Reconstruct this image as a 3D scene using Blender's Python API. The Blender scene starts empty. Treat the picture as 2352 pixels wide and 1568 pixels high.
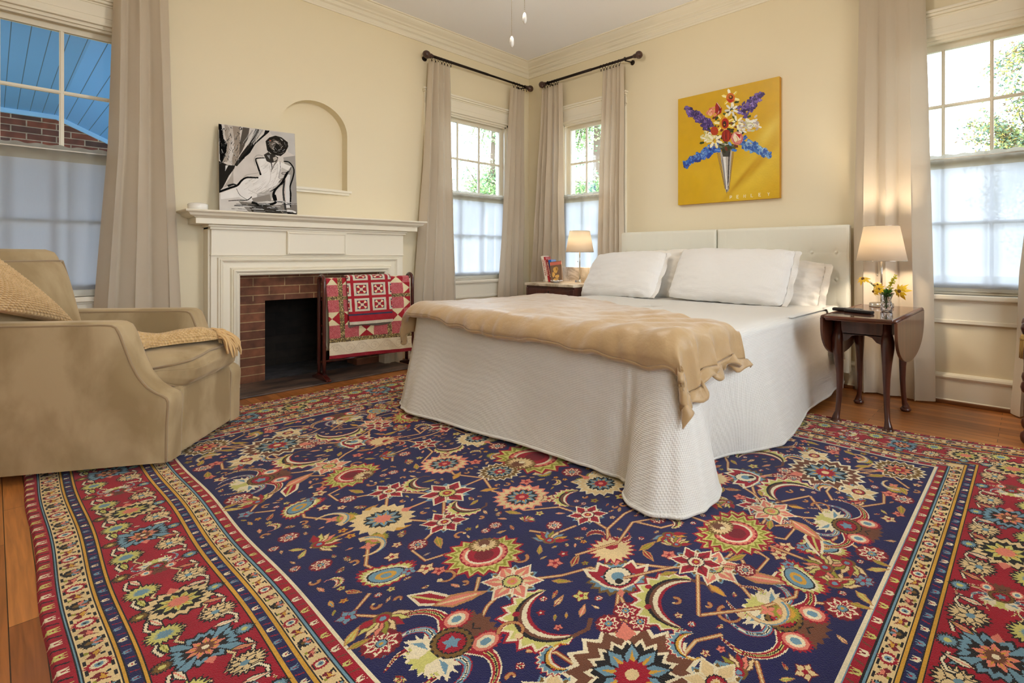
import bpy, bmesh, math, random
import numpy as np
from mathutils import Vector, Matrix, noise
R = math.radians
COL = bpy.context.scene.collection
SC = bpy.context.scene

# ---------------------------------------------------------------- materials
def lin(c):
    out = []
    for v in c[:3]:
        v = v / 255.0
        out.append(v / 12.92 if v <= 0.04045 else ((v + 0.055) / 1.055) ** 2.4)
    return (*out, 1.0)

def nodes(name):
    m = bpy.data.materials.new(name); m.use_nodes = True
    nt = m.node_tree
    return m, nt, nt.nodes['Principled BSDF']

def mat(name, rgb, rough=0.6, metal=0.0, bump=None, var=None, sheen=0.0, spec=None, coat=0.0, stretch=None, trans=0.0, alpha=None):
    """bump=(scale,strength[,detail]); var=(rgb2,scale[,lo,hi])"""
    m, nt, b = nodes(name); N, L = nt.nodes, nt.links
    b.inputs['Base Color'].default_value = lin(rgb)
    b.inputs['Roughness'].default_value = rough
    b.inputs['Metallic'].default_value = metal
    b.inputs['Sheen Weight'].default_value = sheen
    b.inputs['Coat Weight'].default_value = coat
    b.inputs['Transmission Weight'].default_value = trans
    if spec is not None: b.inputs['Specular IOR Level'].default_value = spec
    tc = N.new('ShaderNodeTexCoord'); mp = N.new('ShaderNodeMapping')
    L.new(tc.outputs['Object'], mp.inputs['Vector'])
    if stretch: mp.inputs['Scale'].default_value = stretch
    if var:
        no = N.new('ShaderNodeTexNoise'); no.inputs['Scale'].default_value = var[1]; no.inputs['Detail'].default_value = 5
        L.new(mp.outputs[0], no.inputs['Vector'])
        rp = N.new('ShaderNodeValToRGB')
        rp.color_ramp.elements[0].position = var[2] if len(var) > 2 else 0.35
        rp.color_ramp.elements[1].position = var[3] if len(var) > 3 else 0.65
        rp.color_ramp.elements[0].color = lin(rgb); rp.color_ramp.elements[1].color = lin(var[0])
        L.new(no.outputs['Fac'], rp.inputs['Fac']); L.new(rp.outputs[0], b.inputs['Base Color'])
    if bump:
        n2 = N.new('ShaderNodeTexNoise'); n2.inputs['Scale'].default_value = bump[0]
        n2.inputs['Detail'].default_value = bump[2] if len(bump) > 2 else 4
        L.new(mp.outputs[0], n2.inputs['Vector'])
        bp = N.new('ShaderNodeBump'); bp.inputs['Strength'].default_value = bump[1]; bp.inputs['Distance'].default_value = 0.01
        L.new(n2.outputs['Fac'], bp.inputs['Height']); L.new(bp.outputs[0], b.inputs['Normal'])
    return m

def attr_mat(name, rough=0.8, sheen=0.0, bump=None, coat=0.0, spec=None):
    m, nt, b = nodes(name); N, L = nt.nodes, nt.links
    a = N.new('ShaderNodeAttribute'); a.attribute_name = 'Col'
    L.new(a.outputs['Color'], b.inputs['Base Color'])
    b.inputs['Roughness'].default_value = rough; b.inputs['Sheen Weight'].default_value = sheen
    b.inputs['Coat Weight'].default_value = coat
    if spec is not None: b.inputs['Specular IOR Level'].default_value = spec
    if bump:
        tc = N.new('ShaderNodeTexCoord'); n2 = N.new('ShaderNodeTexNoise'); n2.inputs['Scale'].default_value = bump[0]
        L.new(tc.outputs['Object'], n2.inputs['Vector'])
        bp = N.new('ShaderNodeBump'); bp.inputs['Strength'].default_value = bump[1]; bp.inputs['Distance'].default_value = 0.01
        L.new(n2.outputs['Fac'], bp.inputs['Height']); L.new(bp.outputs[0], b.inputs['Normal'])
    return m

def fabric(name, rgb, weave=900, strength=0.25, rough=0.9, sheen=0.3, fold=None, translucent=0.0):
    m, nt, b = nodes(name); N, L = nt.nodes, nt.links
    b.inputs['Base Color'].default_value = lin(rgb); b.inputs['Roughness'].default_value = rough
    b.inputs['Sheen Weight'].default_value = sheen; b.inputs['Specular IOR Level'].default_value = 0.2
    tc = N.new('ShaderNodeTexCoord')
    w1 = N.new('ShaderNodeTexWave'); w1.inputs['Scale'].default_value = weave / 6.28; w1.bands_direction = 'Z'
    w2 = N.new('ShaderNodeTexWave'); w2.inputs['Scale'].default_value = weave / 6.28; w2.bands_direction = 'DIAGONAL'
    L.new(tc.outputs['Object'], w1.inputs['Vector']); L.new(tc.outputs['Object'], w2.inputs['Vector'])
    ad = N.new('ShaderNodeMath'); ad.operation = 'ADD'
    L.new(w1.outputs['Fac'], ad.inputs[0]); L.new(w2.outputs['Fac'], ad.inputs[1])
    bp = N.new('ShaderNodeBump'); bp.inputs['Strength'].default_value = strength; bp.inputs['Distance'].default_value = 0.001
    L.new(ad.outputs[0], bp.inputs['Height'])
    last = bp
    if fold:
        n2 = N.new('ShaderNodeTexNoise'); n2.inputs['Scale'].default_value = fold[0]; n2.inputs['Detail'].default_value = 3
        L.new(tc.outputs['Object'], n2.inputs['Vector'])
        b2 = N.new('ShaderNodeBump'); b2.inputs['Strength'].default_value = fold[1]; b2.inputs['Distance'].default_value = 0.02
        L.new(n2.outputs['Fac'], b2.inputs['Height']); L.new(bp.outputs[0], b2.inputs['Normal']); last = b2
    L.new(last.outputs[0], b.inputs['Normal'])
    if translucent:
        t = N.new('ShaderNodeBsdfTranslucent'); t.inputs['Color'].default_value = lin(rgb)
        mx = N.new('ShaderNodeMixShader'); mx.inputs[0].default_value = translucent
        L.new(b.outputs[0], mx.inputs[1]); L.new(t.outputs[0], mx.inputs[2])
        L.new(mx.outputs[0], N['Material Output'].inputs['Surface'])
    return m

# ---------------------------------------------------------------- objects
def tag(o, label=None, cat=None, group=None, kind=None):
    if label: o['label'] = label
    if cat: o['category'] = cat
    if group: o['group'] = group
    if kind: o['kind'] = kind
    return o

def empty(name, loc=(0, 0, 0), rz=0.0, label=None, cat=None, group=None, kind=None):
    o = bpy.data.objects.new(name, None); COL.objects.link(o)
    o.location = loc; o.rotation_euler = (0, 0, rz); o.empty_display_size = 0.05
    return tag(o, label, cat, group, kind)

def put(name, me, m=None, parent=None, label=None, cat=None, group=None, kind=None, smooth=None, loc=None):
    o = bpy.data.objects.new(name, me); COL.objects.link(o)
    if m is not None:
        for mm in (m if isinstance(m, (list, tuple)) else [m]): me.materials.append(mm)
    if parent is not None: o.parent = parent
    if loc is not None: o.location = loc
    if smooth is not None:
        try: me.shade_smooth() if smooth else me.shade_flat()
        except Exception: pass
    return tag(o, label, cat, group, kind)

class MB:
    """collects shapes; build() links them as ONE mesh object"""
    def __init__(s): s.bm = bmesh.new(); s.sm = []
    def box(s, x0, x1, y0, y1, z0, z1, bev=0.0, M=None, seg=2, mi=0):
        t = bmesh.new(); bmesh.ops.create_cube(t, size=1)
        for v in t.verts:
            v.co = Vector(((x0 + x1) / 2 + v.co.x * (x1 - x0), (y0 + y1) / 2 + v.co.y * (y1 - y0), (z0 + z1) / 2 + v.co.z * (z1 - z0)))
        if bev > 0:
            bmesh.ops.bevel(t, geom=list(t.edges), offset=bev, segments=seg, affect='EDGES', profile=0.5)
        s.add(t, M, mi); return s
    def add(s, t, M=None, mi=0, smooth=False):
        if M is not None: t.transform(M)
        for f in t.faces: f.material_index = mi; f.smooth = smooth
        me = bpy.data.meshes.new('tmp'); t.to_mesh(me); t.free(); s.bm.from_mesh(me); bpy.data.meshes.remove(me); return s
    def lathe(s, prof, c=(0, 0, 0), n=24, M=None, mi=0, cap=True, axis='z', smooth=True):
        t = bmesh.new(); rings = []
        for (r, z) in prof:
            rings.append([t.verts.new((r * math.cos(2 * math.pi * i / n), r * math.sin(2 * math.pi * i / n), z)) for i in range(n)])
        for a, b in zip(rings, rings[1:]):
            for i in range(n):
                j = (i + 1) % n; t.faces.new((a[i], a[j], b[j], b[i]))
        if cap:
            if prof[0][0] > 1e-5: t.faces.new(list(reversed(rings[0])))
            if prof[-1][0] > 1e-5: t.faces.new(rings[-1])
        bmesh.ops.remove_doubles(t, verts=t.verts, dist=1e-6)
        if axis == 'x': t.transform(Matrix.Rotation(R(90), 4, 'Y'))
        if axis == 'y': t.transform(Matrix.Rotation(R(-90), 4, 'X'))
        t.transform(Matrix.Translation(c)); s.add(t, M, mi, smooth); return s
    def tube(s, pts, r, n=8, mi=0, cap=True, M=None, flat=1.0, closed=False):
        pts = [Vector(p) for p in pts]; t = bmesh.new(); rings = []
        rr = r if isinstance(r, (list, tuple)) else [r] * len(pts)
        prev = None
        for i, p in enumerate(pts):
            if closed: d = pts[(i + 1) % len(pts)] - pts[i - 1]
            else: d = pts[min(i + 1, len(pts) - 1)] - pts[max(i - 1, 0)]
            if d.length < 1e-9: d = Vector((0, 0, 1))
            d.normalize()
            if prev is None:
                up = Vector((0, 0, 1)) if abs(d.z) < 0.9 else Vector((0, 1, 0))
                a = d.cross(up).normalized()
            else:
                a = (prev - d * prev.dot(d)).normalized()
            prev = a; b = d.cross(a)
            rings.append([t.verts.new(p + (a * math.cos(2 * math.pi * k / n) + b * flat * math.sin(2 * math.pi * k / n)) * rr[i]) for k in range(n)])
        prs = list(zip(rings, rings[1:])) + ([(rings[-1], rings[0])] if closed else [])
        for A, B in prs:
            for k in range(n):
                j = (k + 1) % n; t.faces.new((A[k], A[j], B[j], B[k]))
        if cap and not closed:
            t.faces.new(list(reversed(rings[0]))); t.faces.new(rings[-1])
        s.add(t, M, mi, True); return s
    def prism(s, poly, h0, h1, plane='xy', mi=0, M=None, bev=0.0, smooth=False):
        """poly extruded h0..h1 along the axis normal to plane"""
        t = bmesh.new()
        def P(a, b, h):
            return {'xy': (a, b, h), 'xz': (a, h, b), 'yz': (h, a, b)}[plane]
        A = [t.verts.new(P(a, b, h0)) for a, b in poly]; B = [t.verts.new(P(a, b, h1)) for a, b in poly]
        t.faces.new(A); t.faces.new(list(reversed(B)))
        n = len(poly)
        for i in range(n):
            j = (i + 1) % n; t.faces.new((A[j], A[i], B[i], B[j]))
        bmesh.ops.recalc_face_normals(t, faces=t.faces)
        if bev: bmesh.ops.bevel(t, geom=list(t.edges), offset=bev, segments=2, affect='EDGES', profile=0.5)
        s.add(t, M, mi, smooth); return s
    def grid(s, f, nu, nv, mi=0, M=None, smooth=True, closeu=False):
        t = bmesh.new()
        V = [[t.verts.new(f(i / (nu if closeu else nu - 1), j / (nv - 1))) for j in range(nv)] for i in range(nu)]
        for i in range(nu if closeu else nu - 1):
            for j in range(nv - 1):
                a = (i + 1) % nu; t.faces.new((V[i][j], V[a][j], V[a][j + 1], V[i][j + 1]))
        s.add(t, M, mi, smooth); return s
    def faces(s, polys, mi=0, smooth=False):
        t = bmesh.new()
        for p in polys: t.faces.new([t.verts.new(q) for q in p])
        s.add(t, None, mi, smooth); return s
    def build(s, name, m=None, parent=None, label=None, cat=None, group=None, kind=None, loc=None, wn=False):
        me = bpy.data.meshes.new(name); s.bm.to_mesh(me); s.bm.free()
        o = put(name, me, m, parent, label, cat, group, kind, loc=loc)
        return o

def solidify(o, t, off=0.0):
    md = o.modifiers.new('solid', 'SOLIDIFY'); md.thickness = t; md.offset = off; return o
def subsurf(o, n=1):
    md = o.modifiers.new('sub', 'SUBSURF'); md.levels = n; md.render_levels = n; return o

def nz(x, y=0.0, z=0.0, s=1.0):
    return noise.noise(Vector((x * s, y * s, z * s)))
def sst(a, b, x):
    t = max(0.0, min(1.0, (x - a) / (b - a))); return t * t * (3 - 2 * t)
def lerp(a, b, t): return a + (b - a) * t
def interp(xs, ys, x):
    return float(np.interp(x, xs, ys))
# ---------------------------------------------------------------- camera
CH = 0.954
cam_d = bpy.data.cameras.new('camera'); cam = bpy.data.objects.new('camera', cam_d); COL.objects.link(cam)
cam.location = (4.541, -3.903, CH); cam.rotation_euler = (R(90), 0, R(38.89))
cam_d.sensor_width = 36.0; cam_d.sensor_fit = 'HORIZONTAL'; cam_d.lens = 36.0 * 1169.0 / 2352.0
cam_d.shift_x = -(1430.0 - 1176.0) / 2352.0; cam_d.shift_y = -(784.0 - 586.0) / 2352.0
cam_d.clip_start = 0.05; cam_d.clip_end = 200
SC.camera = cam

# ---------------------------------------------------------------- shell
WALLC = (237, 225, 195)
M_wall = mat('wall_paint', WALLC, 0.75, bump=(140, 0.04), spec=0.3)
M_trim = mat('trim_paint', (240, 233, 214), 0.38, spec=0.45)
M_ceil = mat('ceiling_paint', (246, 247, 252), 0.85, bump=(90, 0.03), spec=0.2)

def floor_mat():
    m, nt, b = nodes('oak_boards'); N, L = nt.nodes, nt.links
    tc = N.new('ShaderNodeTexCoord')
    br = N.new('ShaderNodeTexBrick'); br.inputs['Scale'].default_value = 1.0
    br.inputs['Brick Width'].default_value = 0.95; br.inputs['Row Height'].default_value = 0.057
    br.inputs['Mortar Size'].default_value = 0.0012; br.inputs['Mortar Smooth'].default_value = 0.2
    br.offset = 0.37; br.offset_frequency = 2
    br.inputs['Color1'].default_value = lin((196, 126, 66)); br.inputs['Color2'].default_value = lin((150, 88, 42)); br.inputs['Mortar'].default_value = lin((48, 26, 12))
    L.new(tc.outputs['Object'], br.inputs['Vector'])
    mp = N.new('ShaderNodeMapping'); mp.inputs['Scale'].default_value = (3, 60, 1); L.new(tc.outputs['Object'], mp.inputs['Vector'])
    no = N.new('ShaderNodeTexNoise'); no.inputs['Scale'].default_value = 1.5; no.inputs['Detail'].default_value = 6; no.inputs['Distortion'].default_value = 0.6
    L.new(mp.outputs[0], no.inputs['Vector'])
    mr = N.new('ShaderNodeMapRange'); mr.inputs['From Min'].default_value = 0.3; mr.inputs['From Max'].default_value = 0.7; mr.inputs['To Min'].default_value = 0.72; mr.inputs['To Max'].default_value = 1.15
    L.new(no.outputs['Fac'], mr.inputs['Value'])
    mx = N.new('ShaderNodeVectorMath'); mx.operation = 'SCALE'
    L.new(br.outputs['Color'], mx.inputs[0]); L.new(mr.outputs[0], mx.inputs['Scale']); L.new(mx.outputs[0], b.inputs['Base Color'])
    b.inputs['Roughness'].default_value = 0.32; b.inputs['Coat Weight'].default_value = 0.15
    bp = N.new('ShaderNodeBump'); bp.inputs['Strength'].default_value = 0.5; bp.inputs['Distance'].default_value = 0.002; bp.invert = True
    L.new(br.outputs['Fac'], bp.inputs['Height']); L.new(bp.outputs[0], b.inputs['Normal'])
    return m
M_floor = floor_mat()
RX, RY = 5.75, -5.6          # extents of the room
CZ = 3.14
MB().box(-0.2, RX + .2, RY - .2, 0.2, -0.12, 0.0).build('floor', M_floor, kind='structure')
MB().box(-0.2, RX + .2, RY - .2, 0.2, CZ, CZ + .12).build('ceiling', M_ceil, kind='structure')

def wall_panels(mb, plane, a0, a1, z0, z1, t0, t1, holes):
    """rectangular wall with rectangular holes: split in columns"""
    xs = sorted(set([a0, a1] + [h[0] for h in holes] + [h[1] for h in holes]))
    for u0, u1 in zip(xs, xs[1:]):
        mid = (u0 + u1) / 2; segs = [(z0, z1)]
        for (h0, h1, hz0, hz1) in holes:
            if h0 <= mid <= h1:
                new = []
                for s0, s1 in segs:
                    if hz0 > s0: new.append((s0, min(hz0, s1)))
                    if hz1 < s1: new.append((max(hz1, s0), s1))
                segs = [q for q in new if q[1] - q[0] > 1e-4]
        for s0, s1 in segs:
            if plane == 'x': mb.box(t0, t1, u0, u1, s0, s1)
            else: mb.box(u0, u1, t0, t1, s0, s1)
WZ0, WZ1 = 0.70, 2.39
# openings: (start, end) along the wall
WL1 = (-4.19, -3.325); WL2 = (-1.20, -0.294); WR1 = (0.53, 1.343); WR2 = (3.75, 4.66)
NC, NR, NZ0, NSP = -2.253, 0.249, 1.475, 1.958
FB0, FB1, FBZ = -2.79, -1.75, 0.815        # fireplace masonry opening
wl = MB()
wall_panels(wl, 'x', RY, 0.2, 0, CZ, -0.2, 0.0, [(*WL1, WZ0, WZ1), (*WL2, WZ0, WZ1), (NC - NR, NC + NR, NZ0, NSP + NR), (FB0, FB1, 0, FBZ)])
# arched niche: spandrels, back panel
arc = [(NC + NR * math.cos(a), NSP + NR * math.sin(a)) for a in [math.pi * i / 24 for i in range(25)]]
for i in range(24):
    (y0, z0), (y1, z1) = arc[i], arc[i + 1]
    wl.prism([(y0, z0), (y0, NSP + NR), (y1, NSP + NR), (y1, z1)], -0.2, 0.0, 'yz')
wl.box(-0.2, -0.10, NC - NR - .01, NC + NR + .01, NZ0 - .01, NSP + NR + .01)
wl.build('wall_left', M_wall, kind='structure')
wr = MB(); wall_panels(wr, 'y', -0.2, RX + .2, 0, CZ, 0.0, 0.2, [(*WR1, WZ0, WZ1), (*WR2, WZ0, WZ1)])
wr.build('wall_right', M_wall, kind='structure')
# unseen sides of the room, with invented windows added to let light in
wf = MB(); wall_panels(wf, 'y', -0.2, RX + .2, 0, CZ, RY - .2, RY, [])
wf.build('wall_front', M_wall, kind='structure')
wb = MB(); wall_panels(wb, 'x', RY, 0.2, 0, CZ, RX, RX + .2, [(-4.4, -3.0, .7, 2.5), (-2.0, -0.9, .7, 2.5)])
wb.build('wall_rear', M_wall, kind='structure')

# ---------------------------------------------------------------- crown moulding and baseboards
def profile_run(prof, axis, a0, a1, flip=False, mitre=None):
    """sweep profile (out, z) along a wall. mitre: start/end offsets depending on out"""
    t = bmesh.new()
    def P(o, z, a): return (o, a, z) if axis == 'y' else (a, -o, z)
    A, B = [], []
    for (o, z) in prof:
        s0 = a0 + (mitre[0] * o if mitre else 0); s1 = a1 + (mitre[1] * o if mitre else 0)
        A.append(t.verts.new(P(o, z, s0))); B.append(t.verts.new(P(o, z, s1)))
    n = len(prof)
    for i in range(n):
        j = (i + 1) % n; t.faces.new((A[i], A[j], B[j], B[i]))
    t.faces.new(A); t.faces.new(list(reversed(B))); bmesh.ops.recalc_face_normals(t, faces=t.faces)
    return t
crown = [(0, 2.985), (.012, 2.985), (.016, 2.998), (.010, 3.008), (.012, 3.030), (.030, 3.040), (.033, 3.050), (.026, 3.056),
         (.032, 3.068), (.050, 3.076), (.052, 3.084), (.060, 3.090), (.075, 3.098), (.095, 3.112), (.105, 3.122), (.108, 3.130), (.125, 3.132), (.125, 3.1405), (0, 3.1405)]
MB().add(profile_run(crown, 'y', RY, 0.0, mitre=(0, -1))).build('trim_1', M_trim, kind='structure')
MB().add(profile_run(crown, 'x', 0.0, RX, mitre=(1, 0))).build('trim_2', M_trim, kind='structure')
base = [(0, 0), (.028, 0), (.028, .018), (.020, .026), (.020, .150), (.026, .158), (.030, .168), (.026, .180), (.012, .190), (0, .192)]
MB().add(profile_run(base, 'y', RY, -3.0)).add(profile_run(base, 'y', -1.5, 0, mitre=(0, -1))).build('baseboard_left', M_trim, kind='structure')
MB().add(profile_run(base, 'x', 0.0, RX, mitre=(1, 0))).build('baseboard_right', M_trim, kind='structure')
M_shoe = mat('stained_shoe', (120, 72, 36), 0.4)
MB().box(.028, RX, -.05, -.028, 0, .022, .004).build('trim_3', M_shoe, kind='structure')
# niche ledge
lp = []
MB().prism([(NC - NR - .035 + 0 * i, 0) for i in range(0)] or [(-0.095, NC - NR + .001), (-0.095, NC + NR - .001), (0.0, NC + NR - .001), (0.0, NC + NR + .03)] + [(0.052 * math.sin(math.pi * (.12 + .76 * k / 16)), NC + NR + .03 - (2 * NR + .06) * k / 16) for k in range(17)] + [(0.0, NC - NR - .03), (0.0, NC - NR + .001)], 1.478, 1.497, 'xy') \
    .prism([(0.0, NC + NR + .012)] + [(0.036 * math.sin(math.pi * (.12 + .76 * k / 16)), NC + NR + .012 - (2 * NR + .024) * k / 16) for k in range(17)] + [(0.0, NC - NR - .012)], 1.458, 1.478, 'xy') \
    .build('trim_4', M_trim, kind='structure')

# ---------------------------------------------------------------- windows
def glass_mat():
    m, nt, b = nodes('window_glass'); N, L = nt.nodes, nt.links
    tr = N.new('ShaderNodeBsdfTransparent'); gl = N.new('ShaderNodeBsdfGlossy'); gl.inputs['Roughness'].default_value = 0.02
    fr = N.new('ShaderNodeFresnel'); fr.inputs['IOR'].default_value = 1.3
    mx = N.new('ShaderNodeMixShader'); L.new(fr.outputs[0], mx.inputs[0]); L.new(tr.outputs[0], mx.inputs[1]); L.new(gl.outputs[0], mx.inputs[2])
    L.new(mx.outputs[0], N['Material Output'].inputs['Surface']); N.remove(b)
    return m
M_glass = glass_mat()
def window(idx, wall, a0, a1, cols=3, z0=WZ0, z1=WZ1, bright=None):
    """wall: 'x' = plane x=0 (room at +x), 'y' = plane y=0 (room at -y). d>0 = into the room"""
    root = empty('window_%d' % idx, kind='structure')
    def B(mb, s0, s1, d0, d1, zz0, zz1, bev=0.0):
        if wall == 'x': mb.box(min(d0, d1), max(d0, d1), s0, s1, zz0, zz1, bev)
        elif wall == 'y': mb.box(s0, s1, min(-d0, -d1), max(-d0, -d1), zz0, zz1, bev)
        elif wall == 'X': mb.box(RX - max(d0, d1), RX - min(d0, d1), s0, s1, zz0, zz1, bev)
        else: mb.box(s0, s1, RY + min(d0, d1), RY + max(d0, d1), zz0, zz1, bev)
    c = MB(); cw = .105
    for (s0, s1) in ((a0 - cw, a0), (a1, a1 + cw)):
        B(c, s0, s1, 0, .018, z0 - .02, z1 + .001)
        if s0 < a0: B(c, s0 - .004, s0 + .02, 0, .030, z0 - .02, z1 + .02, .005); B(c, s1 - .014, s1 + .002, 0, .0235, z0, z1 + .006, .003)
        else: B(c, s1 - .02, s1 + .004, 0, .030, z0 - .02, z1 + .02, .005); B(c, s0 - .002, s0 + .014, 0, .0235, z0, z1 + .006, .003)
    B(c, a0 - cw, a1 + cw, 0, .0185, z1 - .0012, z1 + .15)
    B(c, a0 - cw + .003, a1 + cw - .003, -.0, .026, z1 - .0032, z1 + .016, .004)
    B(c, a0 - cw, a1 + cw, 0, .022, z1 + .045, z1 + .050)
    B(c, a0 - cw - .006, a1 + cw + .006, 0, .026, z1 + .118, z1 + .130, .004)
    B(c, a0 - cw - .014, a1 + cw + .014, 0, .042, z1 + .130, z1 + .148, .006)
    B(c, a0 - cw - .020, a1 + cw + .020, 0, .050, z1 + .148, z1 + .168, .006)
    c.build('window_casing', M_trim, root)
    s = MB(); B(s, a0 - cw - .02, a1 + cw + .02, -.06, .050, z0 - .032, z0, .008)
    B(s, a0 - cw, a1 + cw, 0, .016, z0 - .17, z0 - .032); B(s, a0 - cw, a1 + cw, 0, .022, z0 - .185, z0 - .160, .004); B(s, a0 - cw, a1 + cw, 0, .024, z0 - .045, z0 - .032, .004)
    s.build('window_sill', M_trim, root)
    j = MB(); B(j, a0, a0 + .022, -.2, .0, z0, z1); B(j, a1 - .022, a1, -.2, .0, z0, z1); B(j, a0, a1, -.2, 0, z1 - .022, z1); B(j, a0, a1, -.2, -.06, z0 - .02, z0 + .018)
    B(j, a0 + .022, a0 + .036, -.045, -.022, z0, z1); B(j, a1 - .036, a1 - .022, -.045, -.022, z0, z1); B(j, a0, a1, -.045, -.022, z1 - .036, z1)
    j.build('window_jamb', M_trim, root)
    g0, g1 = a0 + .022, a1 - .022; zm = 1.565 if z1 < 2.45 else 1.6
    for (nm, zz0, zz1, d) in (('upper_sash', zm - .02, z1 - .022, -.085), ('lower_sash', z0 + .018, zm + .02, -.050)):
        m = MB(); th = .034; st = .038
        B(m, g0, g0 + st, d - th, d, zz0, zz1); B(m, g1 - st, g1, d - th, d, zz0, zz1)
        B(m, g0 + st, g1 - st, d - th, d, zz1 - (.045 if nm[0] == 'u' else .034), zz1); B(m, g0 + st, g1 - st, d - th, d, zz0, zz0 + (.034 if nm[0] == 'u' else .06))
        gy0 = zz0 + (.034 if nm[0] == 'u' else .06); gy1 = zz1 - (.045 if nm[0] == 'u' else .034)
        for k in range(1, cols):
            p = lerp(g0 + st, g1 - st, k / cols); B(m, p - .010, p + .010, d - .028, d - .006, gy0, gy1); B(m, p - .005, p + .005, d - .028, d, gy0, gy1)
        zmid = (gy0 + gy1) / 2
        B(m, g0 + st, g1 - st, d - .0275, d - .0065, zmid - .010, zmid + .010); B(m, g0 + st, g1 - st, d - .0275, d - .0005, zmid - .005, zmid + .005)
        so = m.build(nm, M_trim, root)
        p = MB(); B(p, g0 + st, g1 - st, d - .0185, d - .0165, gy0, gy1); p.build('pane', M_glass, so)
    return root
window(1, 'x', *WL1); window(2, 'x', *WL2); window(3, 'y', *WR1); window(4, 'y', *WR2)
window(5, 'X', -4.4, -3.0, 4, .7, 2.5); window(6, 'X', -2.0, -.9, 3, .7, 2.5)  # invented unseen windows, put in so more light reaches the room

# ---------------------------------------------------------------- light
w = bpy.data.worlds.new('sky'); SC.world = w; w.use_nodes = True
bg = w.node_tree.nodes['Background']; bg.inputs['Color'].default_value = (0.76, 0.88, 1.0, 1); bg.inputs['Strength'].default_value = 8.5
def portal(loc, rot, sx, sy, power=None, color=(1, 1, 1), is_portal=False, name='window_daylight'):
    l = bpy.data.lights.new(name, 'AREA'); l.shape = 'RECTANGLE'; l.size = sx; l.size_y = sy
    if is_portal: l.cycles.is_portal = True
    else: l.energy = power; l.color = color
    o = bpy.data.objects.new(name, l); COL.objects.link(o); o.location = loc; o.rotation_euler = rot
    return o
zc = (WZ0 + WZ1) / 2; hh = WZ1 - WZ0
portal((-.21, sum(WL1) / 2, zc), (R(90), 0, R(-90)), .86, hh, is_portal=True)
portal((-.21, sum(WL2) / 2, zc), (R(90), 0, R(-90)), .9, hh, is_portal=True)
portal((sum(WR1) / 2, .21, zc), (R(-90), 0, 0), .81, hh, is_portal=True)
portal((sum(WR2) / 2, .21, zc), (R(-90), 0, 0), .91, hh, is_portal=True)
FILL_TINT = (1.0, 0.96, 0.91)
portal((RX + .22, -3.7, 1.6), (R(90), 0, R(90)), 1.36, 1.76, 24, FILL_TINT); portal((RX + .22, -1.45, 1.6), (R(90), 0, R(90)), 1.06, 1.76, 17, FILL_TINT)  # added fill lamps outside the invented windows, brightening the room
SC.view_settings.view_transform = 'Standard'; SC.view_settings.look = 'None'; SC.view_settings.exposure = 0.0; SC.view_settings.gamma = 1.0
SC.view_settings.use_curve_mapping = False
SC.cycles.use_denoising = True
SC.cycles.max_bounces = 8; SC.cycles.diffuse_bounces = 5; SC.cycles.glossy_bounces = 3; SC.cycles.transmission_bounces = 6; SC.cycles.transparent_max_bounces = 12
SC.cycles.sample_clamp_indirect = 6.0; SC.cycles.caustics_reflective = False; SC.cycles.caustics_refractive = False
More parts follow.
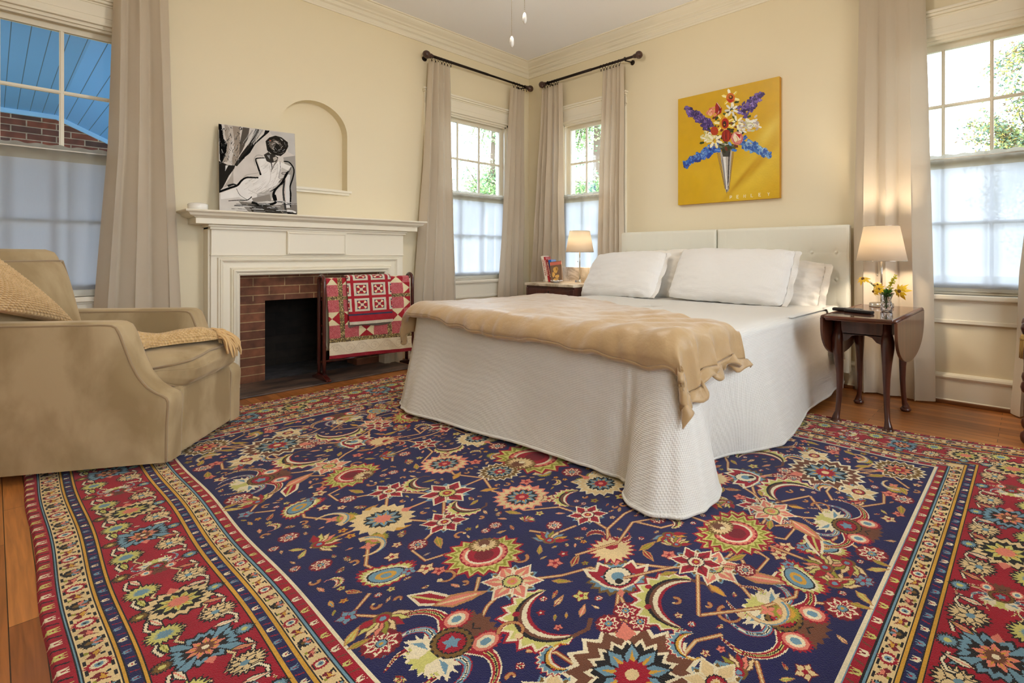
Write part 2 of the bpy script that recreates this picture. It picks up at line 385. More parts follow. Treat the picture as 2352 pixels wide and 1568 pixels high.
# ---------------------------------------------------------------- a raster of small coloured facets (knots, stitches, brush marks)
class Cv:
    def __init__(s, w, h, res, bg):
        s.w, s.h, s.res = w, h, res; s.nx, s.ny = int(round(w / res)), int(round(h / res))
        s.a = np.empty((s.ny, s.nx, 3), np.float32); s.a[:] = lin(bg)[:3]
        s.xf = lambda p: p
    def mask(s, poly):
        P = np.asarray(poly, np.float64) / s.res
        x0, x1 = int(max(0, math.floor(P[:, 0].min()))), int(min(s.nx, math.ceil(P[:, 0].max()) + 1))
        y0, y1 = int(max(0, math.floor(P[:, 1].min()))), int(min(s.ny, math.ceil(P[:, 1].max()) + 1))
        if x1 <= x0 or y1 <= y0: return None
        X = np.arange(x0, x1) + .5; Y = np.arange(y0, y1) + .5
        ins = np.zeros((y1 - y0, x1 - x0), bool)
        for i in range(len(P)):
            ax, ay = P[i - 1]; bx, by = P[i]
            if ay == by: continue
            c = ((ay > Y) != (by > Y))
            if not c.any(): continue
            xi = (bx - ax) * (Y - ay) / (by - ay) + ax
            ins[c] ^= (X[None, :] < xi[c][:, None])
        return (slice(y0, y1), slice(x0, x1)), ins
    def poly(s, pts, col, jit=0.0):
        r = s.mask([s.xf(p) for p in pts])
        if r is None: return
        sl, m = r; s.a[sl][m] = col if isinstance(col, np.ndarray) else np.array(lin(col)[:3], np.float32)
    def rect(s, x0, x1, y0, y1, col): s.poly([(x0, y0), (x1, y0), (x1, y1), (x0, y1)], col)
    def line(s, pts, wd, col, w2=None):
        pts = [Vector(p) for p in pts]; n = len(pts); L, Rr = [], []
        for i, p in enumerate(pts):
            d = pts[min(i + 1, n - 1)] - pts[max(i - 1, 0)]
            if d.length < 1e-9: d = Vector((1, 0))
            d.normalize(); q = Vector((-d.y, d.x)); ww = wd / 2 if w2 is None else lerp(wd, w2, i / max(1, n - 1)) / 2
            L.append(p + q * ww); Rr.append(p - q * ww)
        for i in range(n - 1):
            s.poly([L[i], L[i + 1], Rr[i + 1], Rr[i]], col)
    def disc(s, c, r, col, n=14, ry=None):
        ry = r if ry is None else ry
        s.poly([(c[0] + r * math.cos(2 * math.pi * k / n), c[1] + ry * math.sin(2 * math.pi * k / n)) for k in range(n)], col)
    def grain(s, amt, seed=1, blotch=0.0):
        rg = np.random.RandomState(seed); s.a *= (1 + amt * (rg.rand(s.ny, s.nx, 1) - .5) * 2).astype(np.float32)
        if blotch:
            k = 24; g = rg.rand(s.ny // k + 3, s.nx // k + 3)
            yy = np.arange(s.ny) / k; xx = np.arange(s.nx) / k
            y0 = yy.astype(int); x0 = xx.astype(int); fy = (yy - y0)[:, None]; fx = (xx - x0)[None, :]
            v = (g[y0][:, x0] * (1 - fy) * (1 - fx) + g[y0 + 1][:, x0] * fy * (1 - fx) + g[y0][:, x0 + 1] * (1 - fy) * fx + g[y0 + 1][:, x0 + 1] * fy * fx)
            s.a *= (1 + blotch * (v - .5) * 2)[:, :, None].astype(np.float32)
        np.clip(s.a, 0, 1, out=s.a)
    def mesh(s, name, fn):
        """fn(U,V) -> X,Y,Z arrays at the facet corners (U,V in metres)"""
        nx, ny = s.nx, s.ny
        U, V = np.meshgrid(np.arange(nx + 1) * s.res, np.arange(ny + 1) * s.res)
        X, Y, Z = fn(U, V); co = np.stack([X, Y, Z], -1).reshape(-1, 3).astype(np.float32)
        me = bpy.data.meshes.new(name); me.vertices.add(len(co)); me.vertices.foreach_set('co', co.ravel())
        i = np.arange(nx * ny); r = i // nx; c = i % nx; a = r * (nx + 1) + c
        q = np.stack([a, a + 1, a + nx + 2, a + nx + 1], -1).astype(np.int32).ravel()
        me.loops.add(len(q)); me.loops.foreach_set('vertex_index', q)
        me.polygons.add(nx * ny); me.polygons.foreach_set('loop_start', (i * 4).astype(np.int32))
        me.update(calc_edges=True)
        at = me.attributes.new('Col', 'FLOAT_COLOR', 'FACE')
        col = np.ones((nx * ny, 4), np.float32); col[:, :3] = s.a.reshape(-1, 3); at.data.foreach_set('color', col.ravel())
        me.polygons.foreach_set('use_smooth', np.ones(nx * ny, bool))
        return me
# ---------------------------------------------------------------- rug
NAVY = (27, 27, 78); RED = (160, 8, 36); DRED = (118, 12, 28); CREAM = (228, 200, 146); TAN = (190, 132, 78); PINK = (226, 130, 108)
LBL = (112, 150, 168); OLV = (150, 146, 44); GOLD = (212, 158, 52); BRN = (112, 66, 42); BLK = (24, 18, 18); IVO = (236, 222, 186); LIME = (206, 200, 112); OCH = (120, 88, 32)
rr = random.Random(7)
RES = 0.0028
RX0, RX1, RY0, RY1 = 0.66, 4.76, -3.82, -0.80
FX0, FX1, FY0, FY1 = 1.26, 4.20, -3.36, -1.26         # inner field
cv = Cv(RX1 - RX0, RY1 - RY0, RES, RED)

def saw(n, a, ph=0.0): return lambda t: a * abs(((t * n + ph) % 1.0) * 2 - 1)
def mk(c, s, ang, mir=1):
    ca, sa = math.cos(ang), math.sin(ang)
    def T(x, y): x *= mir; return (c[0] + s * (x * ca - y * sa), c[1] + s * (x * sa + y * ca))
    return T
class Mo:
    """motif pen: draws in a local frame (+y = tip)"""
    def __init__(s, c, size, ang, mir=1): s.T = mk(c, size, ang, mir); s.s = size
    def P(s, pts, col): cv.poly([s.T(*p) for p in pts], col)
    def L(s, pts, w, col, w2=None): cv.line([s.T(*p) for p in pts], w, col, w2)
    def ring(s, r, col, n=36, teeth=0, amp=0.0, cx=0, cy=0, ky=1.0, shape=None):
        pts = []
        N = max(n, teeth * 2) if teeth else n
        for k in range(N):
            a = 2 * math.pi * k / N; q = r * (shape(a) if shape else 1.0)
            if teeth: q *= 1 + (amp if k % 2 else -amp)
            pts.append((cx + q * math.cos(a), cy + q * math.sin(a) * ky))
        s.P(pts, col)
    def petals(s, n, r0, r1, wd, col, tip=None, ang0=0.0, span=2 * math.pi, cx=0, cy=0, out=None):
        for k in range(n):
            a = ang0 + span * (k / n if abs(span - 2 * math.pi) < 1e-6 else k / (n - 1))
            ca, sa = math.cos(a), math.sin(a)
            def q(u, v): return (cx + u * ca - v * sa, cy + u * sa + v * ca)
            if out: s.P([q(r0, -wd * .35), q((r0 + r1) / 2, -wd * 1.35), q(r1 + wd * .45, 0), q((r0 + r1) / 2, wd * 1.35), q(r0, wd * .35)], out)
            s.P([q(r0, -wd * .25), q((r0 + r1) / 2, -wd), q(r1, 0), q((r0 + r1) / 2, wd), q(r0, wd * .25)], col if not isinstance(col, list) else col[k % len(col)])
            if tip: s.P([q(lerp(r0, r1, .3), -wd * .35), q(lerp(r0, r1, .8), 0), q(lerp(r0, r1, .3), wd * .35)], tip)

def heart(a):
    d = math.sin(a)
    return 1.0 + 0.22 * abs(math.cos(a)) - (0.34 * max(0, -d) ** 6) + 0.12 * max(0, d) ** 3
def shield(c, s, a, m=1):
    o = Mo(c, s, a, m)
    o.ring(1.18, RED, teeth=17, amp=.09, shape=heart); o.ring(1.06, LIME, teeth=17, amp=.13, shape=heart); o.ring(.96, OLV, teeth=17, amp=.12, shape=heart)
    o.ring(.84, LIME, teeth=17, amp=.1, shape=heart); o.ring(.74, RED, shape=heart); o.ring(.68, PINK, teeth=22, amp=.06, shape=heart); o.ring(.58, IVO, shape=heart)
    o.ring(.50, RED, shape=heart); o.ring(.30, DRED, cy=.1, shape=heart)
    o.ring(.62, OCH, cy=-.58, teeth=9, amp=.07, ky=.72); o.ring(.46, CREAM, cy=-.55, teeth=7, amp=.2, ky=.8); o.ring(.26, BRN, cy=-.70, teeth=5, amp=.25); o.ring(.1, IVO, cy=-.5)
def star(c, s, a, m=1, c1=RED, c2=IVO, back=OCH):
    o = Mo(c, s, a, m)
    o.petals(6, .2, 1.0, .26, back, ang0=.5, out=LBL); o.petals(6, .1, 1.16, .30, c1, tip=DRED if c1 == RED else CREAM, out=IVO)
    for k in range(6):
        t = k * math.pi / 3 + .25; o.L([(.35 * math.cos(t), .35 * math.sin(t)), (.95 * math.cos(t + .16), .95 * math.sin(t + .16))], s * .07, IVO)
    o.ring(.42, BLK, teeth=8, amp=.06); o.ring(.36, c2, teeth=8, amp=.1); o.ring(.22, c1, teeth=6, amp=.2); o.ring(.10, GOLD)
def rosette(c, s, a=0, m=1, c1=IVO, c2=RED, mid=LBL):
    o = Mo(c, s, a); o.ring(1.12, DRED, teeth=8, amp=.05); o.petals(8, .2, 1.0, .27, c1, out=RED); o.petals(8, .35, .8, .12, c2, ang0=0)
    o.ring(.34, BLK); o.ring(.28, mid); o.ring(.12, GOLD)
def floret(c, s, a=0, m=1, c1=CREAM, c2=RED):
    o = Mo(c, s, a); o.petals(5, 0, 1.0, .36, c1, out=DRED); o.ring(.26, c2)
def leaf(c, s, a, m=1, c1=OLV, c2=GOLD, out=TAN):
    o = Mo(c, s, a, m); o.P([(0, -1), (.38, -.35), (.34, .3), (.1, 1.05), (-.2, .4), (-.36, -.3)], out); o.P([(0, -.85), (.26, -.3), (.22, .3), (.08, .8), (-.1, .3), (-.24, -.3)], c1)
    o.L([(0, -.8), (.02, 0), (.06, .6)], s * .09, c2)
def arcpts(r0, a0, a1, n=14, cx=0.0, cy=0.0): return [(cx + r0 * math.cos(lerp(a0, a1, k / (n - 1))), cy + r0 * math.sin(lerp(a0, a1, k / (n - 1)))) for k in range(n)]
def saz(c, s, a, m=1, c1=BRN, c2=LIME, edge=IVO, out=RED, sweep=2.9, fat=.20):
    """curved serrated leaf"""
    o = Mo(c, s, a, m); n = 22
    def band(w0, w1, col, teeth=0.0, t0=0.0, t1=1.0):
        A, B = [], []
        for k in range(n + 1):
            t = lerp(t0, t1, k / n); ang = .3 + sweep * t; f = math.sin(math.pi * min(1, t * .96 + .04)) ** .7
            ra = .62 + w0 * f; rb = .62 + (w1 + (teeth if k % 2 else -teeth)) * f
            A.append((ra * math.cos(ang), ra * math.sin(ang))); B.append((rb * math.cos(ang), rb * math.sin(ang)))
        for k in range(n): o.P([A[k], A[k + 1], B[k + 1], B[k]], col)
    band(-fat - .08, fat + .15, out, .07); band(-fat - .02, fat + .09, edge, .08); band(-fat + .07, .02, c1); band(.02, fat + .02, c2, .07)
    band(-.02, .05, BLK); o.ring(.06, RED, cx=0.0, cy=.62 + .1); o.ring(.06, RED, cx=-.45, cy=.45)
    o.L([(.60, .18), (.66, -.1), (.52, -.3)], s * .08, c1)
def feather(c, s, a, m=1):
    o = Mo(c, s, a, m)
    def drop(k, teeth, amp, col, dy=0):
        pts = []
        for i in range(40):
            t = 2 * math.pi * i / 40; x = math.cos(t) * .62 * k; y = math.sin(t) * .95 * k
            x += .28 * (y ** 2) * k; 
            if teeth: e = 1 + (amp if i % 2 else -amp); x *= e; y *= e
            pts.append((x - .1, y + dy))
        o.P(pts, col)
    drop(1.18, 1, .07, RED); drop(1.02, 1, .09, LIME); drop(.86, 1, .05, IVO); drop(.76, 0, 0, BLK); drop(.68, 0, 0, LBL); drop(.42, 0, 0, GOLD); drop(.22, 0, 0, LBL)
def tulip(c, s, a, m=1):
    o = Mo(c, s, a, m)
    o.ring(1.0, OCH, teeth=9, amp=.1, ky=.9); o.ring(.88, LBL, teeth=9, amp=.1, ky=.85)
    for sx in (-1, 1):
        o.P([(0, -.7), (sx * .5, -.45), (sx * 1.0, .15), (sx * 1.15, .62), (sx * .72, .5), (sx * .62, .95), (sx * .3, .7), (0, .3)], IVO)
        o.P([(0, -.6), (sx * .45, -.38), (sx * .86, .15), (sx * .98, .45), (sx * .66, .36), (sx * .55, .76), (sx * .28, .58), (0, .2)], RED)
        o.P([(sx * .2, -.35), (sx * .6, .1), (sx * .35, .2)], LBL)
    o.ring(.48, BLK, ky=1.1, cy=.05); o.ring(.42, IVO, ky=1.15, cy=.05, teeth=8, amp=.05); o.ring(.22, LBL, cy=.05); o.ring(.14, BLK, cy=-.22); o.P([(-.18, .85), (0, 1.15), (.18, .85), (0, .65)], PINK); o.P([(-.12, -.8), (0, -1.05), (.12, -.8), (0, -.6)], PINK)
def crab(c, s, a, m=1):
    o = Mo(c, s, a, m)
    for sx in (-1, 1):
        for (A_, cc, w_) in (([(.40, -.1), (1.0, -.35), (1.55, -.15), (1.85, .35), (1.75, .95)], RED, .30), ([(.40, .2), (.85, .15), (1.15, .5), (1.1, 1.0), (.85, 1.3)], LBL, .22), ([(.3, .5), (.6, .7), (.62, 1.1), (.4, 1.5)], RED, .20)):
            P = [Vector(q) for q in A_]; out = []
            for i in range(len(P) - 1):
                p0, p1, p2, p3 = P[max(i - 1, 0)], P[i], P[i + 1], P[min(i + 2, len(P) - 1)]
                for k in range(5):
                    t = k / 5; out.append(.5 * ((2 * p1) + (p2 - p0) * t + (2 * p0 - 5 * p1 + 4 * p2 - p3) * t * t + (3 * p1 - p0 - 3 * p2 + p3) * t ** 3))
            out = [(sx * q.x, q.y) for q in out] + [(sx * P[-1].x, P[-1].y)]
            wld = [o.T(*q) for q in out]
            for (f, c_) in ((1.35, IVO if cc == RED else RED), (1.0, cc), (.38, IVO if cc == LBL else LIME), (.16, BLK)): cv.line(wld, s * w_ * f, c_, s * w_ * f * .18)
        for (ang, l, cc) in ():
            pass
    for sx in ():
        for (ang, l, cc) in ((.15, 1.75, RED), (.75, 1.45, LIME), (-.45, 1.55, LBL), (-.15, 1.2, IVO)):
            pts = [(sx * (.45 + l * t * math.cos(ang)) , .15 + l * t * math.sin(ang) + .45 * t * t) for t in (0, .25, .5, .75, 1)]
            o.L(pts, s * .36, IVO if cc not in (LIME, IVO) else RED, s * .09); o.L(pts, s * .25, cc, s * .04); o.L(pts, s * .08, BLK if cc != RED else IVO, s * .02)
    o.ring(.80, BRN, cy=-.62, teeth=7, amp=.14, ky=.62); o.ring(.80, IVO, cy=.55, teeth=7, amp=.16, ky=.62); o.ring(.62, LIME, cy=.72, teeth=5, amp=.2, ky=.5)
    for sx in (-1, 1):
        o.ring(.34, RED, cx=sx * .62, cy=-.55, ky=1.25, teeth=6, amp=.12); o.ring(.28, PINK, cx=sx * .62, cy=-.55, ky=1.2); o.ring(.20, IVO, cx=sx * .62, cy=-.55, ky=1.2); o.ring(.11, LBL, cx=sx * .62, cy=-.55, ky=1.3)
    o.ring(.56, BLK, ky=.9); o.ring(.52, OCH, ky=.9, teeth=8, amp=.07); o.ring(.40, BLK, ky=.9); o.ring(.36, RED, ky=.9, teeth=7, amp=.08); o.petals(5, 0, .24, .08, LBL)
    for sx in (-1, 1): o.P([(sx * .2, .45), (sx * .6, .35), (sx * .95, .75), (sx * .55, .7), (sx * .4, 1.0), (sx * .15, .8)], IVO); o.P([(sx * .25, .5), (sx * .55, .45), (sx * .75, .66), (sx * .5, .6)], LBL)
    o.ring(.12, LBL); o.L([(-.16, -.75), (0, -.62), (.16, -.75)], s * .05, BLK)
def palm(c, s, a, m=1, c0=BRN, c1=CREAM, c2=LBL, core=RED, out=IVO):
    o = Mo(c, s, a, m)
    o.ring(1.14, out, teeth=15, amp=.10, ky=.95); o.ring(1.02, c0, teeth=15, amp=.11, ky=.95); o.ring(.74, out, teeth=11, amp=.12); o.ring(.64, BLK, teeth=11, amp=.12)
    o.petals(9, .12, .66, .14, c2, tip=GOLD, ang0=.3, out=BLK); o.ring(.30, core, teeth=8, amp=.12); o.ring(.12, c1)
    o.P([(-.2, .9), (0, 1.25), (.2, .9), (0, .75)], PINK)
def fan(c, s, a, m=1, cc=(CREAM, LIME, PINK)):
    o = Mo(c, s, a, m); o.petals(9, .1, 1.05, .17, [cc[0], cc[1], RED, cc[0], OLV, cc[2]], ang0=math.pi * .08, span=math.pi * .84, out=BRN)
    o.ring(.34, OCH, cy=.05, ky=.8); o.ring(.24, RED, cy=.12); o.ring(.12, LBL, cy=.12)
def cresc(c, s, a, m=1):
    o = Mo(c, s, a, m)
    o.ring(.5, OLV, cx=.55, cy=.5, teeth=8, amp=.12); o.ring(.34, GOLD, cx=.55, cy=.5, teeth=6, amp=.12); o.ring(.18, PINK, cx=.42, cy=.42)
    p = arcpts(.75, -.3, 3.3, 16); o.L(p, s * .44, TAN, s * .12); o.L(p, s * .34, CREAM, s * .08); o.L(arcpts(.82, 0, 2.6, 12), s * .10, LBL, s * .04)
    o.petals(4, .0, .34, .10, PINK, cy=.12, out=TAN)
def stem(pts, w=.0135):
    cv.line(pts, w, DRED); cv.line(pts, w * .8, TAN); cv.line(pts, w * .28, CREAM)
def curl(c, s, a, m=1):
    o = Mo(c, s, a, m); p = arcpts(.6, -1.6, 2.6, 14); cv.line([o.T(*q) for q in p], .014, DRED, .008); cv.line([o.T(*q) for q in p], .010, TAN, .006); o.ring(.2, CREAM, cx=-.5, cy=.3)

cv.xf = lambda p: (p[0] - RX0, p[1] - RY0)
# --- borders: bands listed from the field outwards, widths for the Y sides; X sides are a little wider
WB = {'S': (FY0 - RY0), 'N': (RY1 - FY1), 'E': (RX1 - FX1), 'W': (FX0 - RX0)}
BANDS = [(0, .018, IVO), (.018, .022, LBL), (.022, .075, RED), (.075, .082, BLK), (.082, .092, LBL), (.092, .098, BLK), (.098, .178, CREAM), (.178, .184, BLK), (.184, .200, GOLD), (.200, .204, BLK), (.204, .250, NAVY),
         (.250, .254, BLK), (.254, .268, GOLD), (.268, .274, BLK), (.274, .700, RED), (.700, .706, BLK), (.706, .720, GOLD), (.720, .724, BLK), (.724, .768, NAVY), (.768, .772, BLK), (.772, .788, GOLD), (.788, .796, BLK),
         (.796, .906, CREAM), (.906, .912, BLK), (.912, .918, LBL), (.918, .924, BLK), (.924, 1.0, RED)]
def edge(o):  # rectangle at border fraction o
    return FX0 - WB['W'] * o, FX1 + WB['E'] * o, FY0 - WB['S'] * o, FY1 + WB['N'] * o
for (o0, o1, c) in reversed(BANDS):
    x0, x1, y0, y1 = edge(o1); cv.rect(x0, x1, y0, y1, c)

def side(sd, o, t):
    """point on border side sd at border fraction o, running coordinate t in metres from the side's middle (unmirrored)"""
    if sd == 'S': return ((FX0 + FX1) / 2 + t, FY0 - WB['S'] * o)
    if sd == 'N': return ((FX0 + FX1) / 2 - t, FY1 + WB['N'] * o)
    if sd == 'E': return (FX1 + WB['E'] * o, (FY0 + FY1) / 2 + t)
    return (FX0 - WB['W'] * o, (FY0 + FY1) / 2 - t)
SA = {'S': 0.0, 'E': math.pi / 2, 'N': math.pi, 'W': -math.pi / 2}
for sd in 'SENW':
    half = ((FX1 - FX0) if sd in 'SN' else (FY1 - FY0)) / 2; A = SA[sd]; wd = WB[sd]
    # small guard bands of alternating tiny tulips and bars
    for (o0, o1, cols, stp) in ((.022, .075, (IVO, BRN, LIME), .034), (.204, .250, (IVO, RED, LBL), .030), (.724, .768, (IVO, RED, LBL), .030), (.930, 1.0, (IVO, BLK, LIME), .034)):
        om = (o0 + o1) / 2; h = half + wd * om - .012; n = int(2 * h / stp); sz = (o1 - o0) * wd * .48
        for k in range(n):
            c = side(sd, om, -h + (k + .5) * 2 * h / n); o = Mo(c, sz, A, 1)
            if k % 2 == 0:
                o.P([(-.8, .9), (-.75, -.6), (0, -1), (.75, -.6), (.8, .9), (.3, .1), (0, .8), (-.3, .1)], cols[0] if k % 4 else cols[2])
                o.P([(-.25, .0), (0, -.55), (.25, .0), (0, .4)], RED if o0 != .022 else DRED)
            else: o.P([(-.5, -.8), (-.1, -.8), (.5, .8), (.1, .8)], cols[1])
    # cream guards: rosettes, palmettes and leaves with a dashed edge
    for (o0, o1) in ((.098, .178), (.796, .906)):
        om = (o0 + o1) / 2; h = half + wd * om - .02; st = .050 if o0 < .5 else .054; n = int(2 * h / st); sz = (o1 - o0) * wd * .47
        for k in range(n):
            c = side(sd, om, -h + (k + .5) * 2 * h / n); o = Mo(c, sz, A, 1); e = k % 4
            if e == 0: o.ring(1.0, RED, teeth=8, amp=.14); o.ring(.62, IVO, teeth=8, amp=.05); o.ring(.36, LBL); o.ring(.15, BLK)
            elif e == 2: o.ring(.95, BLK, ky=.9, teeth=7, amp=.1); o.petals(5, .1, .95, .26, [LBL, PINK, BRN], ang0=.35, span=2.4); o.ring(.3, OCH, cy=-.2)
            else:
                sg = 1 if e == 1 else -1
                o.P([(-.9 * sg, -.2), (-.1, .5), (.2, .1), (.9 * sg, .7), (.5 * sg, -.1), (.8 * sg, -.8), (0, -.3), (-.5 * sg, -.8)], DRED); o.P([(-.6 * sg, 0), (0, .25), (.6 * sg, .35), (.2 * sg, -.2)], GOLD if k % 3 else PINK); o.ring(.2, BLK, cx=-.5 * sg, cy=.5); o.ring(.22, OLV, cx=.5 * sg, cy=-.6)
        n2 = int(2 * h / .022)
        for k in range(n2):
            for oo in (o0 + .010, o1 - .010):
                if k % 2 == 0:
                    cv.line([side(sd, oo, -h + k * 2 * h / n2), side(sd, oo, -h + (k + .9) * 2 * h / n2)], .0045, BLK)
    # main border
    om = .487; h = half + wd * .487; per = .27; n = max(2, int(round(2 * h / per))); pr = 2 * h / n; W = (.70 - .274) * wd / 2
    for k in range(n):
        t = -h + (k + .5) * pr; c = side(sd, om, t)
        def O(dt, do): return side(sd, om + do, t + dt)
        kk = k % 3
        for sg in (-1, 1):   # stepped cartouche brackets
            for (off, wcol, ww) in ((0, BLK, .012), (0, IVO, .0065)):
                for s2 in (-1, 1):
                    cv.line([O(sg * pr * .16, s2 * .155), O(sg * pr * .30, s2 * .175), O(sg * pr * .40, s2 * .150), O(sg * pr * .40, s2 * .09)], ww, wcol)
        vine = [O(-pr * .5, .03), O(-pr * .3, .09), O(0, .0), O(pr * .3, -.09), O(pr * .5, -.03)]
        cv.line(vine, .010, BLK); cv.line(vine, .006, CREAM)
        if kk == 0: palm(c, W * .74, A + 1.57, c0=CREAM, c1=PINK, c2=LIME, core=PINK, out=BLK)
        elif kk == 1:
            palm(c, W * .62, A - 1.57, c0=LBL, c1=IVO, c2=PINK, core=BRN, out=BLK); Mo(c, W, A).petals(4, .3, 1.0, .12, LBL, ang0=.78, out=BLK)
        else:
            crab(c, W * .46, A + 1.57)
        for (dt, do, sz, fnn) in ((-.5, .115, .34, 0), (.5, -.115, .34, 1), (-.5, -.105, .30, 2), (.5, .105, .30, 3), (-.26, .135, .22, 4), (.26, -.135, .22, 5), (.24, .12, .20, 6), (-.24, -.12, .20, 7), (0, .17, .2, 8), (0, -.17, .2, 9)):
            cc = O(dt * pr, do)
            if fnn in (0, 1): o = Mo(cc, W * sz, A + .6 * (fnn * 2 - 1)); o.ring(1.2, BLK, teeth=8, amp=.12); o.ring(.98, CREAM if fnn else LIME, teeth=8, amp=.2); o.ring(.5, BRN if fnn else LBL, teeth=5, amp=.2)
            elif fnn in (2, 3): o = Mo(cc, W * sz, A); o.petals(6, .15, 1.0, .24, CREAM if fnn == 2 else IVO, out=BLK); o.ring(.3, LBL)
            elif fnn in (4, 5): leaf(cc, W * sz * 1.4, A + .9 + fnn, c1=LIME if fnn == 4 else PINK, c2=OLV, out=BLK)
            elif fnn in (6, 7): leaf(cc, W * sz * 1.6, A - .9 + fnn, c1=IVO, c2=PINK, out=BLK)
            else: o = Mo(cc, W * sz, A); o.ring(1.1, BLK, teeth=6, amp=.15); o.ring(.8, OCH if fnn == 8 else LBL, teeth=6, amp=.2); o.ring(.35, LIME)
# --- field
cv.xf = lambda p: (p[0] - RX0, p[1] - RY0)
cv.rect(FX0, FX1, FY0, FY1, NAVY)
cw_, ch_ = (FX1 - FX0), (FY1 - FY0)
HW, HH = cw_ / 2, ch_ / 2
def quad(f):
    """mirror a drawing made in corner coordinates (p,q)"""
    for (mx, my) in ((0, 0), (1, 0), (0, 1), (1, 1)):
        cv.xf = lambda P, mx=mx, my=my: ((FX1 - P[0] if not mx else FX0 + P[0]) - RX0, (FY0 + P[1] if not my else FY1 - P[1]) - RY0)
        f()
def corner():
    D = lambda p: (p[1], p[0])
    def both(fn, c, s, a=0.0, m=1, **k):
        fn(c, s, a, m, **k); fn(D(c), s, math.pi / 2 - a, -m, **k)
    def bs(*pts):
        stem(list(pts)); stem([D(p) for p in pts])
    pi = math.pi
    # stems first
    bs((.39, .39), (.47, .42), (.50, .52), (.56, .56)); bs((.61, .63), (.70, .60), (.74, .52), (.83, .41), (.93, .40), (1.01, .44)); bs((1.01, .44), (1.10, .36), (1.12, .30), (1.20, .30), (1.28, .46))
    bs((.76, .17), (.86, .14), (.90, .06)); bs((.76, .24), (.80, .30), (.83, .41)); bs((.90, .24), (.86, .30), (.92, .36)); bs((1.15, .19), (1.24, .17), (1.35, .23), (1.48, .34))
    bs((1.28, .46), (1.38, .40), (1.48, .34)); bs((1.28, .46), (1.40, .54), (1.48, .59)); bs((1.0, .62), (.92, .66), (.90, .75)); bs((.71, .72), (.80, .80), (.92, .82)); bs((.92, .82), (1.04, .80), (1.12, .70), (1.21, .76))
    bs((1.21, .76), (1.34, .72), (1.48, .78)); bs((.98, .10), (1.05, .05), (1.10, .12)); bs((.60, .26), (.54, .30), (.46, .30)); bs((.40, .12), (.50, .10), (.58, .16)); bs((.16, .16), (.24, .26), (.34, .34)); bs((.05, .30), (.12, .22), (.24, .26))
    # diagonal axis
    palm((.36, .36), .135, -pi / 4 * 1, c0=BRN); rosette((.50, .515), .030); rosette((.445, .505), .030); rosette((.505, .45), .030); tulip((.605, .615), .088, -pi / 4)
    o = Mo((.71, .715), .062, -pi / 4); o.ring(1.15, RED, teeth=9, amp=.14); o.ring(1.0, CREAM, teeth=9, amp=.18); o.petals(3, .0, .6, .16, RED, ang0=pi / 2 - .7, span=1.4)
    both(saz, (.74, .80), .045, 2.2, c1=RED, c2=RED, out=IVO, edge=TAN)
    palm((.12, .12), .09, -pi / 4, c0=OCH, c1=LIME, c2=PINK); leaf((.25, .18), .045, 2.4); leaf((.18, .25), .045, -.7)
    both(saz, (.640, .395), .160, pi * 1.02, sweep=3.3, fat=.15); both(star, (.83, .41), .072, .3, c1=PINK, c2=LIME); both(crab, (.76, .165), .098, pi)
    both(rosette, (.89, .055), .042, 0); both(leaf, (.935, .22), .085, 1.1, c1=RED, c2=LIME, out=IVO); both(leaf, (.88, .27), .075, .5, c1=PINK, c2=CREAM)
    both(fan, (.98, .10), .070, 1.9); both(leaf, (.93, .02), .03, .2); both(leaf, (.97, .02), .035, -.6, c1=LIME); both(floret, (1.05, .04), .028, 0, c1=LBL); both(floret, (.62, .06), .026); both(floret, (.56, .04), .022, c1=PINK)
    both(feather, (1.15, .19), .074, .5); both(shield, (1.01, .44), .084, 2.2); both(star, (1.28, .465), .066, .1); both(floret, (1.08, .28), .028); both(floret, (1.11, .24), .022, c1=LBL); both(floret, (1.04, .30), .022, c1=PINK)
    both(cresc, (1.34, .215), .072, .4); both(rosette, (1.22, .33), .028); both(leaf, (1.18, .38), .04, 2.0); both(leaf, (1.36, .35), .035, .3, c1=GOLD)
    both(leaf, (.44, .22), .055, .9, c1=GOLD, c2=LBL, out=RED); both(fan, (.52, .17), .058, pi * .9, cc=(CREAM, PINK, LBL)); both(cresc, (.30, .10), .06, 2.2); both(rosette, (.42, .05), .034); both(leaf, (.52, .04), .04, 1.4)
    both(star, (.20, .46), .062, .6, c1=CREAM, c2=RED); both(floret, (.10, .40), .03, c1=PINK); both(leaf, (.06, .34), .038, .5); both(saz, (.30, .52), .065, 4.2, c1=GOLD, c2=LBL)
    both(fan, (.90, .62), .062, -.6, cc=(LBL, GOLD, CREAM)); both(floret, (.80, .55), .026, c1=PINK); both(leaf, (.76, .60), .036, -.4, c1=RED, c2=LIME); both(rosette, (.96, .70), .026, 0); both(leaf, (.72, .50), .03, 1.0)
    curl((.68, .28), .05, .5); curl((.28, .68), .05, 2.1, -1); curl((1.0, .30), .04, 2.0); curl((.90, .50), .035, 3.0)
    saz((1.32, .60), .10, pi * .9); saz((1.04, .89), .10, pi * 1.3); star((.92, .83), .060, .2, c1=RED)
    palm((1.21, .76), .092, -.2, c0=CREAM, c1=PINK, out=PINK); floret((1.12, .82), .03); floret((1.30, .86), .03, c1=PINK); leaf((1.14, .66), .035, 1.2); leaf((1.36, .72), .04, .6, c1=GOLD)
    cresc((1.10, .98), .06, 0.2); cresc((1.34, .98), .06, 1.2, -1); floret((.82, 1.0), .03, c1=PINK); saz((.66, .96), .055, .6); fan((.56, .86), .05, -.6); leaf((.63, .80), .04, .2)
quad(corner)
cv.xf = lambda P: (P[0] - RX0, P[1] - RY0)
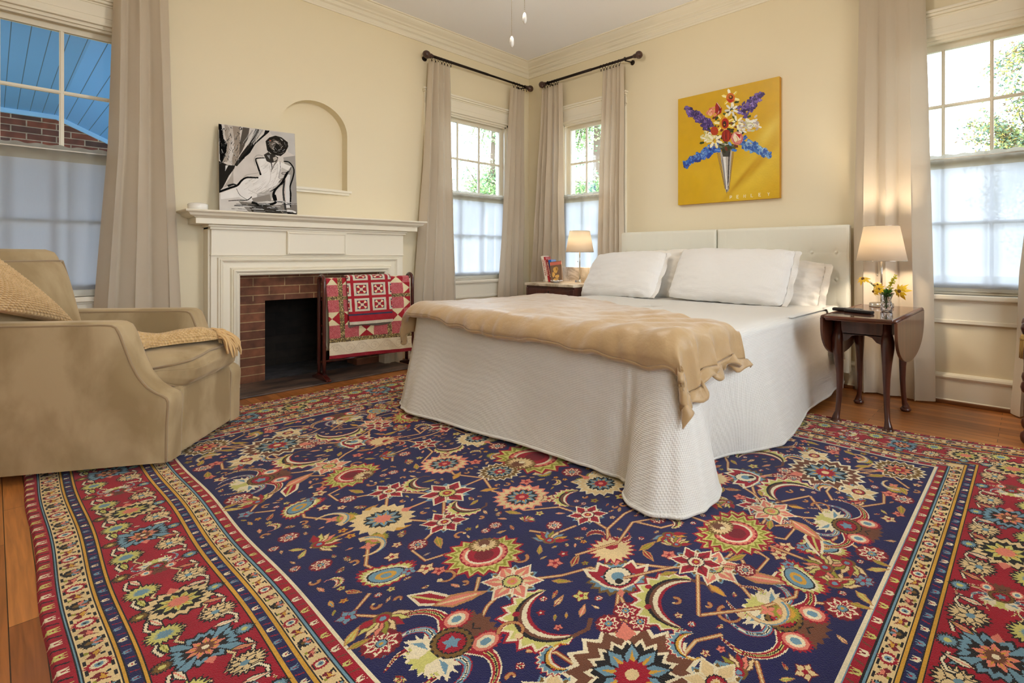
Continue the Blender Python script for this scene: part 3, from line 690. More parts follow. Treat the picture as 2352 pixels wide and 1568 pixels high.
# motifs on the two axes of the field
ax, ay = (FX0 + FX1) / 2, (FY0 + FY1) / 2
for sg in (-1, 1):
    y = lambda d: (FY0 + d if sg < 0 else FY1 - d); an = 0 if sg < 0 else math.pi
    stem([(ax, y(.10)), (ax, y(.9))]); palm((ax, y(.34)), .092, an, c0=CREAM, c1=PINK, core=PINK, out=CREAM); star((ax, y(.60)), .085, an, c1=RED, c2=LIME, back=LBL); fan((ax, y(.12)), .07, an)
    palm((ax, y(.86)), .08, an, c0=OCH)
    x = lambda d: (FX1 - d if sg < 0 else FX0 + d); an = math.pi / 2 if sg < 0 else -math.pi / 2
    stem([(x(.12), ay), (x(1.2), ay)]); shield((x(.45), ay), .088, an + math.pi); fan((x(.14), ay), .07, an); star((x(.75), ay), .08, an); palm((x(1.05), ay), .09, an, c0=CREAM, c1=PINK)
shield((ax, ay), .13, 0); rosette((ax + .25, ay), .04); rosette((ax - .25, ay), .04)


# small fillers wherever the ground is still empty
def free(P, rad, ref):
    q = cv.xf(P); x, y = int(q[0] / RES), int(q[1] / RES); k = int(rad / RES)
    if x - k < 0 or y - k < 0 or x + k >= cv.nx or y + k >= cv.ny: return False
    b = cv.a[y - k:y + k + 1:2, x - k:x + k + 1:2]; return bool((np.abs(b - ref).sum(-1) < 1e-4).all())
ref = np.array(lin(NAVY)[:3], np.float32); rf = random.Random(44)
for (rad, tries) in ((.050, 260), (.036, 500), (.026, 900), (.018, 1300)):
    for k in range(tries):
        P = (rf.uniform(.02, 1.46), rf.uniform(.02, 1.03)); cv.xf = lambda P: (FX1 - P[0] - RX0, FY0 + P[1] - RY0)
        if not free(P, rad * .80, ref): continue
        e = rf.randrange(6); a = rf.uniform(0, 6.28); s = rad * .78; c1, c2 = rf.choice([(PINK, CREAM), (LIME, OLV), (GOLD, LBL), (RED, LIME), (CREAM, RED), (OLV, GOLD)])
        def f():
            if rad > .045 and e % 2: saz(P, s * .95, a, c1=rf_c[0], c2=rf_c[1])
            elif e == 0: rosette(P, s * .72)
            elif e == 1: floret(P, s * .85, a, c1=c1, c2=RED if c1 != RED else IVO)
            elif e == 2: fan(P, s * .85, a)
            elif e == 3: curl(P, s * .95, a)
            else: leaf(P, s * .95, a, c1=c1, c2=c2)
        rf_c = (c1 if c1 != LIME else BRN, LIME); quad(f)
ref = np.array(lin(RED)[:3], np.float32)
for (rad, tries) in ((.036, 300), (.026, 700), (.018, 1100)):
    for k in range(tries):
        P = (rf.uniform(-.42, 1.46), -rf.uniform(.13, .33)) if rf.random() < .62 else (-rf.uniform(.15, .39), rf.uniform(-.3, 1.03)); cv.xf = lambda P: (FX1 - P[0] - RX0, FY0 + P[1] - RY0)
        if not free(P, rad * .85, ref): continue
        e = rf.randrange(4); a = rf.uniform(0, 6.28); s = rad * .72; c1 = rf.choice([CREAM, LIME, PINK, LBL, IVO, OLV])
        def f():
            if e == 0: o = Mo(P, s, a); o.petals(5, .1, 1.0, .3, c1, out=BLK); o.ring(.25, RED if c1 != PINK else LBL)
            else: leaf(P, s, a, c1=c1, c2=OCH, out=BLK)
        quad(f)
cv.xf = lambda P: (P[0] - RX0, P[1] - RY0)
cv.grain(.10, 3, .12)
M_rug = attr_mat('wool_pile', 0.95, sheen=0.15, bump=(420, .5), spec=0.08)
def rug_fn(U, V):
    X = U + RX0; Y = V + RY0
    # the weave is not perfectly square: far long side bows out towards the room's right end
    k = np.clip((Y - FY0) / (RY1 - FY0), 0, 1)
    Y = Y + k * (-.045 + .11 * np.clip((X - 4.05) / .5, 0, 1) ** 1.2 - .02 * np.sin(X * 1.3))
    X = X + np.clip((FX0 - X) / .6, 0, 1) * (.03 * np.sin(Y * 2.2 + 1))
    ed = np.minimum(np.minimum(U, RX1 - RX0 - U), np.minimum(V, RY1 - RY0 - V))
    Z = .011 * np.clip(ed / .006, 0, 1) + .0008 * np.sin(X * 9 + Y * 5) + .001
    return X, Y + .004 * np.sin(X * 7), Z
rug = empty('persian_rug', (2.7, -2.3, 0), label='large navy and crimson floral wool rug covering the floor under the bed', cat='rug')
pile = put('pile', cv.mesh('pile', rug_fn), M_rug, rug); pile.location = (-2.7, 2.3, 0)
fr = MB()
for k in range(330):
    y = RY0 + .02 + k * (RY1 - RY0 - .06) / 330; x = RX0 + .03 * math.sin(y * 2.2 + 1) + .004; l = .012 + .022 * rr.random()
    fr.tube([(x + .006, y, .006), (x - l * .5, y + rr.uniform(-.004, .004), .007), (x - l, y + rr.uniform(-.008, .008), .002)], .0022, 4)
M_fringe = mat('cotton_fringe', (226, 214, 196), .95)
fr.build('fringe', M_fringe, rug, loc=(-2.7, 2.3, 0), kind='stuff')
# ---------------------------------------------------------------- fireplace
def brick_mat(name, c1, c2, mortar, bw, rh, ms, axis='yz', soot=0.0, bumps=.6):
    m, nt, b = nodes(name); N, L = nt.nodes, nt.links
    tc = N.new('ShaderNodeTexCoord'); sx = N.new('ShaderNodeSeparateXYZ'); L.new(tc.outputs['Object'], sx.inputs[0])
    cb = N.new('ShaderNodeCombineXYZ')
    L.new(sx.outputs['Y' if axis[0] == 'y' else 'X'], cb.inputs[0]); L.new(sx.outputs['Z' if axis[1] == 'z' else 'Y'], cb.inputs[1])
    br = N.new('ShaderNodeTexBrick'); br.inputs['Scale'].default_value = 1.0; br.inputs['Brick Width'].default_value = bw; br.inputs['Row Height'].default_value = rh
    br.inputs['Mortar Size'].default_value = ms; br.inputs['Mortar Smooth'].default_value = .3; br.inputs['Bias'].default_value = -.1
    br.inputs['Color1'].default_value = lin(c1); br.inputs['Color2'].default_value = lin(c2); br.inputs['Mortar'].default_value = lin(mortar)
    L.new(cb.outputs[0], br.inputs['Vector'])
    no = N.new('ShaderNodeTexNoise'); no.inputs['Scale'].default_value = 14; no.inputs['Detail'].default_value = 8; L.new(tc.outputs['Object'], no.inputs['Vector'])
    mr = N.new('ShaderNodeMapRange'); mr.inputs['From Min'].default_value = .3; mr.inputs['From Max'].default_value = .7; mr.inputs['To Min'].default_value = .6; mr.inputs['To Max'].default_value = 1.25
    L.new(no.outputs['Fac'], mr.inputs['Value'])
    mx = N.new('ShaderNodeVectorMath'); mx.operation = 'SCALE'; L.new(br.outputs['Color'], mx.inputs[0]); L.new(mr.outputs[0], mx.inputs['Scale'])
    L.new(mx.outputs[0], b.inputs['Base Color']); b.inputs['Roughness'].default_value = .8
    bp = N.new('ShaderNodeBump'); bp.inputs['Strength'].default_value = bumps; bp.inputs['Distance'].default_value = .006; bp.invert = True
    L.new(br.outputs['Fac'], bp.inputs['Height'])
    b2 = N.new('ShaderNodeBump'); b2.inputs['Strength'].default_value = .5; b2.inputs['Distance'].default_value = .004; L.new(no.outputs['Fac'], b2.inputs['Height']); L.new(bp.outputs[0], b2.inputs['Normal'])
    L.new(b2.outputs[0], b.inputs['Normal'])
    return m
M_brick = brick_mat('hearth_brick', (134, 84, 58), (100, 62, 46), (176, 148, 108), .205, .0655, .0035)
M_brickj = brick_mat('jamb_brick', (134, 84, 58), (100, 62, 46), (176, 148, 108), 40.0, .0655, .0035)
M_soot = brick_mat('sooty_brick', (40, 32, 24), (26, 21, 17), (34, 28, 23), .205, .0655, .004)
M_sootf = mat('ash_floor', (74, 74, 80), .9, bump=(30, .8), var=((44, 42, 42), 9))
M_slate = mat('worn_hearth', (112, 92, 80), .5, bump=(16, .6), var=((66, 56, 54), 5, .4, .6), stretch=(1.5, .7, 1))
FP = empty('fireplace', (0, NC - .02, 0), label='cream painted fireplace mantelpiece around a brick firebox', cat='fireplace')
fc = NC - .02   # centre line of the chimney piece
def fb(mb, x0, x1, y0, y1, z0, z1, bev=0.0): mb.box(x0, x1, y0, y1, z0, z1, bev); return mb
# brick surround: jambs + lintel, world coordinates relative to the fireplace origin
OB = .525; OT = .815; FBH = .335; FBT = .612
b = MB(); b.box(-.16, .03, -OB - .01, -FBH, 0, FBT, mi=1).box(-.16, .03, FBH, OB + .01, 0, FBT, mi=1).box(-.16, .03, -OB - .01, -FBH, FBT, OT + .01).box(-.16, .03, FBH, OB + .01, FBT, OT + .01).box(-.16, .03, -FBH, FBH, FBT, OT + .01)
b.build('brick_surround', [M_brick, M_brickj], FP)
# firebox: splayed sides, leaning back, floor
t = MB()
t.faces([[(-.16, -FBH, 0), (-.16, -FBH, FBT), (-.52, -.22, FBT + .3), (-.52, -.22, 0)], [(-.16, FBH, 0), (-.52, .22, 0), (-.52, .22, FBT + .3), (-.16, FBH, FBT)],
         [(-.52, -.22, 0), (-.52, -.22, FBT + .3), (-.52, .22, FBT + .3), (-.52, .22, 0)], [(-.16, -FBH, FBT), (-.16, FBH, FBT), (-.52, .22, FBT + .3), (-.52, -.22, FBT + .3)]])
t.box(-.60, -.56, -.6, .6, -.02, 1.2).box(-.56, -.2, -.62, -.54, -.02, 1.2).box(-.56, -.2, .54, .62, -.02, 1.2).box(-.56, -.2, -.62, .62, 1.0, 1.2)
t.build('firebox', M_soot, FP)
MB().box(-.56, .03, -FBH, FBH, -.02, .012, .004).build('firebox_floor', M_sootf, FP)
h = MB(); h.box(.0305, .47, -.62, .62, .0, .012, .005)
hb = h.build('hearth_slab', M_slate, FP)
# wooden surround
s = MB()
BX = .14; HB = .683
s.box(.001, BX - .02, -HB - .012, -OB - .09, 0, 1.172).box(.001, BX - .02, OB + .09, HB + .012, 0, 1.172)       # side returns
s.box(.03, BX, -HB, -OB - .002, 0, .958).box(.03, BX, OB + .002, HB, 0, .958).box(.03, BX, -OB - .002, OB + .002, OT + .002, .958)
s.build('surround_frame', M_trim, FP)
def frame_sweep(mb, half, top, prof):
    """moulding run round an opening: prof = (outward offset, projection)"""
    t = bmesh.new()
    path = lambda o: [(-half - o, 0), (-half - o, top + o), (half + o, top + o), (half + o, 0)]
    rows = [[t.verts.new((BX + p, y, z)) for (y, z) in path(o)] for (o, p) in prof]
    for a, bq in zip(rows, rows[1:]):
        for i in range(3): t.faces.new((a[i], a[i + 1], bq[i + 1], bq[i]))
    bmesh.ops.recalc_face_normals(t, faces=t.faces); mb.add(t)
mo = MB()
frame_sweep(mo, OB, OT, [(-.006, -.1), (-.006, .004), (.004, .012), (.010, .010), (.014, .016), (.026, .026), (.034, .024), (.038, .014), (.044, .018), (.050, .006), (.052, -.001)])
frame_sweep(mo, OB, OT, [(.088, -.001), (.088, .006), (.092, .008), (.100, .020), (.108, .022), (.112, .014), (.120, .016), (.124, .004), (.124, -.001)])
mo.build('picture_moulding', M_trim, FP)
f = MB(); f.box(.02, BX + .010, -HB, HB, .958, 1.17).box(.02, BX + .016, -HB - .004, HB + .004, .950, .960, .003)
PC, PH = -.02, .212
f.box(BX + .008, BX + .030, PC - PH, PC + PH, .962, 1.17)
f.build('frieze', M_trim, FP)
fp = MB()
for (y0, y1, z0, z1) in ((PC - PH, PC - PH + .014, .962, 1.128), (PC + PH - .014, PC + PH, .962, 1.128), (PC - PH + .0135, PC + PH - .0135, .9625, .974), (PC - PH + .0135, PC + PH - .0135, 1.116, 1.1275)):
    fp.box(BX + .029, BX + .036, y0, y1, z0, z1, .003)
fp.build('frieze_panel', M_trim, FP)
c = MB()
def tier(x1, hy, z0, z1, bev=.0): c.box(.001, x1, -hy, hy, z0, z1, bev)
tier(BX + .034, HB + .012, 1.133, 1.150, .003); tier(BX + .044, HB + .022, 1.148, 1.166, .005)
tier(.222, HB + .098, 1.166, 1.206, .003)
prof = [(.222, 1.206), (.228, 1.207), (.232, 1.212), (.240, 1.214), (.256, 1.222), (.264, 1.236), (.268, 1.238), (.270, 1.240), (.280, 1.243), (.284, 1.250), (.280, 1.257)]
tt = bmesh.new(); rows = []
for (x, z) in prof:
    y = HB + .098 + (x - .222); rows.append([tt.verts.new(p) for p in ((.001, -y, z), (x, -y, z), (x, y, z), (.001, y, z))])
for a, bq in zip(rows, rows[1:]):
    for i in range(3): tt.faces.new((a[i], a[i + 1], bq[i + 1], bq[i]))
tt.faces.new(rows[-1]); tt.faces.new(list(reversed(rows[0]))); bmesh.ops.recalc_face_normals(tt, faces=tt.faces); c.add(tt)
c.build('mantel_shelf', M_trim, FP)

# ---------------------------------------------------------------- ink painting leaning on the mantel
def to_lin(c): return np.array(lin(c)[:3], np.float32)
def make_nude():
    W, H = .50, .63
    c = Cv(W, H, .0016, (214, 208, 203))
    K = 1 / 1432.0 * W * 1.13   # photo-crop pixels -> metres
    # sheared source: convert traced picture coordinates into canvas coordinates
    TL, TR, BL, BRr = (62, 90), (1285, 285), (150, 1440), (1365, 1500)
    def inv(x, y):
        u, v = .5, .5
        for _ in range(12):
            px = (1 - v) * ((1 - u) * TL[0] + u * TR[0]) + v * ((1 - u) * BL[0] + u * BRr[0]); py = (1 - v) * ((1 - u) * TL[1] + u * TR[1]) + v * ((1 - u) * BL[1] + u * BRr[1])
            u += (x - px) / 1220; v += (y - py) / 1290
        return (u * W, (1 - v) * H)
    c.xf = lambda p: inv(p[0], p[1])
    G = lambda v, w=0: (v + w, v, v - w)
    r = random.Random(3)
    def ln(pts, w, col, w2=None):
        q = [inv(*p) for p in pts]; xf = c.xf; c.xf = lambda p: p
        # smooth
        P = [Vector(p) for p in q]; out = []
        for i in range(len(P) - 1):
            a, b_, d, e = P[max(i - 1, 0)], P[i], P[i + 1], P[min(i + 2, len(P) - 1)]
            for k in range(6):
                t = k / 6; out.append(.5 * ((2 * b_) + (d - a) * t + (2 * a - 5 * b_ + 4 * d - e) * t * t + (3 * b_ - a - 3 * d + e) * t ** 3))
        out.append(P[-1]); s = W / 1220
        c.line([tuple(p) for p in out], w * s, col, None if w2 is None else w2 * s); c.xf = xf
    # washes
    c.poly([(1100, 640), (1300, 620), (1365, 1500), (1250, 1500), (1200, 1000)], G(158, 4)); c.poly([(860, 230), (1285, 285), (1300, 620), (1180, 560), (1150, 380), (900, 290)], G(196, 2))
    c.poly([(150, 1170), (560, 1260), (1000, 1300), (1365, 1400), (1365, 1500), (150, 1440)], G(205, 4)); c.poly([(420, 1290), (1000, 1360), (1365, 1330), (1365, 1500), (600, 1470)], G(120, 6)); c.poly([(560, 1340), (1000, 1380), (1150, 1500), (640, 1460)], G(52, 4))
    # body light
    c.poly([(150, 1170), (380, 1080), (480, 960), (700, 930), (760, 880), (680, 660), (800, 640), (1030, 700), (1240, 780), (1140, 900), (1100, 1060), (950, 1180), (900, 1300), (640, 1300), (420, 1230), (160, 1260)], G(232, 2))
    c.poly([(700, 1180), (1000, 1060), (1120, 900), (1100, 1080), (960, 1180), (920, 1290), (700, 1290)], G(176, 4)); c.poly([(620, 1250), (900, 1190), (930, 1290), (650, 1310)], G(140, 6))
    c.poly([(1080, 790), (1200, 850), (1120, 960), (1040, 940)], G(196, 4)); c.poly([(1040, 1000), (1130, 930), (1130, 1040), (1040, 1080)], G(110, 5))
    for k in range(90):
        x = r.uniform(480, 1020); y = r.uniform(760, 1200)
        if y > 1230 - (x - 480) * .05 or (x < 700 and y < 960): continue
        d = r.uniform(40, 110); ln([(x, y), (x + d * .6, y - d * .35), (x + d, y - d * .8)], r.uniform(4, 16), G(r.choice([238, 224, 212, 206, 196]), 3), 3)
    ln([(880, 760), (905, 900), (880, 1020), (760, 1130)], 14, G(206, 3), 8); ln([(1010, 740), (1000, 900), (940, 1060)], 10, G(196, 3), 5); ln([(560, 1120), (700, 1180), (820, 1200)], 18, G(208, 3), 8)
    # trees
    c.poly([(62, 90), (105, 100), (150, 330), (205, 400), (200, 560), (240, 660), (130, 700), (110, 650)], G(8)); c.poly([(150, 105), (200, 118), (250, 300), (240, 460), (225, 690), (150, 690), (200, 560), (205, 400), (160, 250)], G(160, 10))
    c.poly([(205, 120), (268, 128), (300, 300), (235, 390)], G(190, 8)); c.poly([(270, 128), (385, 148), (400, 400), (395, 590), (360, 730), (300, 740), (290, 640), (320, 500), (300, 300)], G(148, 12))
    c.poly([(430, 155), (535, 172), (520, 330), (440, 520), (395, 600), (400, 380)], G(84, 6)); c.poly([(625, 185), (695, 195), (640, 350), (540, 560), (370, 760), (330, 740), (430, 560), (560, 380)], G(40, 3)); c.poly([(785, 212), (860, 220), (850, 245), (640, 420), (560, 560), (440, 660), (420, 640), (600, 430), (770, 270)], G(22))
    c.poly([(95, 670), (240, 740), (345, 745), (330, 800), (260, 900), (180, 1080), (130, 1140)], G(34, 3)); c.poly([(200, 740), (240, 745), (200, 830)], G(222)); c.poly([(290, 900), (320, 800), (330, 1020), (250, 1060), (190, 1080)], G(170, 8))
    for k in range(130):
        x = r.uniform(90, 420); y = r.uniform(130, 700)
        if r.random() < .6: ln([(x, y), (x + r.uniform(-20, 20), y + r.uniform(10, 40)), (x + r.uniform(-30, 30), y + r.uniform(20, 60))], r.uniform(3, 9), G(r.choice([30, 50, 90, 190])))
    for k in range(26):
        x = 560 + r.uniform(0, 220); ln([(x, 190 + r.uniform(0, 20)), (x - 60, 300), (x - 130, 420 + r.uniform(-30, 30))], r.uniform(2, 6), G(r.choice([230, 60, 200])))
    # contour strokes
    D = G(8)
    ln([(120, 1150), (280, 1090), (390, 1050), (450, 980), (520, 935), (620, 935), (710, 940)], 38, D, 26); ln([(250, 1060), (330, 1035), (380, 1050)], 40, G(30), 20)
    ln([(800, 640), (700, 640), (655, 660), (690, 760), (745, 900)], 16, D, 30); ln([(770, 610), (680, 595), (630, 660), (660, 760)], 26, G(180, 4), 10); ln([(480, 930), (540, 890), (680, 870), (720, 850)], 22, G(185, 6), 8)
    ln([(1110, 700), (1200, 715), (1270, 790), (1290, 860), (1270, 960), (1230, 1090), (1245, 1200), (1240, 1390)], 22, D, 26); ln([(1200, 850), (1140, 920), (1130, 1020), (1120, 1150), (1140, 1300), (1170, 1440)], 30, G(60), 34); ln([(1200, 900), (1190, 1050), (1200, 1300), (1210, 1400)], 60, G(222), 60)
    ln([(1240, 790), (1200, 860), (1100, 870), (1090, 890), (1140, 895)], 9, D); ln([(1180, 870), (1130, 960), (1050, 1060), (950, 1130), (900, 1150)], 40, D, 8); ln([(1130, 1000), (1000, 1110), (960, 1200), (990, 1290)], 26, D, 50)
    ln([(620, 1310), (760, 1345), (900, 1345), (1000, 1310), (980, 1200)], 46, D, 40); ln([(270, 1285), (420, 1275), (550, 1275), (620, 1225)], 12, D, 16); ln([(380, 1100), (440, 1200), (560, 1275)], 8, G(60)); ln([(1050, 700), (1060, 820), (1040, 950), (1120, 960)], 7, G(60))
    ln([(1190, 1440), (1280, 1450), (1340, 1470)], 40, G(228), 30); ln([(1200, 1480), (1350, 1490)], 22, D)
    for k in range(60):
        y = r.uniform(1290, 1490); x = r.uniform(300, 1200); ln([(x, y), (x + r.uniform(60, 200), y + r.uniform(0, 14))], r.uniform(4, 16), G(r.choice([20, 30, 60, 130, 200])))
    # hair
    c.poly([(800, 380), (860, 325), (960, 300), (1060, 330), (1170, 410), (1180, 480), (1130, 570), (1060, 620), (960, 600), (860, 560), (830, 520)], G(34, 3)); c.poly([(780, 590), (860, 545), (960, 600), (1020, 640), (1000, 700), (900, 720), (830, 690)], G(52, 4))
    c.poly([(860, 380), (940, 350), (990, 400), (920, 520), (870, 470)], G(104, 8)); c.poly([(930, 640), (980, 620), (1010, 660), (950, 700)], G(176, 8)); c.poly([(830, 600), (880, 600), (880, 660)], G(150))
    for k in range(60):
        a = r.uniform(0, 6.28); R_ = r.uniform(.2, 1); x = 985 + 170 * R_ * math.cos(a); y = 460 + 140 * R_ * math.sin(a)
        ln([(x, y), (x + 30 * math.sin(a), y - 24 * math.cos(a)), (x + 60 * math.sin(a), y - 40 * math.cos(a))], r.uniform(4, 14), G(r.choice([16, 20, 70, 120, 200]), r.choice([0, 6])))
    ln([(900, 700), (920, 780), (910, 860)], 22, G(70), 6); ln([(1000, 690), (950, 760), (930, 820)], 24, G(110, 6), 6)
    ln([(865, 365), (885, 380)], 18, (190, 90, 60)); c.poly([(480, 640), (440, 660), (470, 590)], G(22))
    c.grain(.03, 5, .05)
    return c
M_canvas = attr_mat('painted_canvas', .8, bump=(700, .15), spec=.08)
cn = make_nude()
BLp, BRp, TLp = Vector((.168, -2.915, 1.258)), Vector((.250, -2.465, 1.258)), Vector((.045, -2.93, 1.885))
ex = (BRp - BLp); wn = ex.length; ex.normalize(); ey = (TLp - BLp); ey = (ey - ex * ey.dot(ex)); hn = ey.length; ey.normalize(); ez = ex.cross(ey)
Mn = Matrix((( ex.x, ey.x, ez.x, BLp.x), (ex.y, ey.y, ez.y, BLp.y), (ex.z, ey.z, ez.z, BLp.z), (0, 0, 0, 1)))
np_ = empty('figure_painting', label='square unframed black and white ink painting of a seated nude seen from behind', cat='painting'); np_.matrix_world = Mn
sx, sy = wn / cn.w, hn / cn.h
put('canvas_face', cn.mesh('canvas_face', lambda U, V: (U * sx, V * sy, U * 0 + .0005)), M_canvas, np_)
M_cedge = mat('canvas_edge', (34, 30, 28), .7)
MB().box(0, wn, 0, hn, -.022, 0, .001).build('canvas_side', M_cedge, np_)
# small white dish
M_porc = mat('white_porcelain', (240, 238, 232), .18, coat=.5)
d = MB(); d.lathe([(.0, 0), (.050, 0), (.053, .004), (.054, .036), (.050, .040), (.046, .043), (.030, .047), (.0, .048)], n=32)
d.build('lidded_dish', M_porc, label='small round white lidded dish at the left end of the mantel shelf', cat='dish', loc=(.185, -3.035, 1.2575))
# ---------------------------------------------------------------- curtains
M_drape = fabric('linen_drape', (208, 194, 173), weave=1500, strength=.15, rough=.85, sheen=.35, fold=(5, .35), translucent=.12)
M_iron = mat('bronze_metal', (44, 34, 30), .42, metal=.75)
M_wood_ball = mat('dark_turned_wood', (66, 38, 28), .35, coat=.3)
def wallpt(wall, a, d, z): return (d, a, z) if wall == 'x' else (a, -d, z)
def drape(wall, rows, folds, seed, base=.105, amp=.05, label='', pinch=.35, bottom=.012, top=2.80, swirl=0.0):
    """rows: list of (z, a0, a1) from top to bottom"""
    r = random.Random(seed)
    zs = [q[0] for q in rows][::-1]; A0 = [q[1] for q in rows][::-1]; A1 = [q[2] for q in rows][::-1]
    cen = [0.0]
    for k in range(folds): cen.append(cen[-1] + r.uniform(.65, 1.45))
    tot = cen[-1]; knots = [c / tot for c in cen]; am = [r.uniform(.65, 1.0) for _ in range(folds + 1)]
    sk = [r.uniform(-.18, .18) for _ in range(folds + 1)]
    NU, NV = 26 * folds, 56
    def f(u, v):
        z = lerp(top, bottom, v); a0 = interp(zs, A0, z); a1 = interp(zs, A1, z)
        uu = u + .03 * nz(u * 3, v * 1.3, seed, 1.0) * sst(0, .2, v)
        uu = min(max(uu, 0), 1)
        k = max(i for i in range(len(knots)) if knots[i] <= uu + 1e-9); k = min(k, folds - 1)
        t = (uu - knots[k]) / (knots[k + 1] - knots[k])
        w = max(0, math.sin(math.pi * t)) ** .62 * am[k]
        drop = 1 - v
        ampz = amp * (.55 + .45 * sst(0, .5, v)) 
        d = base - .045 + w * ampz * 2.0 * (1 + .15 * nz(k * 3.1, v * 2.2, seed)) 
        s = (t - .5) * 1.0; along = u + (knots[k + 1] - knots[k]) * (.20 * math.sin(2 * math.pi * t)) * (.5 + .5 * v) + sk[k] * .05 * v * math.sin(math.pi * t)
        d += .006 * nz(u * 9, z * 2.2, seed + 5) + .010 * nz(u * 4, z * 1.0, seed + 9)
        lowz = sst(.25, 0.0, z); d += .012 * lowz * nz(u * 14, z * 9, seed + 2) + .012 * lowz
        return wallpt(wall, lerp(a0, a1, min(max(along, 0), 1)), max(d, .045), z + .004 * nz(u * 8, 0, seed))
    mb = MB(); mb.grid(f, NU, NV); o = mb.build('curtain', M_drape, label=label, cat='curtain')
    return o
G1 = 'cream floor length curtains'
drape('x', [(2.80, -3.42, -3.17), (1.64, -3.452, -3.145), (.65, -3.512, -3.105), (0, -3.53, -3.09)], 3, 14, base=.125, amp=.055, label='tall cream curtain panel hanging between the far left window and the fireplace')
drape('x', [(2.80, -1.300, -1.075), (1.8, -1.36, -1.05), (.56, -1.453, -1.011), (0, -1.475, -.995)], 4, 5, base=.12, amp=.045, label='long cream curtain panel right beside the fireplace mantel, left side of the corner window')
drape('x', [(2.80, -.325, -.135), (1.8, -.40, -.14), (.6, -.493, -.146), (0, -.52, -.15)], 4, 21, base=.115, amp=.036, label='narrow cream curtain panel nearest the room corner on the fireplace wall')
drape('y', [(2.78, .292, .615), (1.6, .215, .64), (.7, .127, .66), (0, .10, .67)], 5, 31, base=.105, amp=.034, label='cream curtain panel hanging behind the books on the marble topped chest')
drape('y', [(2.78, 1.196, 1.462), (1.06, 1.135, 1.474), (0, 1.12, 1.48)], 5, 44, base=.11, amp=.036, label='cream curtain panel beside the left end of the white headboard')
drape('y', [(2.80, 3.585, 3.99), (2.4, 3.58, 3.999), (1.15, 3.55, 4.03), (0, 3.56, 4.055)], 3, 63, base=.105, amp=.044, label='wide cream curtain panel behind the drop leaf table lit by its lamp')
drape('y', [(2.80, 4.56, 4.86), (1.6, 4.55, 4.9), (.85, 4.475, 4.84), (.4, 4.462, 4.85), (0.05, 4.435, 4.87)], 4, 72, base=.11, amp=.045, label='pale curtain panel at the right hand edge of the photo, tied with a tassel')

def rod(wall, a0, a1, z, d, ringpos, label, brk):
    root = empty('curtain_rod', wallpt(wall, (a0 + a1) / 2, d, z), label=label, cat='curtain rod')
    mid = (a0 + a1) / 2
    def L(a, dd=0.0, zz=0.0): # local
        return Vector(wallpt(wall, a - mid, dd, zz)) if wall == 'x' else Vector((a - mid, -dd, zz))
    b = MB(); b.tube([L(a0 + .05), L(a1 - .05)], .0115, 12); b.tube([L(a0 + .05), L(lerp(a0, a1, .55))], .0135, 12); b.build('pole', M_iron, root)
    for (a, sg) in ((a0, 1), (a1, -1)):
        f = MB(); pr = [(.0, -.036)] + [(.036 * math.sin(t), -.036 * math.cos(t)) for t in [math.pi * k / 14 for k in range(1, 12)]] + [(.020, .034), (.016, .038), (.021, .042), (.021, .046), (.014, .050), (.018, .056), (.018, .060), (.012, .066)]
        t = [(r_, z_ * sg) for r_, z_ in pr]
        if sg < 0: t = t[::-1]
        f.lathe(t, c=(0, 0, 0), n=20, axis='y' if wall == 'x' else 'x')
        fo = f.build('finial', M_wood_ball, root, loc=L(a))
    for a in brk:
        k = MB(); k.tube([L(a, -d + .01), L(a, -.03, -.01), L(a, -.0, -.016)], .006, 8)
        k.lathe([(0, 0), (.024, 0), (.024, .006), (.012, .012), (0, .012)], n=16, axis='x' if wall == 'x' else 'y', M=Matrix.Translation(L(a, -d) ) @ (Matrix.Identity(4) if wall == 'x' else Matrix.Rotation(math.pi, 4, 'Z')))
        k.tube([L(a, -.0 + .0165 * math.cos(t), .0165 * math.sin(t)) for t in [2 * math.pi * i / 16 for i in range(16)]], .0035, 6, closed=True)
        k.build('bracket', M_iron, root)
    r = random.Random(int(abs(a0) * 100))
    for a in ringpos:
        k = MB(); tl = r.uniform(-.25, .25); a += r.uniform(-.004, .004)
        k.tube([L(a + tl * .02 * math.sin(t), .020 * math.cos(t), -.008 + .020 * math.sin(t)) for t in [2 * math.pi * i / 18 for i in range(18)]], .0022, 6, closed=True)
        k.tube([L(a, 0, -.028), L(a, 0, -.034)], .0018, 5); k.box(*[0, 0, 0, 0, 0, 0]) if False else None
        p = L(a, 0, -.040); k.box(p.x - .003, p.x + .003, p.y - .004, p.y + .004, p.z - .008, p.z + .006, .001)
        k.build('ring', M_iron, root)
    return root
def spread(a0, a1, n): return [lerp(a0, a1, k / (n - 1)) for k in range(n)]
rod('x', -1.345, -.083, 2.835, .12, spread(-1.29, -1.09, 7) + spread(-.315, -.14, 6), 'dark metal curtain rod with wooden ball ends on the fireplace wall', (-1.30, -.16))
rod('y', .357, 1.685, 2.819, .12, spread(.40, .60, 6) + spread(1.215, 1.45, 7), 'dark metal curtain rod with wooden ball ends on the headboard wall', (.45, 1.52))
rod('x', -4.45, -3.05, 2.835, .12, spread(-3.40, -3.19, 7), 'dark metal curtain rod above the far left window', (-4.3, -3.12))
rod('y', 3.50, 4.95, 2.835, .12, spread(3.60, 3.97, 8) + spread(4.58, 4.84, 6), 'dark metal curtain rod above the far right window', (3.55, 4.9))

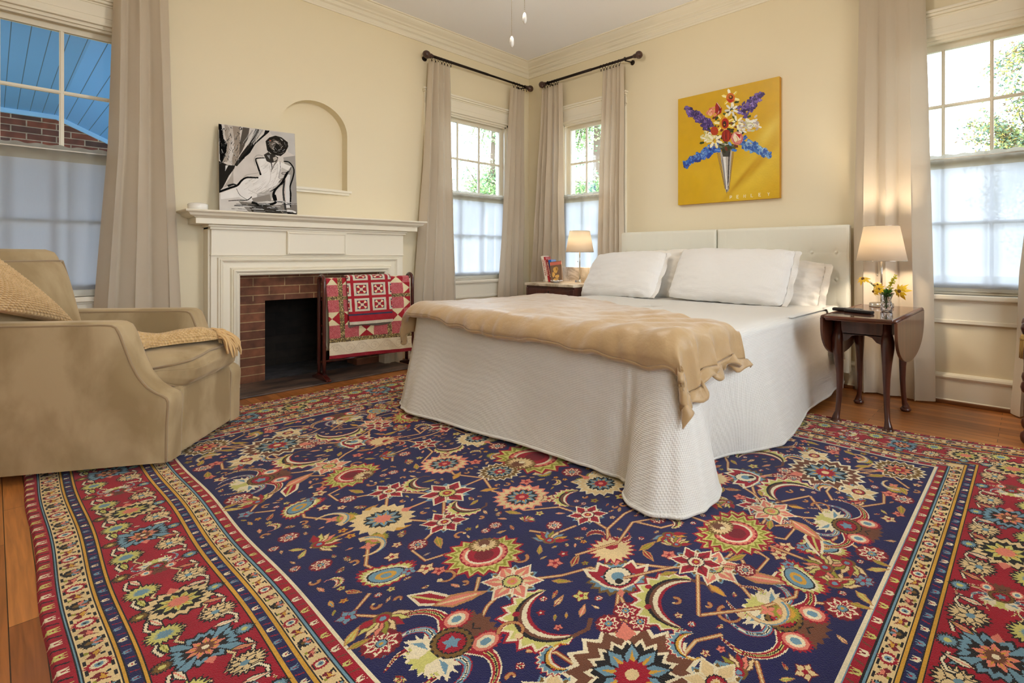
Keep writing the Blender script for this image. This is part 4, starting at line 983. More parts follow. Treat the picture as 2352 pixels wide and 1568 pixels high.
# tassel tieback on the right hand curtain
M_tas = mat('gold_tassel', (196, 158, 84), .8, sheen=.4, bump=(300, .4), stretch=(1, 1, .1))
t = MB(); tx, ty = 4.497, -.215
t.lathe([(.0, .0), (.016, .0), (.018, .012), (.012, .020), (.014, .026), (.006, .034), (0, .036)], c=(tx, ty, .470), n=14)
for k in range(26):
    a = k * 2.399; rr_ = .013 * math.sqrt(k / 26); t.tube([(tx + rr_ * math.cos(a), ty + rr_ * math.sin(a), .475), (tx + rr_ * 1.4 * math.cos(a), ty + rr_ * 1.4 * math.sin(a), .365 + .004 * (k % 3))], .0034, 5)
t.tube([(tx, ty, .50), (tx + .02, ty + .01, .62), (tx + .05, ty + .02, .80), (tx + .16, ty + .03, .955), (tx + .30, ty + .06, .99)], .006, 6)
t.build('tassel_tieback', M_tas, label='gold tassel hanging on the pale curtain at the right edge', cat='tassel')

# ---------------------------------------------------------------- cafe curtains: sheer cloth behind a deeper header
def sheer(name, col, tfac, dif):
    m, nt, b = nodes(name); N, L = nt.nodes, nt.links
    b.inputs['Base Color'].default_value = lin(col); b.inputs['Roughness'].default_value = .9; b.inputs['Specular IOR Level'].default_value = .1
    tl = N.new('ShaderNodeBsdfTranslucent'); tl.inputs['Color'].default_value = lin(dif)
    tp = N.new('ShaderNodeBsdfTransparent')
    mx = N.new('ShaderNodeMixShader'); mx.inputs[0].default_value = .72; L.new(b.outputs[0], mx.inputs[1]); L.new(tl.outputs[0], mx.inputs[2])
    m2 = N.new('ShaderNodeMixShader'); L.new(mx.outputs[0], m2.inputs[1]); L.new(tp.outputs[0], m2.inputs[2])
    tc = N.new('ShaderNodeTexCoord'); w = N.new('ShaderNodeTexNoise'); w.inputs['Scale'].default_value = 260; mp = N.new('ShaderNodeMapping'); mp.inputs['Scale'].default_value = (1, 1, .12)
    L.new(tc.outputs['Object'], mp.inputs[0]); L.new(mp.outputs[0], w.inputs['Vector'])
    mr = N.new('ShaderNodeMapRange'); mr.inputs['To Min'].default_value = tfac * .3; mr.inputs['To Max'].default_value = tfac * 1.7; L.new(w.outputs['Fac'], mr.inputs['Value']); L.new(mr.outputs[0], m2.inputs[0])
    L.new(m2.outputs[0], N['Material Output'].inputs['Surface'])
    return m
M_sheer = sheer('sheer_voile', (224, 228, 236), .030, (190, 194, 202)); M_sheer2 = sheer('double_voile', (226, 220, 206), .015, (158, 152, 138))
M_white_rod = mat('white_rod', (230, 226, 216), .4)
def cafe(wall, a0, a1, label, seed):
    zt, zb = 1.612, .742; r = random.Random(seed); n = 9; ph = [r.uniform(0, 6.28) for _ in range(n)]; fr = [r.uniform(3, 26) for _ in range(n)]
    root = empty('cafe_curtain', wallpt(wall, (a0 + a1) / 2, -.012, zb), label=label, cat='curtain')
    ox, oy, oz = root.location
    def f(u, z):
        g = sum(math.sin(fr[k] * u * 2 + ph[k] + .35 * math.sin(z * 2 + k)) for k in range(n)) / n
        d = -.022 + .020 * g
        if z > 1.56: d += .003 * math.sin(u * 90)
        p = wallpt(wall, lerp(a0, a1, u), d, z + (.004 * math.sin(u * 60 + seed) if z > 1.6 else 0)); return (p[0] - ox, p[1] - oy, p[2] - oz)
    MB().grid(lambda u, v: f(u, lerp(1.520, zb, v)), 120, 24).build('sheer_panel', M_sheer, root)
    MB().grid(lambda u, v: f(u, lerp(zt, 1.520, v)), 120, 8).build('header', M_sheer2, root)
    m = MB(); p0 = wallpt(wall, a0 - .012, -.012, 1.585); p1 = wallpt(wall, a1 + .012, -.012, 1.585)
    m.tube([(p0[0] - ox, p0[1] - oy, p0[2] - oz), (p1[0] - ox, p1[1] - oy, p1[2] - oz)], .004, 8); m.build('tension_rod', M_white_rod, root)
cafe('x', WL1[0] + .03, WL1[1] - .03, 'white sheer half curtain in the far left window behind the armchair', 1)
cafe('x', WL2[0] + .03, WL2[1] - .03, 'white sheer half curtain in the corner window on the fireplace wall', 2)
cafe('y', WR1[0] + .03, WR1[1] - .03, 'white sheer half curtain in the window behind the bedside lamp and books', 3)
cafe('y', WR2[0] + .03, WR2[1] - .03, 'white sheer half curtain in the far right window beside the drop leaf table', 4)
# ---------------------------------------------------------------- bed
def waffle(name, rgb, k=520.0, strength=.5, sheen=.2, fold=(4, .3), warm=0):
    m, nt, b = nodes(name); N, L = nt.nodes, nt.links
    b.inputs['Base Color'].default_value = lin(rgb); b.inputs['Roughness'].default_value = .9; b.inputs['Sheen Weight'].default_value = sheen; b.inputs['Specular IOR Level'].default_value = .15
    tc = N.new('ShaderNodeTexCoord'); sx = N.new('ShaderNodeSeparateXYZ')
    no = N.new('ShaderNodeTexNoise'); no.inputs['Scale'].default_value = 3; L.new(tc.outputs['Object'], no.inputs['Vector'])
    sc = N.new('ShaderNodeVectorMath'); sc.operation = 'MULTIPLY_ADD'; sc.inputs[1].default_value = (.03, .03, .03); L.new(no.outputs['Color'], sc.inputs[0]); L.new(tc.outputs['Object'], sc.inputs[2]); L.new(sc.outputs[0], sx.inputs[0])
    outs = []
    for ax in 'XYZ':
        ml = N.new('ShaderNodeMath'); ml.operation = 'MULTIPLY'; ml.inputs[1].default_value = k; L.new(sx.outputs[ax], ml.inputs[0])
        sn = N.new('ShaderNodeMath'); sn.operation = 'SINE'; L.new(ml.outputs[0], sn.inputs[0]); outs.append(sn)
    a = N.new('ShaderNodeMath'); a.operation = 'ADD'; L.new(outs[0].outputs[0], a.inputs[0]); L.new(outs[1].outputs[0], a.inputs[1])
    c = N.new('ShaderNodeMath'); c.operation = 'ADD'; L.new(a.outputs[0], c.inputs[0]); L.new(outs[2].outputs[0], c.inputs[1])
    bp = N.new('ShaderNodeBump'); bp.inputs['Strength'].default_value = strength; bp.inputs['Distance'].default_value = .0012; L.new(c.outputs[0], bp.inputs['Height'])
    n2 = N.new('ShaderNodeTexNoise'); n2.inputs['Scale'].default_value = fold[0]; L.new(tc.outputs['Object'], n2.inputs['Vector'])
    b2 = N.new('ShaderNodeBump'); b2.inputs['Strength'].default_value = fold[1]; b2.inputs['Distance'].default_value = .02; L.new(n2.outputs['Fac'], b2.inputs['Height']); L.new(bp.outputs[0], b2.inputs['Normal'])
    L.new(b2.outputs[0], b.inputs['Normal'])
    return m
M_white = waffle('white_matelasse', (226, 223, 216), 860, .40)
M_sham = waffle('white_sham', (238, 236, 233), 900, .25, fold=(7, .5))
M_cotton = fabric('white_cotton', (244, 238, 228), 1600, .1, fold=(9, .6))
M_leather = mat('white_leather', (234, 232, 218), .42, bump=(260, .08), spec=.4)
bed = empty('bed', (2.475, -.06, 0), label='king size bed with two white tufted headboards side by side', cat='bed')
BOX, BOY = 2.475, -.06
for k, (x0, x1) in enumerate(((1.436, 2.474), (2.486, 3.528))):
    nxp = 6; zr = [1.17 - .195 * i for i in range(1, 6)]
    xs = [lerp(x0, x1, (i + .5) / nxp) for i in range(nxp)]
    def hf(u, v):
        x = lerp(x0, x1, u); z = lerp(.12, 1.172, v); d = .098
        e = min(x - x0, x1 - x, 1.172 - z); d -= .014 * (1 - min(1, max(0, e) / .02)) ** 2
        for xx in xs:
            d -= .0020 * math.exp(-((x - xx) / .004) ** 2) * (1 if z > .3 else 0)
            for zz in zr[:4]:
                q = (x - xx) ** 2 + (z - zz) ** 2
                if q < .006: d -= .007 * math.exp(-q / .0005)
        for zz in zr[:4]: d -= .0012 * math.exp(-((z - zz) / .004) ** 2)
        return (x - BOX, -d - BOY, z)
    m = MB(); m.grid(hf, 150, 130)
    m.box(x0 - BOX, x1 - BOX, -.094 - BOY, -.034 - BOY, .12, 1.171, .008); m.box(x0 + .05 - BOX, x0 + .11 - BOX, -.09 - BOY, -.045 - BOY, 0, .13); m.box(x1 - .11 - BOX, x1 - .05 - BOX, -.09 - BOY, -.045 - BOY, 0, .13)
    hb_ = m.build('headboard', M_leather, bed)
    for xx in xs:
        for zz in zr[:2]:
            q = MB(); q.lathe([(0, 0), (.011, 0), (.012, .003), (.008, .007), (0, .008)], c=(0, 0, 0), n=14, M=Matrix.Translation((xx - BOX, -.0905 - BOY, zz)) @ Matrix.Rotation(R(90), 4, 'X')); q.build('button', M_leather, hb_)
MB().box(1.52 - BOX, 3.44 - BOX, -2.17 - BOY, -.11 - BOY, .30, .575, .05, seg=4).build('mattress', M_cotton, bed)
MB().box(1.54 - BOX, 3.42 - BOX, -2.15 - BOY, -.11 - BOY, .14, .30, .01).build('box_spring', M_cotton, bed)
M_dark = mat('dark_metal', (30, 28, 28), .5, metal=.5)
for (x, y) in ((1.62, -2.05), (3.34, -2.05), (1.62, -.25), (3.34, -.25), (2.47, -1.1)):
    MB().lathe([(.02, .0125), (.022, .14)], c=(x - BOX, y - BOY, 0), n=12).build('leg', M_dark, bed)

keys = [(1.47, -.13, 1.45, -.13, .06), (1.47, -.7, 1.43, -.7, .05), (1.47, -1.4, 1.41, -1.4, .05), (1.47, -2.0, 1.37, -2.02, .04), (1.475, -2.15, 1.375, -2.20, .03), (1.51, -2.21, 1.53, -2.33, .03), (1.70, -2.22, 1.70, -2.365, .03),
        (2.1, -2.22, 2.1, -2.335, .03), (2.47, -2.22, 2.47, -2.305, .035), (2.9, -2.22, 2.9, -2.275, .03), (3.16, -2.22, 3.16, -2.262, .025), (3.25, -2.22, 3.265, -2.285, .018), (3.31, -2.22, 3.31, -2.37, .013), (3.38, -2.22, 3.42, -2.415, .012),
        (3.43, -2.215, 3.54, -2.39, .012), (3.455, -2.18, 3.605, -2.28, .012), (3.46, -2.12, 3.60, -2.14, .012), (3.46, -2.05, 3.50, -2.0, .015), (3.46, -1.98, 3.415, -1.90, .02), (3.46, -1.88, 3.41, -1.80, .02), (3.46, -1.70, 3.50, -1.64, .015),
        (3.46, -1.45, 3.575, -1.44, .012), (3.46, -1.15, 3.545, -1.15, .02), (3.46, -.85, 3.50, -.85, .03), (3.46, -.5, 3.505, -.5, .045), (3.46, -.13, 3.50, -.13, .06)]
K = np.array(keys); T = np.arange(len(K))
def ks(t):
    i = int(min(max(t, 0), len(K) - 1.0001)); f = t - i
    a, b_, c, d = K[max(i - 1, 0)], K[i], K[min(i + 1, len(K) - 1)], K[min(i + 2, len(K) - 1)]
    return .5 * ((2 * b_) + (c - a) * f + (2 * a - 5 * b_ + 4 * c - d) * f * f + (3 * b_ - a - 3 * c + d) * f ** 3)
NS = 380
def cover(u, v):
    p = ks(u * (len(K) - 1)); tx, ty, hx, hy, hz = p
    if v < .30:      # top surface
        k = v / .30; cx, cy = 2.465, -1.0
        # scale towards the middle line of the bed
        x = lerp(cx, tx, .02 + .98 * k) ; y = lerp(lerp(cy, -.13, 0.0), ty, .02 + .98 * k)
        if ty > -.2: y = lerp(cy, ty, .02 + .98 * k)
        z = .598 + .003 * nz(x * 3, y * 3, 2)
        e = 1 - k; z -= .020 * sst(.06, 0, e)
        return (x, y, z)
    h = (v - .30) / .70; n = Vector((hx - tx, hy - ty)); 
    g = h ** 1.25; x = lerp(tx, hx, g); y = lerp(ty, hy, g); z = lerp(.578, max(hz, .021), h)
    # small ripples that grow towards the hem
    L_ = max(n.length, .02); nn = n / L_; r_ = .010 * h * math.sin(u * 150 + 3 * math.sin(u * 31)) * (.4 + .6 * nz(u * 22, 0, 4)) + .012 * h * nz(u * 40, h * 1.5, 7)
    return (x + nn.x * r_, y + nn.y * r_, z)
mc = MB(); mc.grid(cover, NS, 60)
# strip between the head ends of both sides (behind the pillows)
mc.grid(lambda u, v: (lerp(1.47, 3.46, u), lerp(-.13, -1.0, v), .5935 + 0 * u), 20, 8)
cvt = mc.build('bedspread', [M_white], label='white textured quilted bedspread draped over the mattress to the floor', cat='bedspread')
md = cvt.modifiers.new('solid', 'SOLIDIFY'); md.thickness = .006; md.offset = 0
hm = MB(); hm.tube([tuple(Vector(cover(i / 500, 1.0)) + Vector((0, 0, .006))) for i in range(501)], .0075, 8); hp = hm.build('hem', M_white, cvt)
# sheet falling in a soft pleat near the head of the bed
sh = MB()
def sheet(u, v):
    y = lerp(-.40, -.16, u); z = lerp(.585, .20 + .05 * u, v); x = 3.475 + .055 * math.sin(math.pi * min(1, v * 1.2)) * .4 + .035 * v + .022 * math.sin(u * 9 + 1) * v
    if v < .06: x = lerp(3.44, x, v / .06); z = .600 - .01 * v / .06
    return (x, y, z)
sh.grid(sheet, 24, 24); shq = sh.build('sheet_corner', M_white, cvt); solidify(shq, .004)

# --- tan duvet folded over the foot
M_satin = mat('tan_satin', (184, 153, 110), .38, sheen=.45, bump=(20, .45, 3), spec=.35)
def duv(X, Y, nrm=False):
    r_ = .075; zt = .655 + .012 * nz(X * 2.2, Y * 2.2, 1) + .007 * nz(X * 6, Y * 3, 3)
    def over(e, rad, slope=.10):
        if e <= 0: return e, 0.0
        a = min(e / rad, math.pi / 2); rest = e - rad * a
        return rad * math.sin(a) + slope * max(0, rest), rad * (1 - math.cos(a)) + max(0, rest) * .98
    # cross and long wrinkles
    zt += .008 * nz(X * 3 + Y * 4, Y * 9 - X * 2, 12) + .006 * math.sin(X * 9 + 3 * nz(X, Y * 2, 5)) * nz(X * 1.7, Y * 5, 6)
    zt += .0028 * nz(X * 13 + Y * 6, Y * 16, 7) + .0018 * nz(X * 24, Y * 9, 17)
    ex, ey, el = X - 3.42, -2.16 - Y, 1.52 - X
    dx, zx = over(ex, r_); dy, zy = over(ey, .10, -.25); dl, zl = over(el, .10)
    x = (3.42 + dx) if ex > 0 else (1.52 - dl if el > 0 else X); y = (-2.16 - dy) if ey > 0 else Y
    z = zt - zx - zy - zl
    if ex > 0:   # gathered pleats running down the hanging side
        g = sst(0, .22, ex); x += g * (.016 * math.sin(Y * 46 + 2 * nz(Y * 6, 0, 2)) + .010 * nz(Y * 18, X * 5, 8)); y += g * .018 * math.sin(Y * 46 + 1.3)
    if ey > 0: 
        g = sst(0, .1, ey); y -= g * (.004 * math.sin(X * 17 + 6 * nz(X * 2.5, 0, 3)) + .010 * nz(X * 4, 0, 21)); z += g * .010 * nz(X * 7, 0, 4); y -= .018 + .012 * g * abs(nz(X * 11, Y * 4, 9)) + .004 * math.sin(X * 34 + 9 * nz(X * 3, 0, 1)) * sst(.05, .16, ey)
    # diagonal drag wrinkles towards the hanging corner
    w = math.exp(-((X - 3.2) ** 2 + (Y + 2.0) ** 2) / .12); z += .010 * w * math.sin((X - Y) * 26)
    return Vector((x, y, z))
def duvet(u, v):
    u2 = u
    yf = interp([0, .2, .5, .8, .9, 1], [-1.02, -1.10, -1.38, -1.70, -1.76, -1.74], u2)
    yn = interp([0, .3, .6, .85, 1], [-2.295, -2.30, -2.325, -2.36, -2.27], u2) + .018 * math.sin(u2 * 11) 
    Y = lerp(yf, yn, v)
    R_ = interp([-2.45, -2.2, -2.0, -1.85, -1.7], [.30, .27, .20, .19, .22], Y) + .014 * math.sin(Y * 31)
    X = lerp(1.27 + .03 * math.sin(v * 7), 3.42 + R_, u2); p = duv(X, Y)
    e = min(v / .05, 1); 
    if e < 1 and X < 3.5: p.z -= (1 - e) ** 2 * .045
    return p
db = MB(); db.grid(duvet, 260, 120)
# rolled lip along the foot and ruffle along the right-hand edge
def lip(u, v):
    a = duvet(u, 1.0); b_ = duvet(u, .96); t = v * math.pi * 1.1; rr_ = .022
    return a + Vector((0, 1, 0)) * (rr_ * (1 - math.cos(t))) + Vector((0, 0, -1)) * (rr_ * math.sin(t))
db.grid(lip, 260, 8)
def ruffle(u, v):
    a = duvet(1.0, u); w = math.sin(u * 34) + .5 * math.sin(u * 61 + 1)
    return a + Vector((.026 * v * w * .9 + .004 * v, .022 * v * math.cos(u * 34), -.045 * v + .012 * v * math.sin(u * 55)))
db.grid(ruffle, 200, 6)
dv = db.build('duvet', M_satin, label='tan satin duvet folded across the foot of the bed', cat='duvet'); solidify(dv, .012, 1.0)

# --- pillows
def pillow_mesh(w, h, t, seed, hem=0.0, wr=.006, sag=0.0):
    r = random.Random(seed); mb = MB()
    def pt(u, v, sg):
        a, b_ = u * 2 - 1, v * 2 - 1
        th = ((1 - abs(a) ** 2.8) * (1 - abs(b_) ** 2.6)); th = max(th, 0) ** .46 * t / 2; cr = 1 - .055 * (abs(a) * abs(b_)) ** 5
        x = a * w / 2 * (1 - .030 * (1 - b_ * b_) ) * cr; y = b_ * h / 2 * (1 - .02 * (1 - a * a)) * cr - sag * a * a * h
        th *= 1 + .10 * nz(a * 1.6, b_ * 1.6, seed)
        ed = (abs(a) ** 3 + abs(b_) ** 3); th += sg * wr * nz(a * 4 + sg, b_ * 7, seed * 1.7) * (.4 + ed) + wr * .6 * nz(a * 9, b_ * 3, seed + sg) * ed
        return (x + .006 * nz(b_ * 5, a * 2, seed), y + .008 * nz(a * 6, b_ * 2, seed + 3), sg * th)
    for sg in (1, -1): mb.grid(lambda u, v, sg=sg: pt(u, v, sg), 60, 44)
    if hem:
        def hf(u, v):
            b_ = u * 2 - 1; p = pt(1.0, u, 1); k = v * hem
            return (p[0] + k, p[1] * (1 + .04 * v) + .006 * math.sin(u * 23) * v, .010 * math.sin(u * 17 + 1) * v + .012 * nz(u * 7, v, seed) * v)
        mb.grid(hf, 44, 6)
    return mb
def pillow(c, w, h, t, lean, yaw, roll, seed, m, label, hem=0.0, wr=.006, flip=False, sag=0.0):
    mb = pillow_mesh(w, h, t, seed, hem, wr, sag); o = mb.build('pillow', m, label=label, cat='pillow')
    M = Matrix.Translation(c) @ Matrix.Rotation(yaw, 4, 'Z') @ Matrix.Rotation(R(90) - lean, 4, 'X') @ Matrix.Rotation(roll, 4, 'Z')
    if flip: M = M @ Matrix.Rotation(math.pi, 4, 'Y')
    o.matrix_world = M; return o
pillow((2.93, -.235, .745), .92, .42, .19, R(22), R(2), R(-5), 4, M_cotton, 'crumpled white pillow standing behind the right hand front pillow', hem=.05, wr=.022)
pillow((1.86, -.235, .79), .86, .44, .16, R(20), R(-1), R(2), 8, M_cotton, 'white pillow standing behind the left hand front pillow, only its top showing', wr=.012)
pillow((2.735, -.385, .802), .98, .46, .19, R(30), R(0), R(-1.0), 5, M_sham, 'large white textured pillow leaning at the right front of the bed', hem=.045, wr=.007)
pillow((1.725, -.405, .79), .84, .46, .20, R(33), R(-3), R(3), 7, M_sham, 'large white textured pillow leaning at the left front of the bed', hem=.04, wr=.007, sag=.04)
# ---------------------------------------------------------------- marble topped chest
def wood(name, c1, c2, rough=.3, coat=.3, sc=3.0, stretch=(1, 1, .08)):
    return mat(name, c1, rough, var=(c2, sc * 8, .3, .7), coat=coat, stretch=stretch, bump=(60, .05))
M_mahog = wood('mahogany', (96, 48, 34), (58, 28, 22)); M_mahogx = wood('mahogany_top', (104, 56, 40), (66, 34, 26), .14, .7, stretch=(.15, 1, 1))
M_leafw = wood('mahogany_leaf', (104, 62, 42), (74, 42, 30), .34, .15)
def marble_mat(name, c1, c2, sc):
    m, nt, b = nodes(name); N, L = nt.nodes, nt.links
    tc = N.new('ShaderNodeTexCoord'); no = N.new('ShaderNodeTexNoise'); no.inputs['Scale'].default_value = sc; no.inputs['Detail'].default_value = 9; no.inputs['Distortion'].default_value = 2.2
    L.new(tc.outputs['Object'], no.inputs['Vector']); rp = N.new('ShaderNodeValToRGB'); rp.color_ramp.elements[0].position = .42; rp.color_ramp.elements[0].color = lin(c1); rp.color_ramp.elements[1].position = .52; rp.color_ramp.elements[1].color = lin(c2)
    e = rp.color_ramp.elements.new(.60); e.color = lin(c1); L.new(no.outputs['Fac'], rp.inputs[0]); L.new(rp.outputs[0], b.inputs['Base Color']); b.inputs['Roughness'].default_value = .25
    return m
M_marble = marble_mat('grey_veined_marble', (222, 208, 186), (176, 158, 134), 3.2)
ch = empty('marble_top_chest', (.955, -.36, 0), label='dark mahogany bedside chest with a grey veined marble top and splashback', cat='chest')
cx0, cx1, cy0, cy1 = -.325, .325, -.205, .20
b = MB(); b.box(cx0, cx1, cy0, cy1, .06, .655, .003); b.box(cx0 - .006, cx1 + .006, cy0 - .006, cy1, .0, .07, .004); b.box(cx0 - .004, cx1 + .004, cy0 - .004, cy1, .640, .658, .003)
for sx in (cx0, cx1 - .03): b.box(sx, sx + .03, cy0 - .012, cy0, .07, .64, .004)
b.build('body', M_mahog, ch)
M_brass = mat('dark_brass', (60, 52, 46), .35, metal=.8)
for (z0, z1) in ((.565, .632), (.40, .555), (.235, .39), (.08, .225)):
    d = MB(); d.box(cx0 + .035, cx1 - .035, cy0 - .012, cy0 + .01, z0, z1, .004); d.box(cx0 + .05, cx1 - .05, cy0 - .015, cy0 - .011, z0 + .012, z1 - .012, .001); do = d.build('drawer', M_mahog, ch)
    if z1 > .6: k = MB(); k.box(-.010, .010, cy0 - .019, cy0 - .014, .585, .617, .002); k.lathe([(.004, 0), (.006, .008)], n=10, M=Matrix.Translation((0, cy0 - .016, .606)) @ Matrix.Rotation(R(90), 4, 'X')); k.build('lock_plate', M_brass, do)
    else:
        for px in (-.17, .17):
            k = MB(); zc_ = (z0 + z1) / 2 + .01; k.prism([(px - .042, zc_), (px - .03, zc_ + .016), (px - .012, zc_ + .012), (px, zc_ + .024), (px + .012, zc_ + .012), (px + .03, zc_ + .016), (px + .042, zc_), (px + .02, zc_ - .016), (px, zc_ - .010), (px - .02, zc_ - .016)], cy0 - .018, cy0 - .0145, 'xz')
            k.tube([(px + .03 * math.cos(t), cy0 - .026 - .004 * math.sin(t), zc_ - .002 - .022 * math.sin(t)) for t in [math.pi * i / 10 for i in range(11)]], .0026, 6); k.build('handle', M_brass, do)
t = MB(); t.box(cx0 - .012, cx1 + .012, cy0 - .022, cy1 + .01, .658, .685, .004)
t.build('marble_top', M_marble, ch)
t = MB(); t.box(cx0 - .005, cx1 + .005, cy1 - .018, cy1, .6855, .832, .004)
t.prism([(cy1 - .018, .6855), (cy1 - .018, .80), (cy1 - .04, .795), (cy1 - .07, .765), (cy1 - .12, .745), (cy1 - .15, .735), (cy1 - .18, .70), (cy1 - .185, .6855)], cx0 - .005, cx0 + .011, 'yz'); t.prism([(cy1 - .018, .6855), (cy1 - .018, .80), (cy1 - .04, .795), (cy1 - .07, .765), (cy1 - .12, .745), (cy1 - .15, .735), (cy1 - .18, .70), (cy1 - .185, .6855)], cx1 - .011, cx1 + .005, 'yz')
t.build('splashback', M_marble, ch)

# books: spines towards the room, leaning left
def book(x, y, w, h, d, col, lean, label, pages=(226, 214, 190), front=False, yaw=0.0, art=None, name='book', tilt=0):
    root = empty(name, (x, y, .6852), label=label, cat='book', group=None)
    root.rotation_euler = (tilt, -lean, yaw) if not front else (tilt, -lean, yaw)
    m = mat('cover', col, .35, coat=.3); p = mat('pages', pages, .8)
    c = MB()
    if not front:   # spine faces -y, thickness along x
        c.box(0, .0025, 0, d, 0, h, .0006); c.box(w - .0025, w, 0, d, 0, h, .0006); c.box(0, w, -.0015, .002, 0, h, .0008)
        c.build('cover', m, root); MB().box(.0026, w - .0026, .003, d - .003, .003, h - .003).build('pages', p, root)
        s = MB(); rq = random.Random(int(x * 1e4)); z = h * .86
        while z > h * .25:
            ll = rq.uniform(.006, .013); s.box(w * .3, w * .7, -.0021, -.0014, z - ll, z); z -= ll + rq.uniform(.003, .008)
        s.build('spine_lettering', mat('lettering', art or (236, 224, 196), .5), root)
    else:
        c.box(0, d, 0, .0025, 0, h, .0006); c.box(0, d, w - .0025, w, 0, h, .0006); c.box(0, .002, 0, w, 0, h, .0006); c.build('cover', m, root)
        MB().box(.003, d - .003, .0026, w - .0026, .003, h - .003).build('pages', p, root)
    return root
BYW = R(28)
def bpos(k): return (.725 + k * math.cos(BYW), -.405 + k * math.sin(BYW))
book(*bpos(0), .028, .262, .16, (232, 222, 204), R(11), 'tall cream spined book, leftmost of the row leaning on the marble chest', art=(170, 90, 70), yaw=BYW)
book(*bpos(.030), .018, .256, .155, (176, 22, 38), R(11.5), 'red book with a narrow spine between the cream book and the darker red one', yaw=BYW)
book(*bpos(.052), .018, .230, .15, (150, 18, 34), R(12), 'second red book, a darker one standing just left of the blue book', yaw=BYW)
book(*bpos(.074), .030, .224, .15, (28, 92, 168), R(12), 'blue book standing behind the brown paperback', art=(60, 150, 220), yaw=BYW)
bk = book(.828, -.432, .014, .205, .125, (120, 92, 70), R(7), 'brown paperback turned to show its cover with a salmon band on top', front=True, yaw=R(22), tilt=R(-9))
q = MB(); q.box(.001, .124, -.0008, -.0001, .168, .199); q.build('cover_band', mat('salmon_band', (206, 112, 92), .4), bk)
q = MB(); rq = random.Random(5)
for (a, z, w_, h_) in ((.035, .10, .045, .06), (.02, .06, .03, .05), (.05, .045, .05, .03), (.06, .12, .03, .03), (.03, .02, .06, .02)):
    q.prism([(a + w_ * .5 + w_ * .6 * rq.uniform(.6, 1.1) * math.cos(t), z + h_ * .3 + h_ * .6 * rq.uniform(.6, 1.1) * math.sin(t)) for t in [k * .55 for k in range(11)]], -.0010, -.0001, 'xz')
q.build('cover_print', mat('gold_print', (222, 172, 92), .4), bk)
M_crystal = mat('crystal', (250, 252, 255), .03, trans=1.0)
M_silver = mat('silver_glass', (214, 214, 218), .12, metal=.35, coat=.5)
d = MB(); d.lathe([(0, 0), (.022, 0), (.026, .004), (.040, .014), (.052, .018), (.056, .022), (.050, .021), (.036, .017), (.022, .008), (0, .007)], n=28)
for k in range(9): d.tube([(.050 * math.cos(k * .698), .050 * math.sin(k * .698), .019), (.062 * math.cos(k * .698 + .15), .062 * math.sin(k * .698 + .15), .025)], [.006, .003], 6)
d.build('trinket_dish', M_silver, label='small scalloped silver dish in front of the books', cat='dish', loc=(.935, -.455, .6855))

# ---------------------------------------------------------------- table lamps
M_chrome = mat('brushed_nickel', (206, 200, 190), .22, metal=1.0)
def shade_mat():
    m, nt, b = nodes('lamp_shade'); N, L = nt.nodes, nt.links
    b.inputs['Base Color'].default_value = lin((248, 238, 222)); b.inputs['Roughness'].default_value = .9
    tl = N.new('ShaderNodeBsdfTranslucent'); tl.inputs['Color'].default_value = lin((255, 244, 226)); mx = N.new('ShaderNodeMixShader'); mx.inputs[0].default_value = .6
    L.new(b.outputs[0], mx.inputs[1]); L.new(tl.outputs[0], mx.inputs[2]); L.new(mx.outputs[0], N['Material Output'].inputs['Surface']); return m
M_shade = shade_mat()
M_bulb, nt_, b_ = nodes('lit_bulb'); b_.inputs['Emission Color'].default_value = (1, .78, .5, 1); b_.inputs['Emission Strength'].default_value = 12
def lamp(x, y, z, H, hs, rt, rb, label, watts, base_r=.072):
    root = empty('table_lamp', (x, y, z), label=label, cat='lamp')
    b = MB(); b.lathe([(0, 0), (base_r, 0), (base_r, .003), (base_r - .001, .022), (base_r - .003, .024), (0, .024)], n=48); b.lathe([(.010, .024), (.010, .030), (.006, .034)], n=16); b.build('base', M_chrome, root)
    MB().tube([(0, 0, .03), (0, 0, H - hs * .55)], .0065, 14).build('pole', M_chrome, root)
    s = MB(); s.lathe([(rb, H - hs), (rt, H)], n=64, cap=False); so = s.build('lamp_shade', M_shade, root); solidify(so, .0012)
    r = MB()
    for (rr_, zz) in ((rt, H), (rb, H - hs)): r.tube([(rr_ * math.cos(t), rr_ * math.sin(t), zz) for t in [2 * math.pi * i / 64 for i in range(64)]], .0018, 6, closed=True)
    for a in (0, 2.094, 4.189): r.tube([(0, 0, H - .02), (rt * math.cos(a), rt * math.sin(a), H - .003)], .0012, 5)
    r.build('shade_frame', M_chrome, root)
    bl = MB(); zb = H - hs * .45; bl.lathe([(0, -.032), (.012, -.03), (.014, -.018), (.026, .008), (.028, .02), (.022, .036), (.010, .046), (0, .048)], c=(0, 0, zb), n=20); bo = bl.build('bulb', M_bulb, root)
    c = MB(); c.tube([(-.022, -.006, zb - .03), (-.022, -.006, H - hs - .085)], .0010, 5); c.lathe([(0, 0), (.004, .002), (.005, .008), (.003, .012), (0, .013)], c=(-.022, -.006, H - hs - .098), n=10); c.build('pull_chain', M_chrome, root)
    l = bpy.data.lights.new('bulb_light', 'POINT'); l.energy = watts; l.color = (1, .82, .60); l.shadow_soft_size = .035
    lo = bpy.data.objects.new('bulb_light', l); COL.objects.link(lo); lo.parent = root; lo.location = (0, 0, zb + .01)
    bo.visible_shadow = False if False else True
    return root
lamp(1.062, -.262, .6852, .507, .208, .100, .138, 'lit nickel table lamp with a white shade on the marble topped chest', 24, .045)
lamp(3.785, -.325, .6252, .514, .222, .104, .148, 'lit nickel table lamp with a white shade on the drop leaf table', 44)

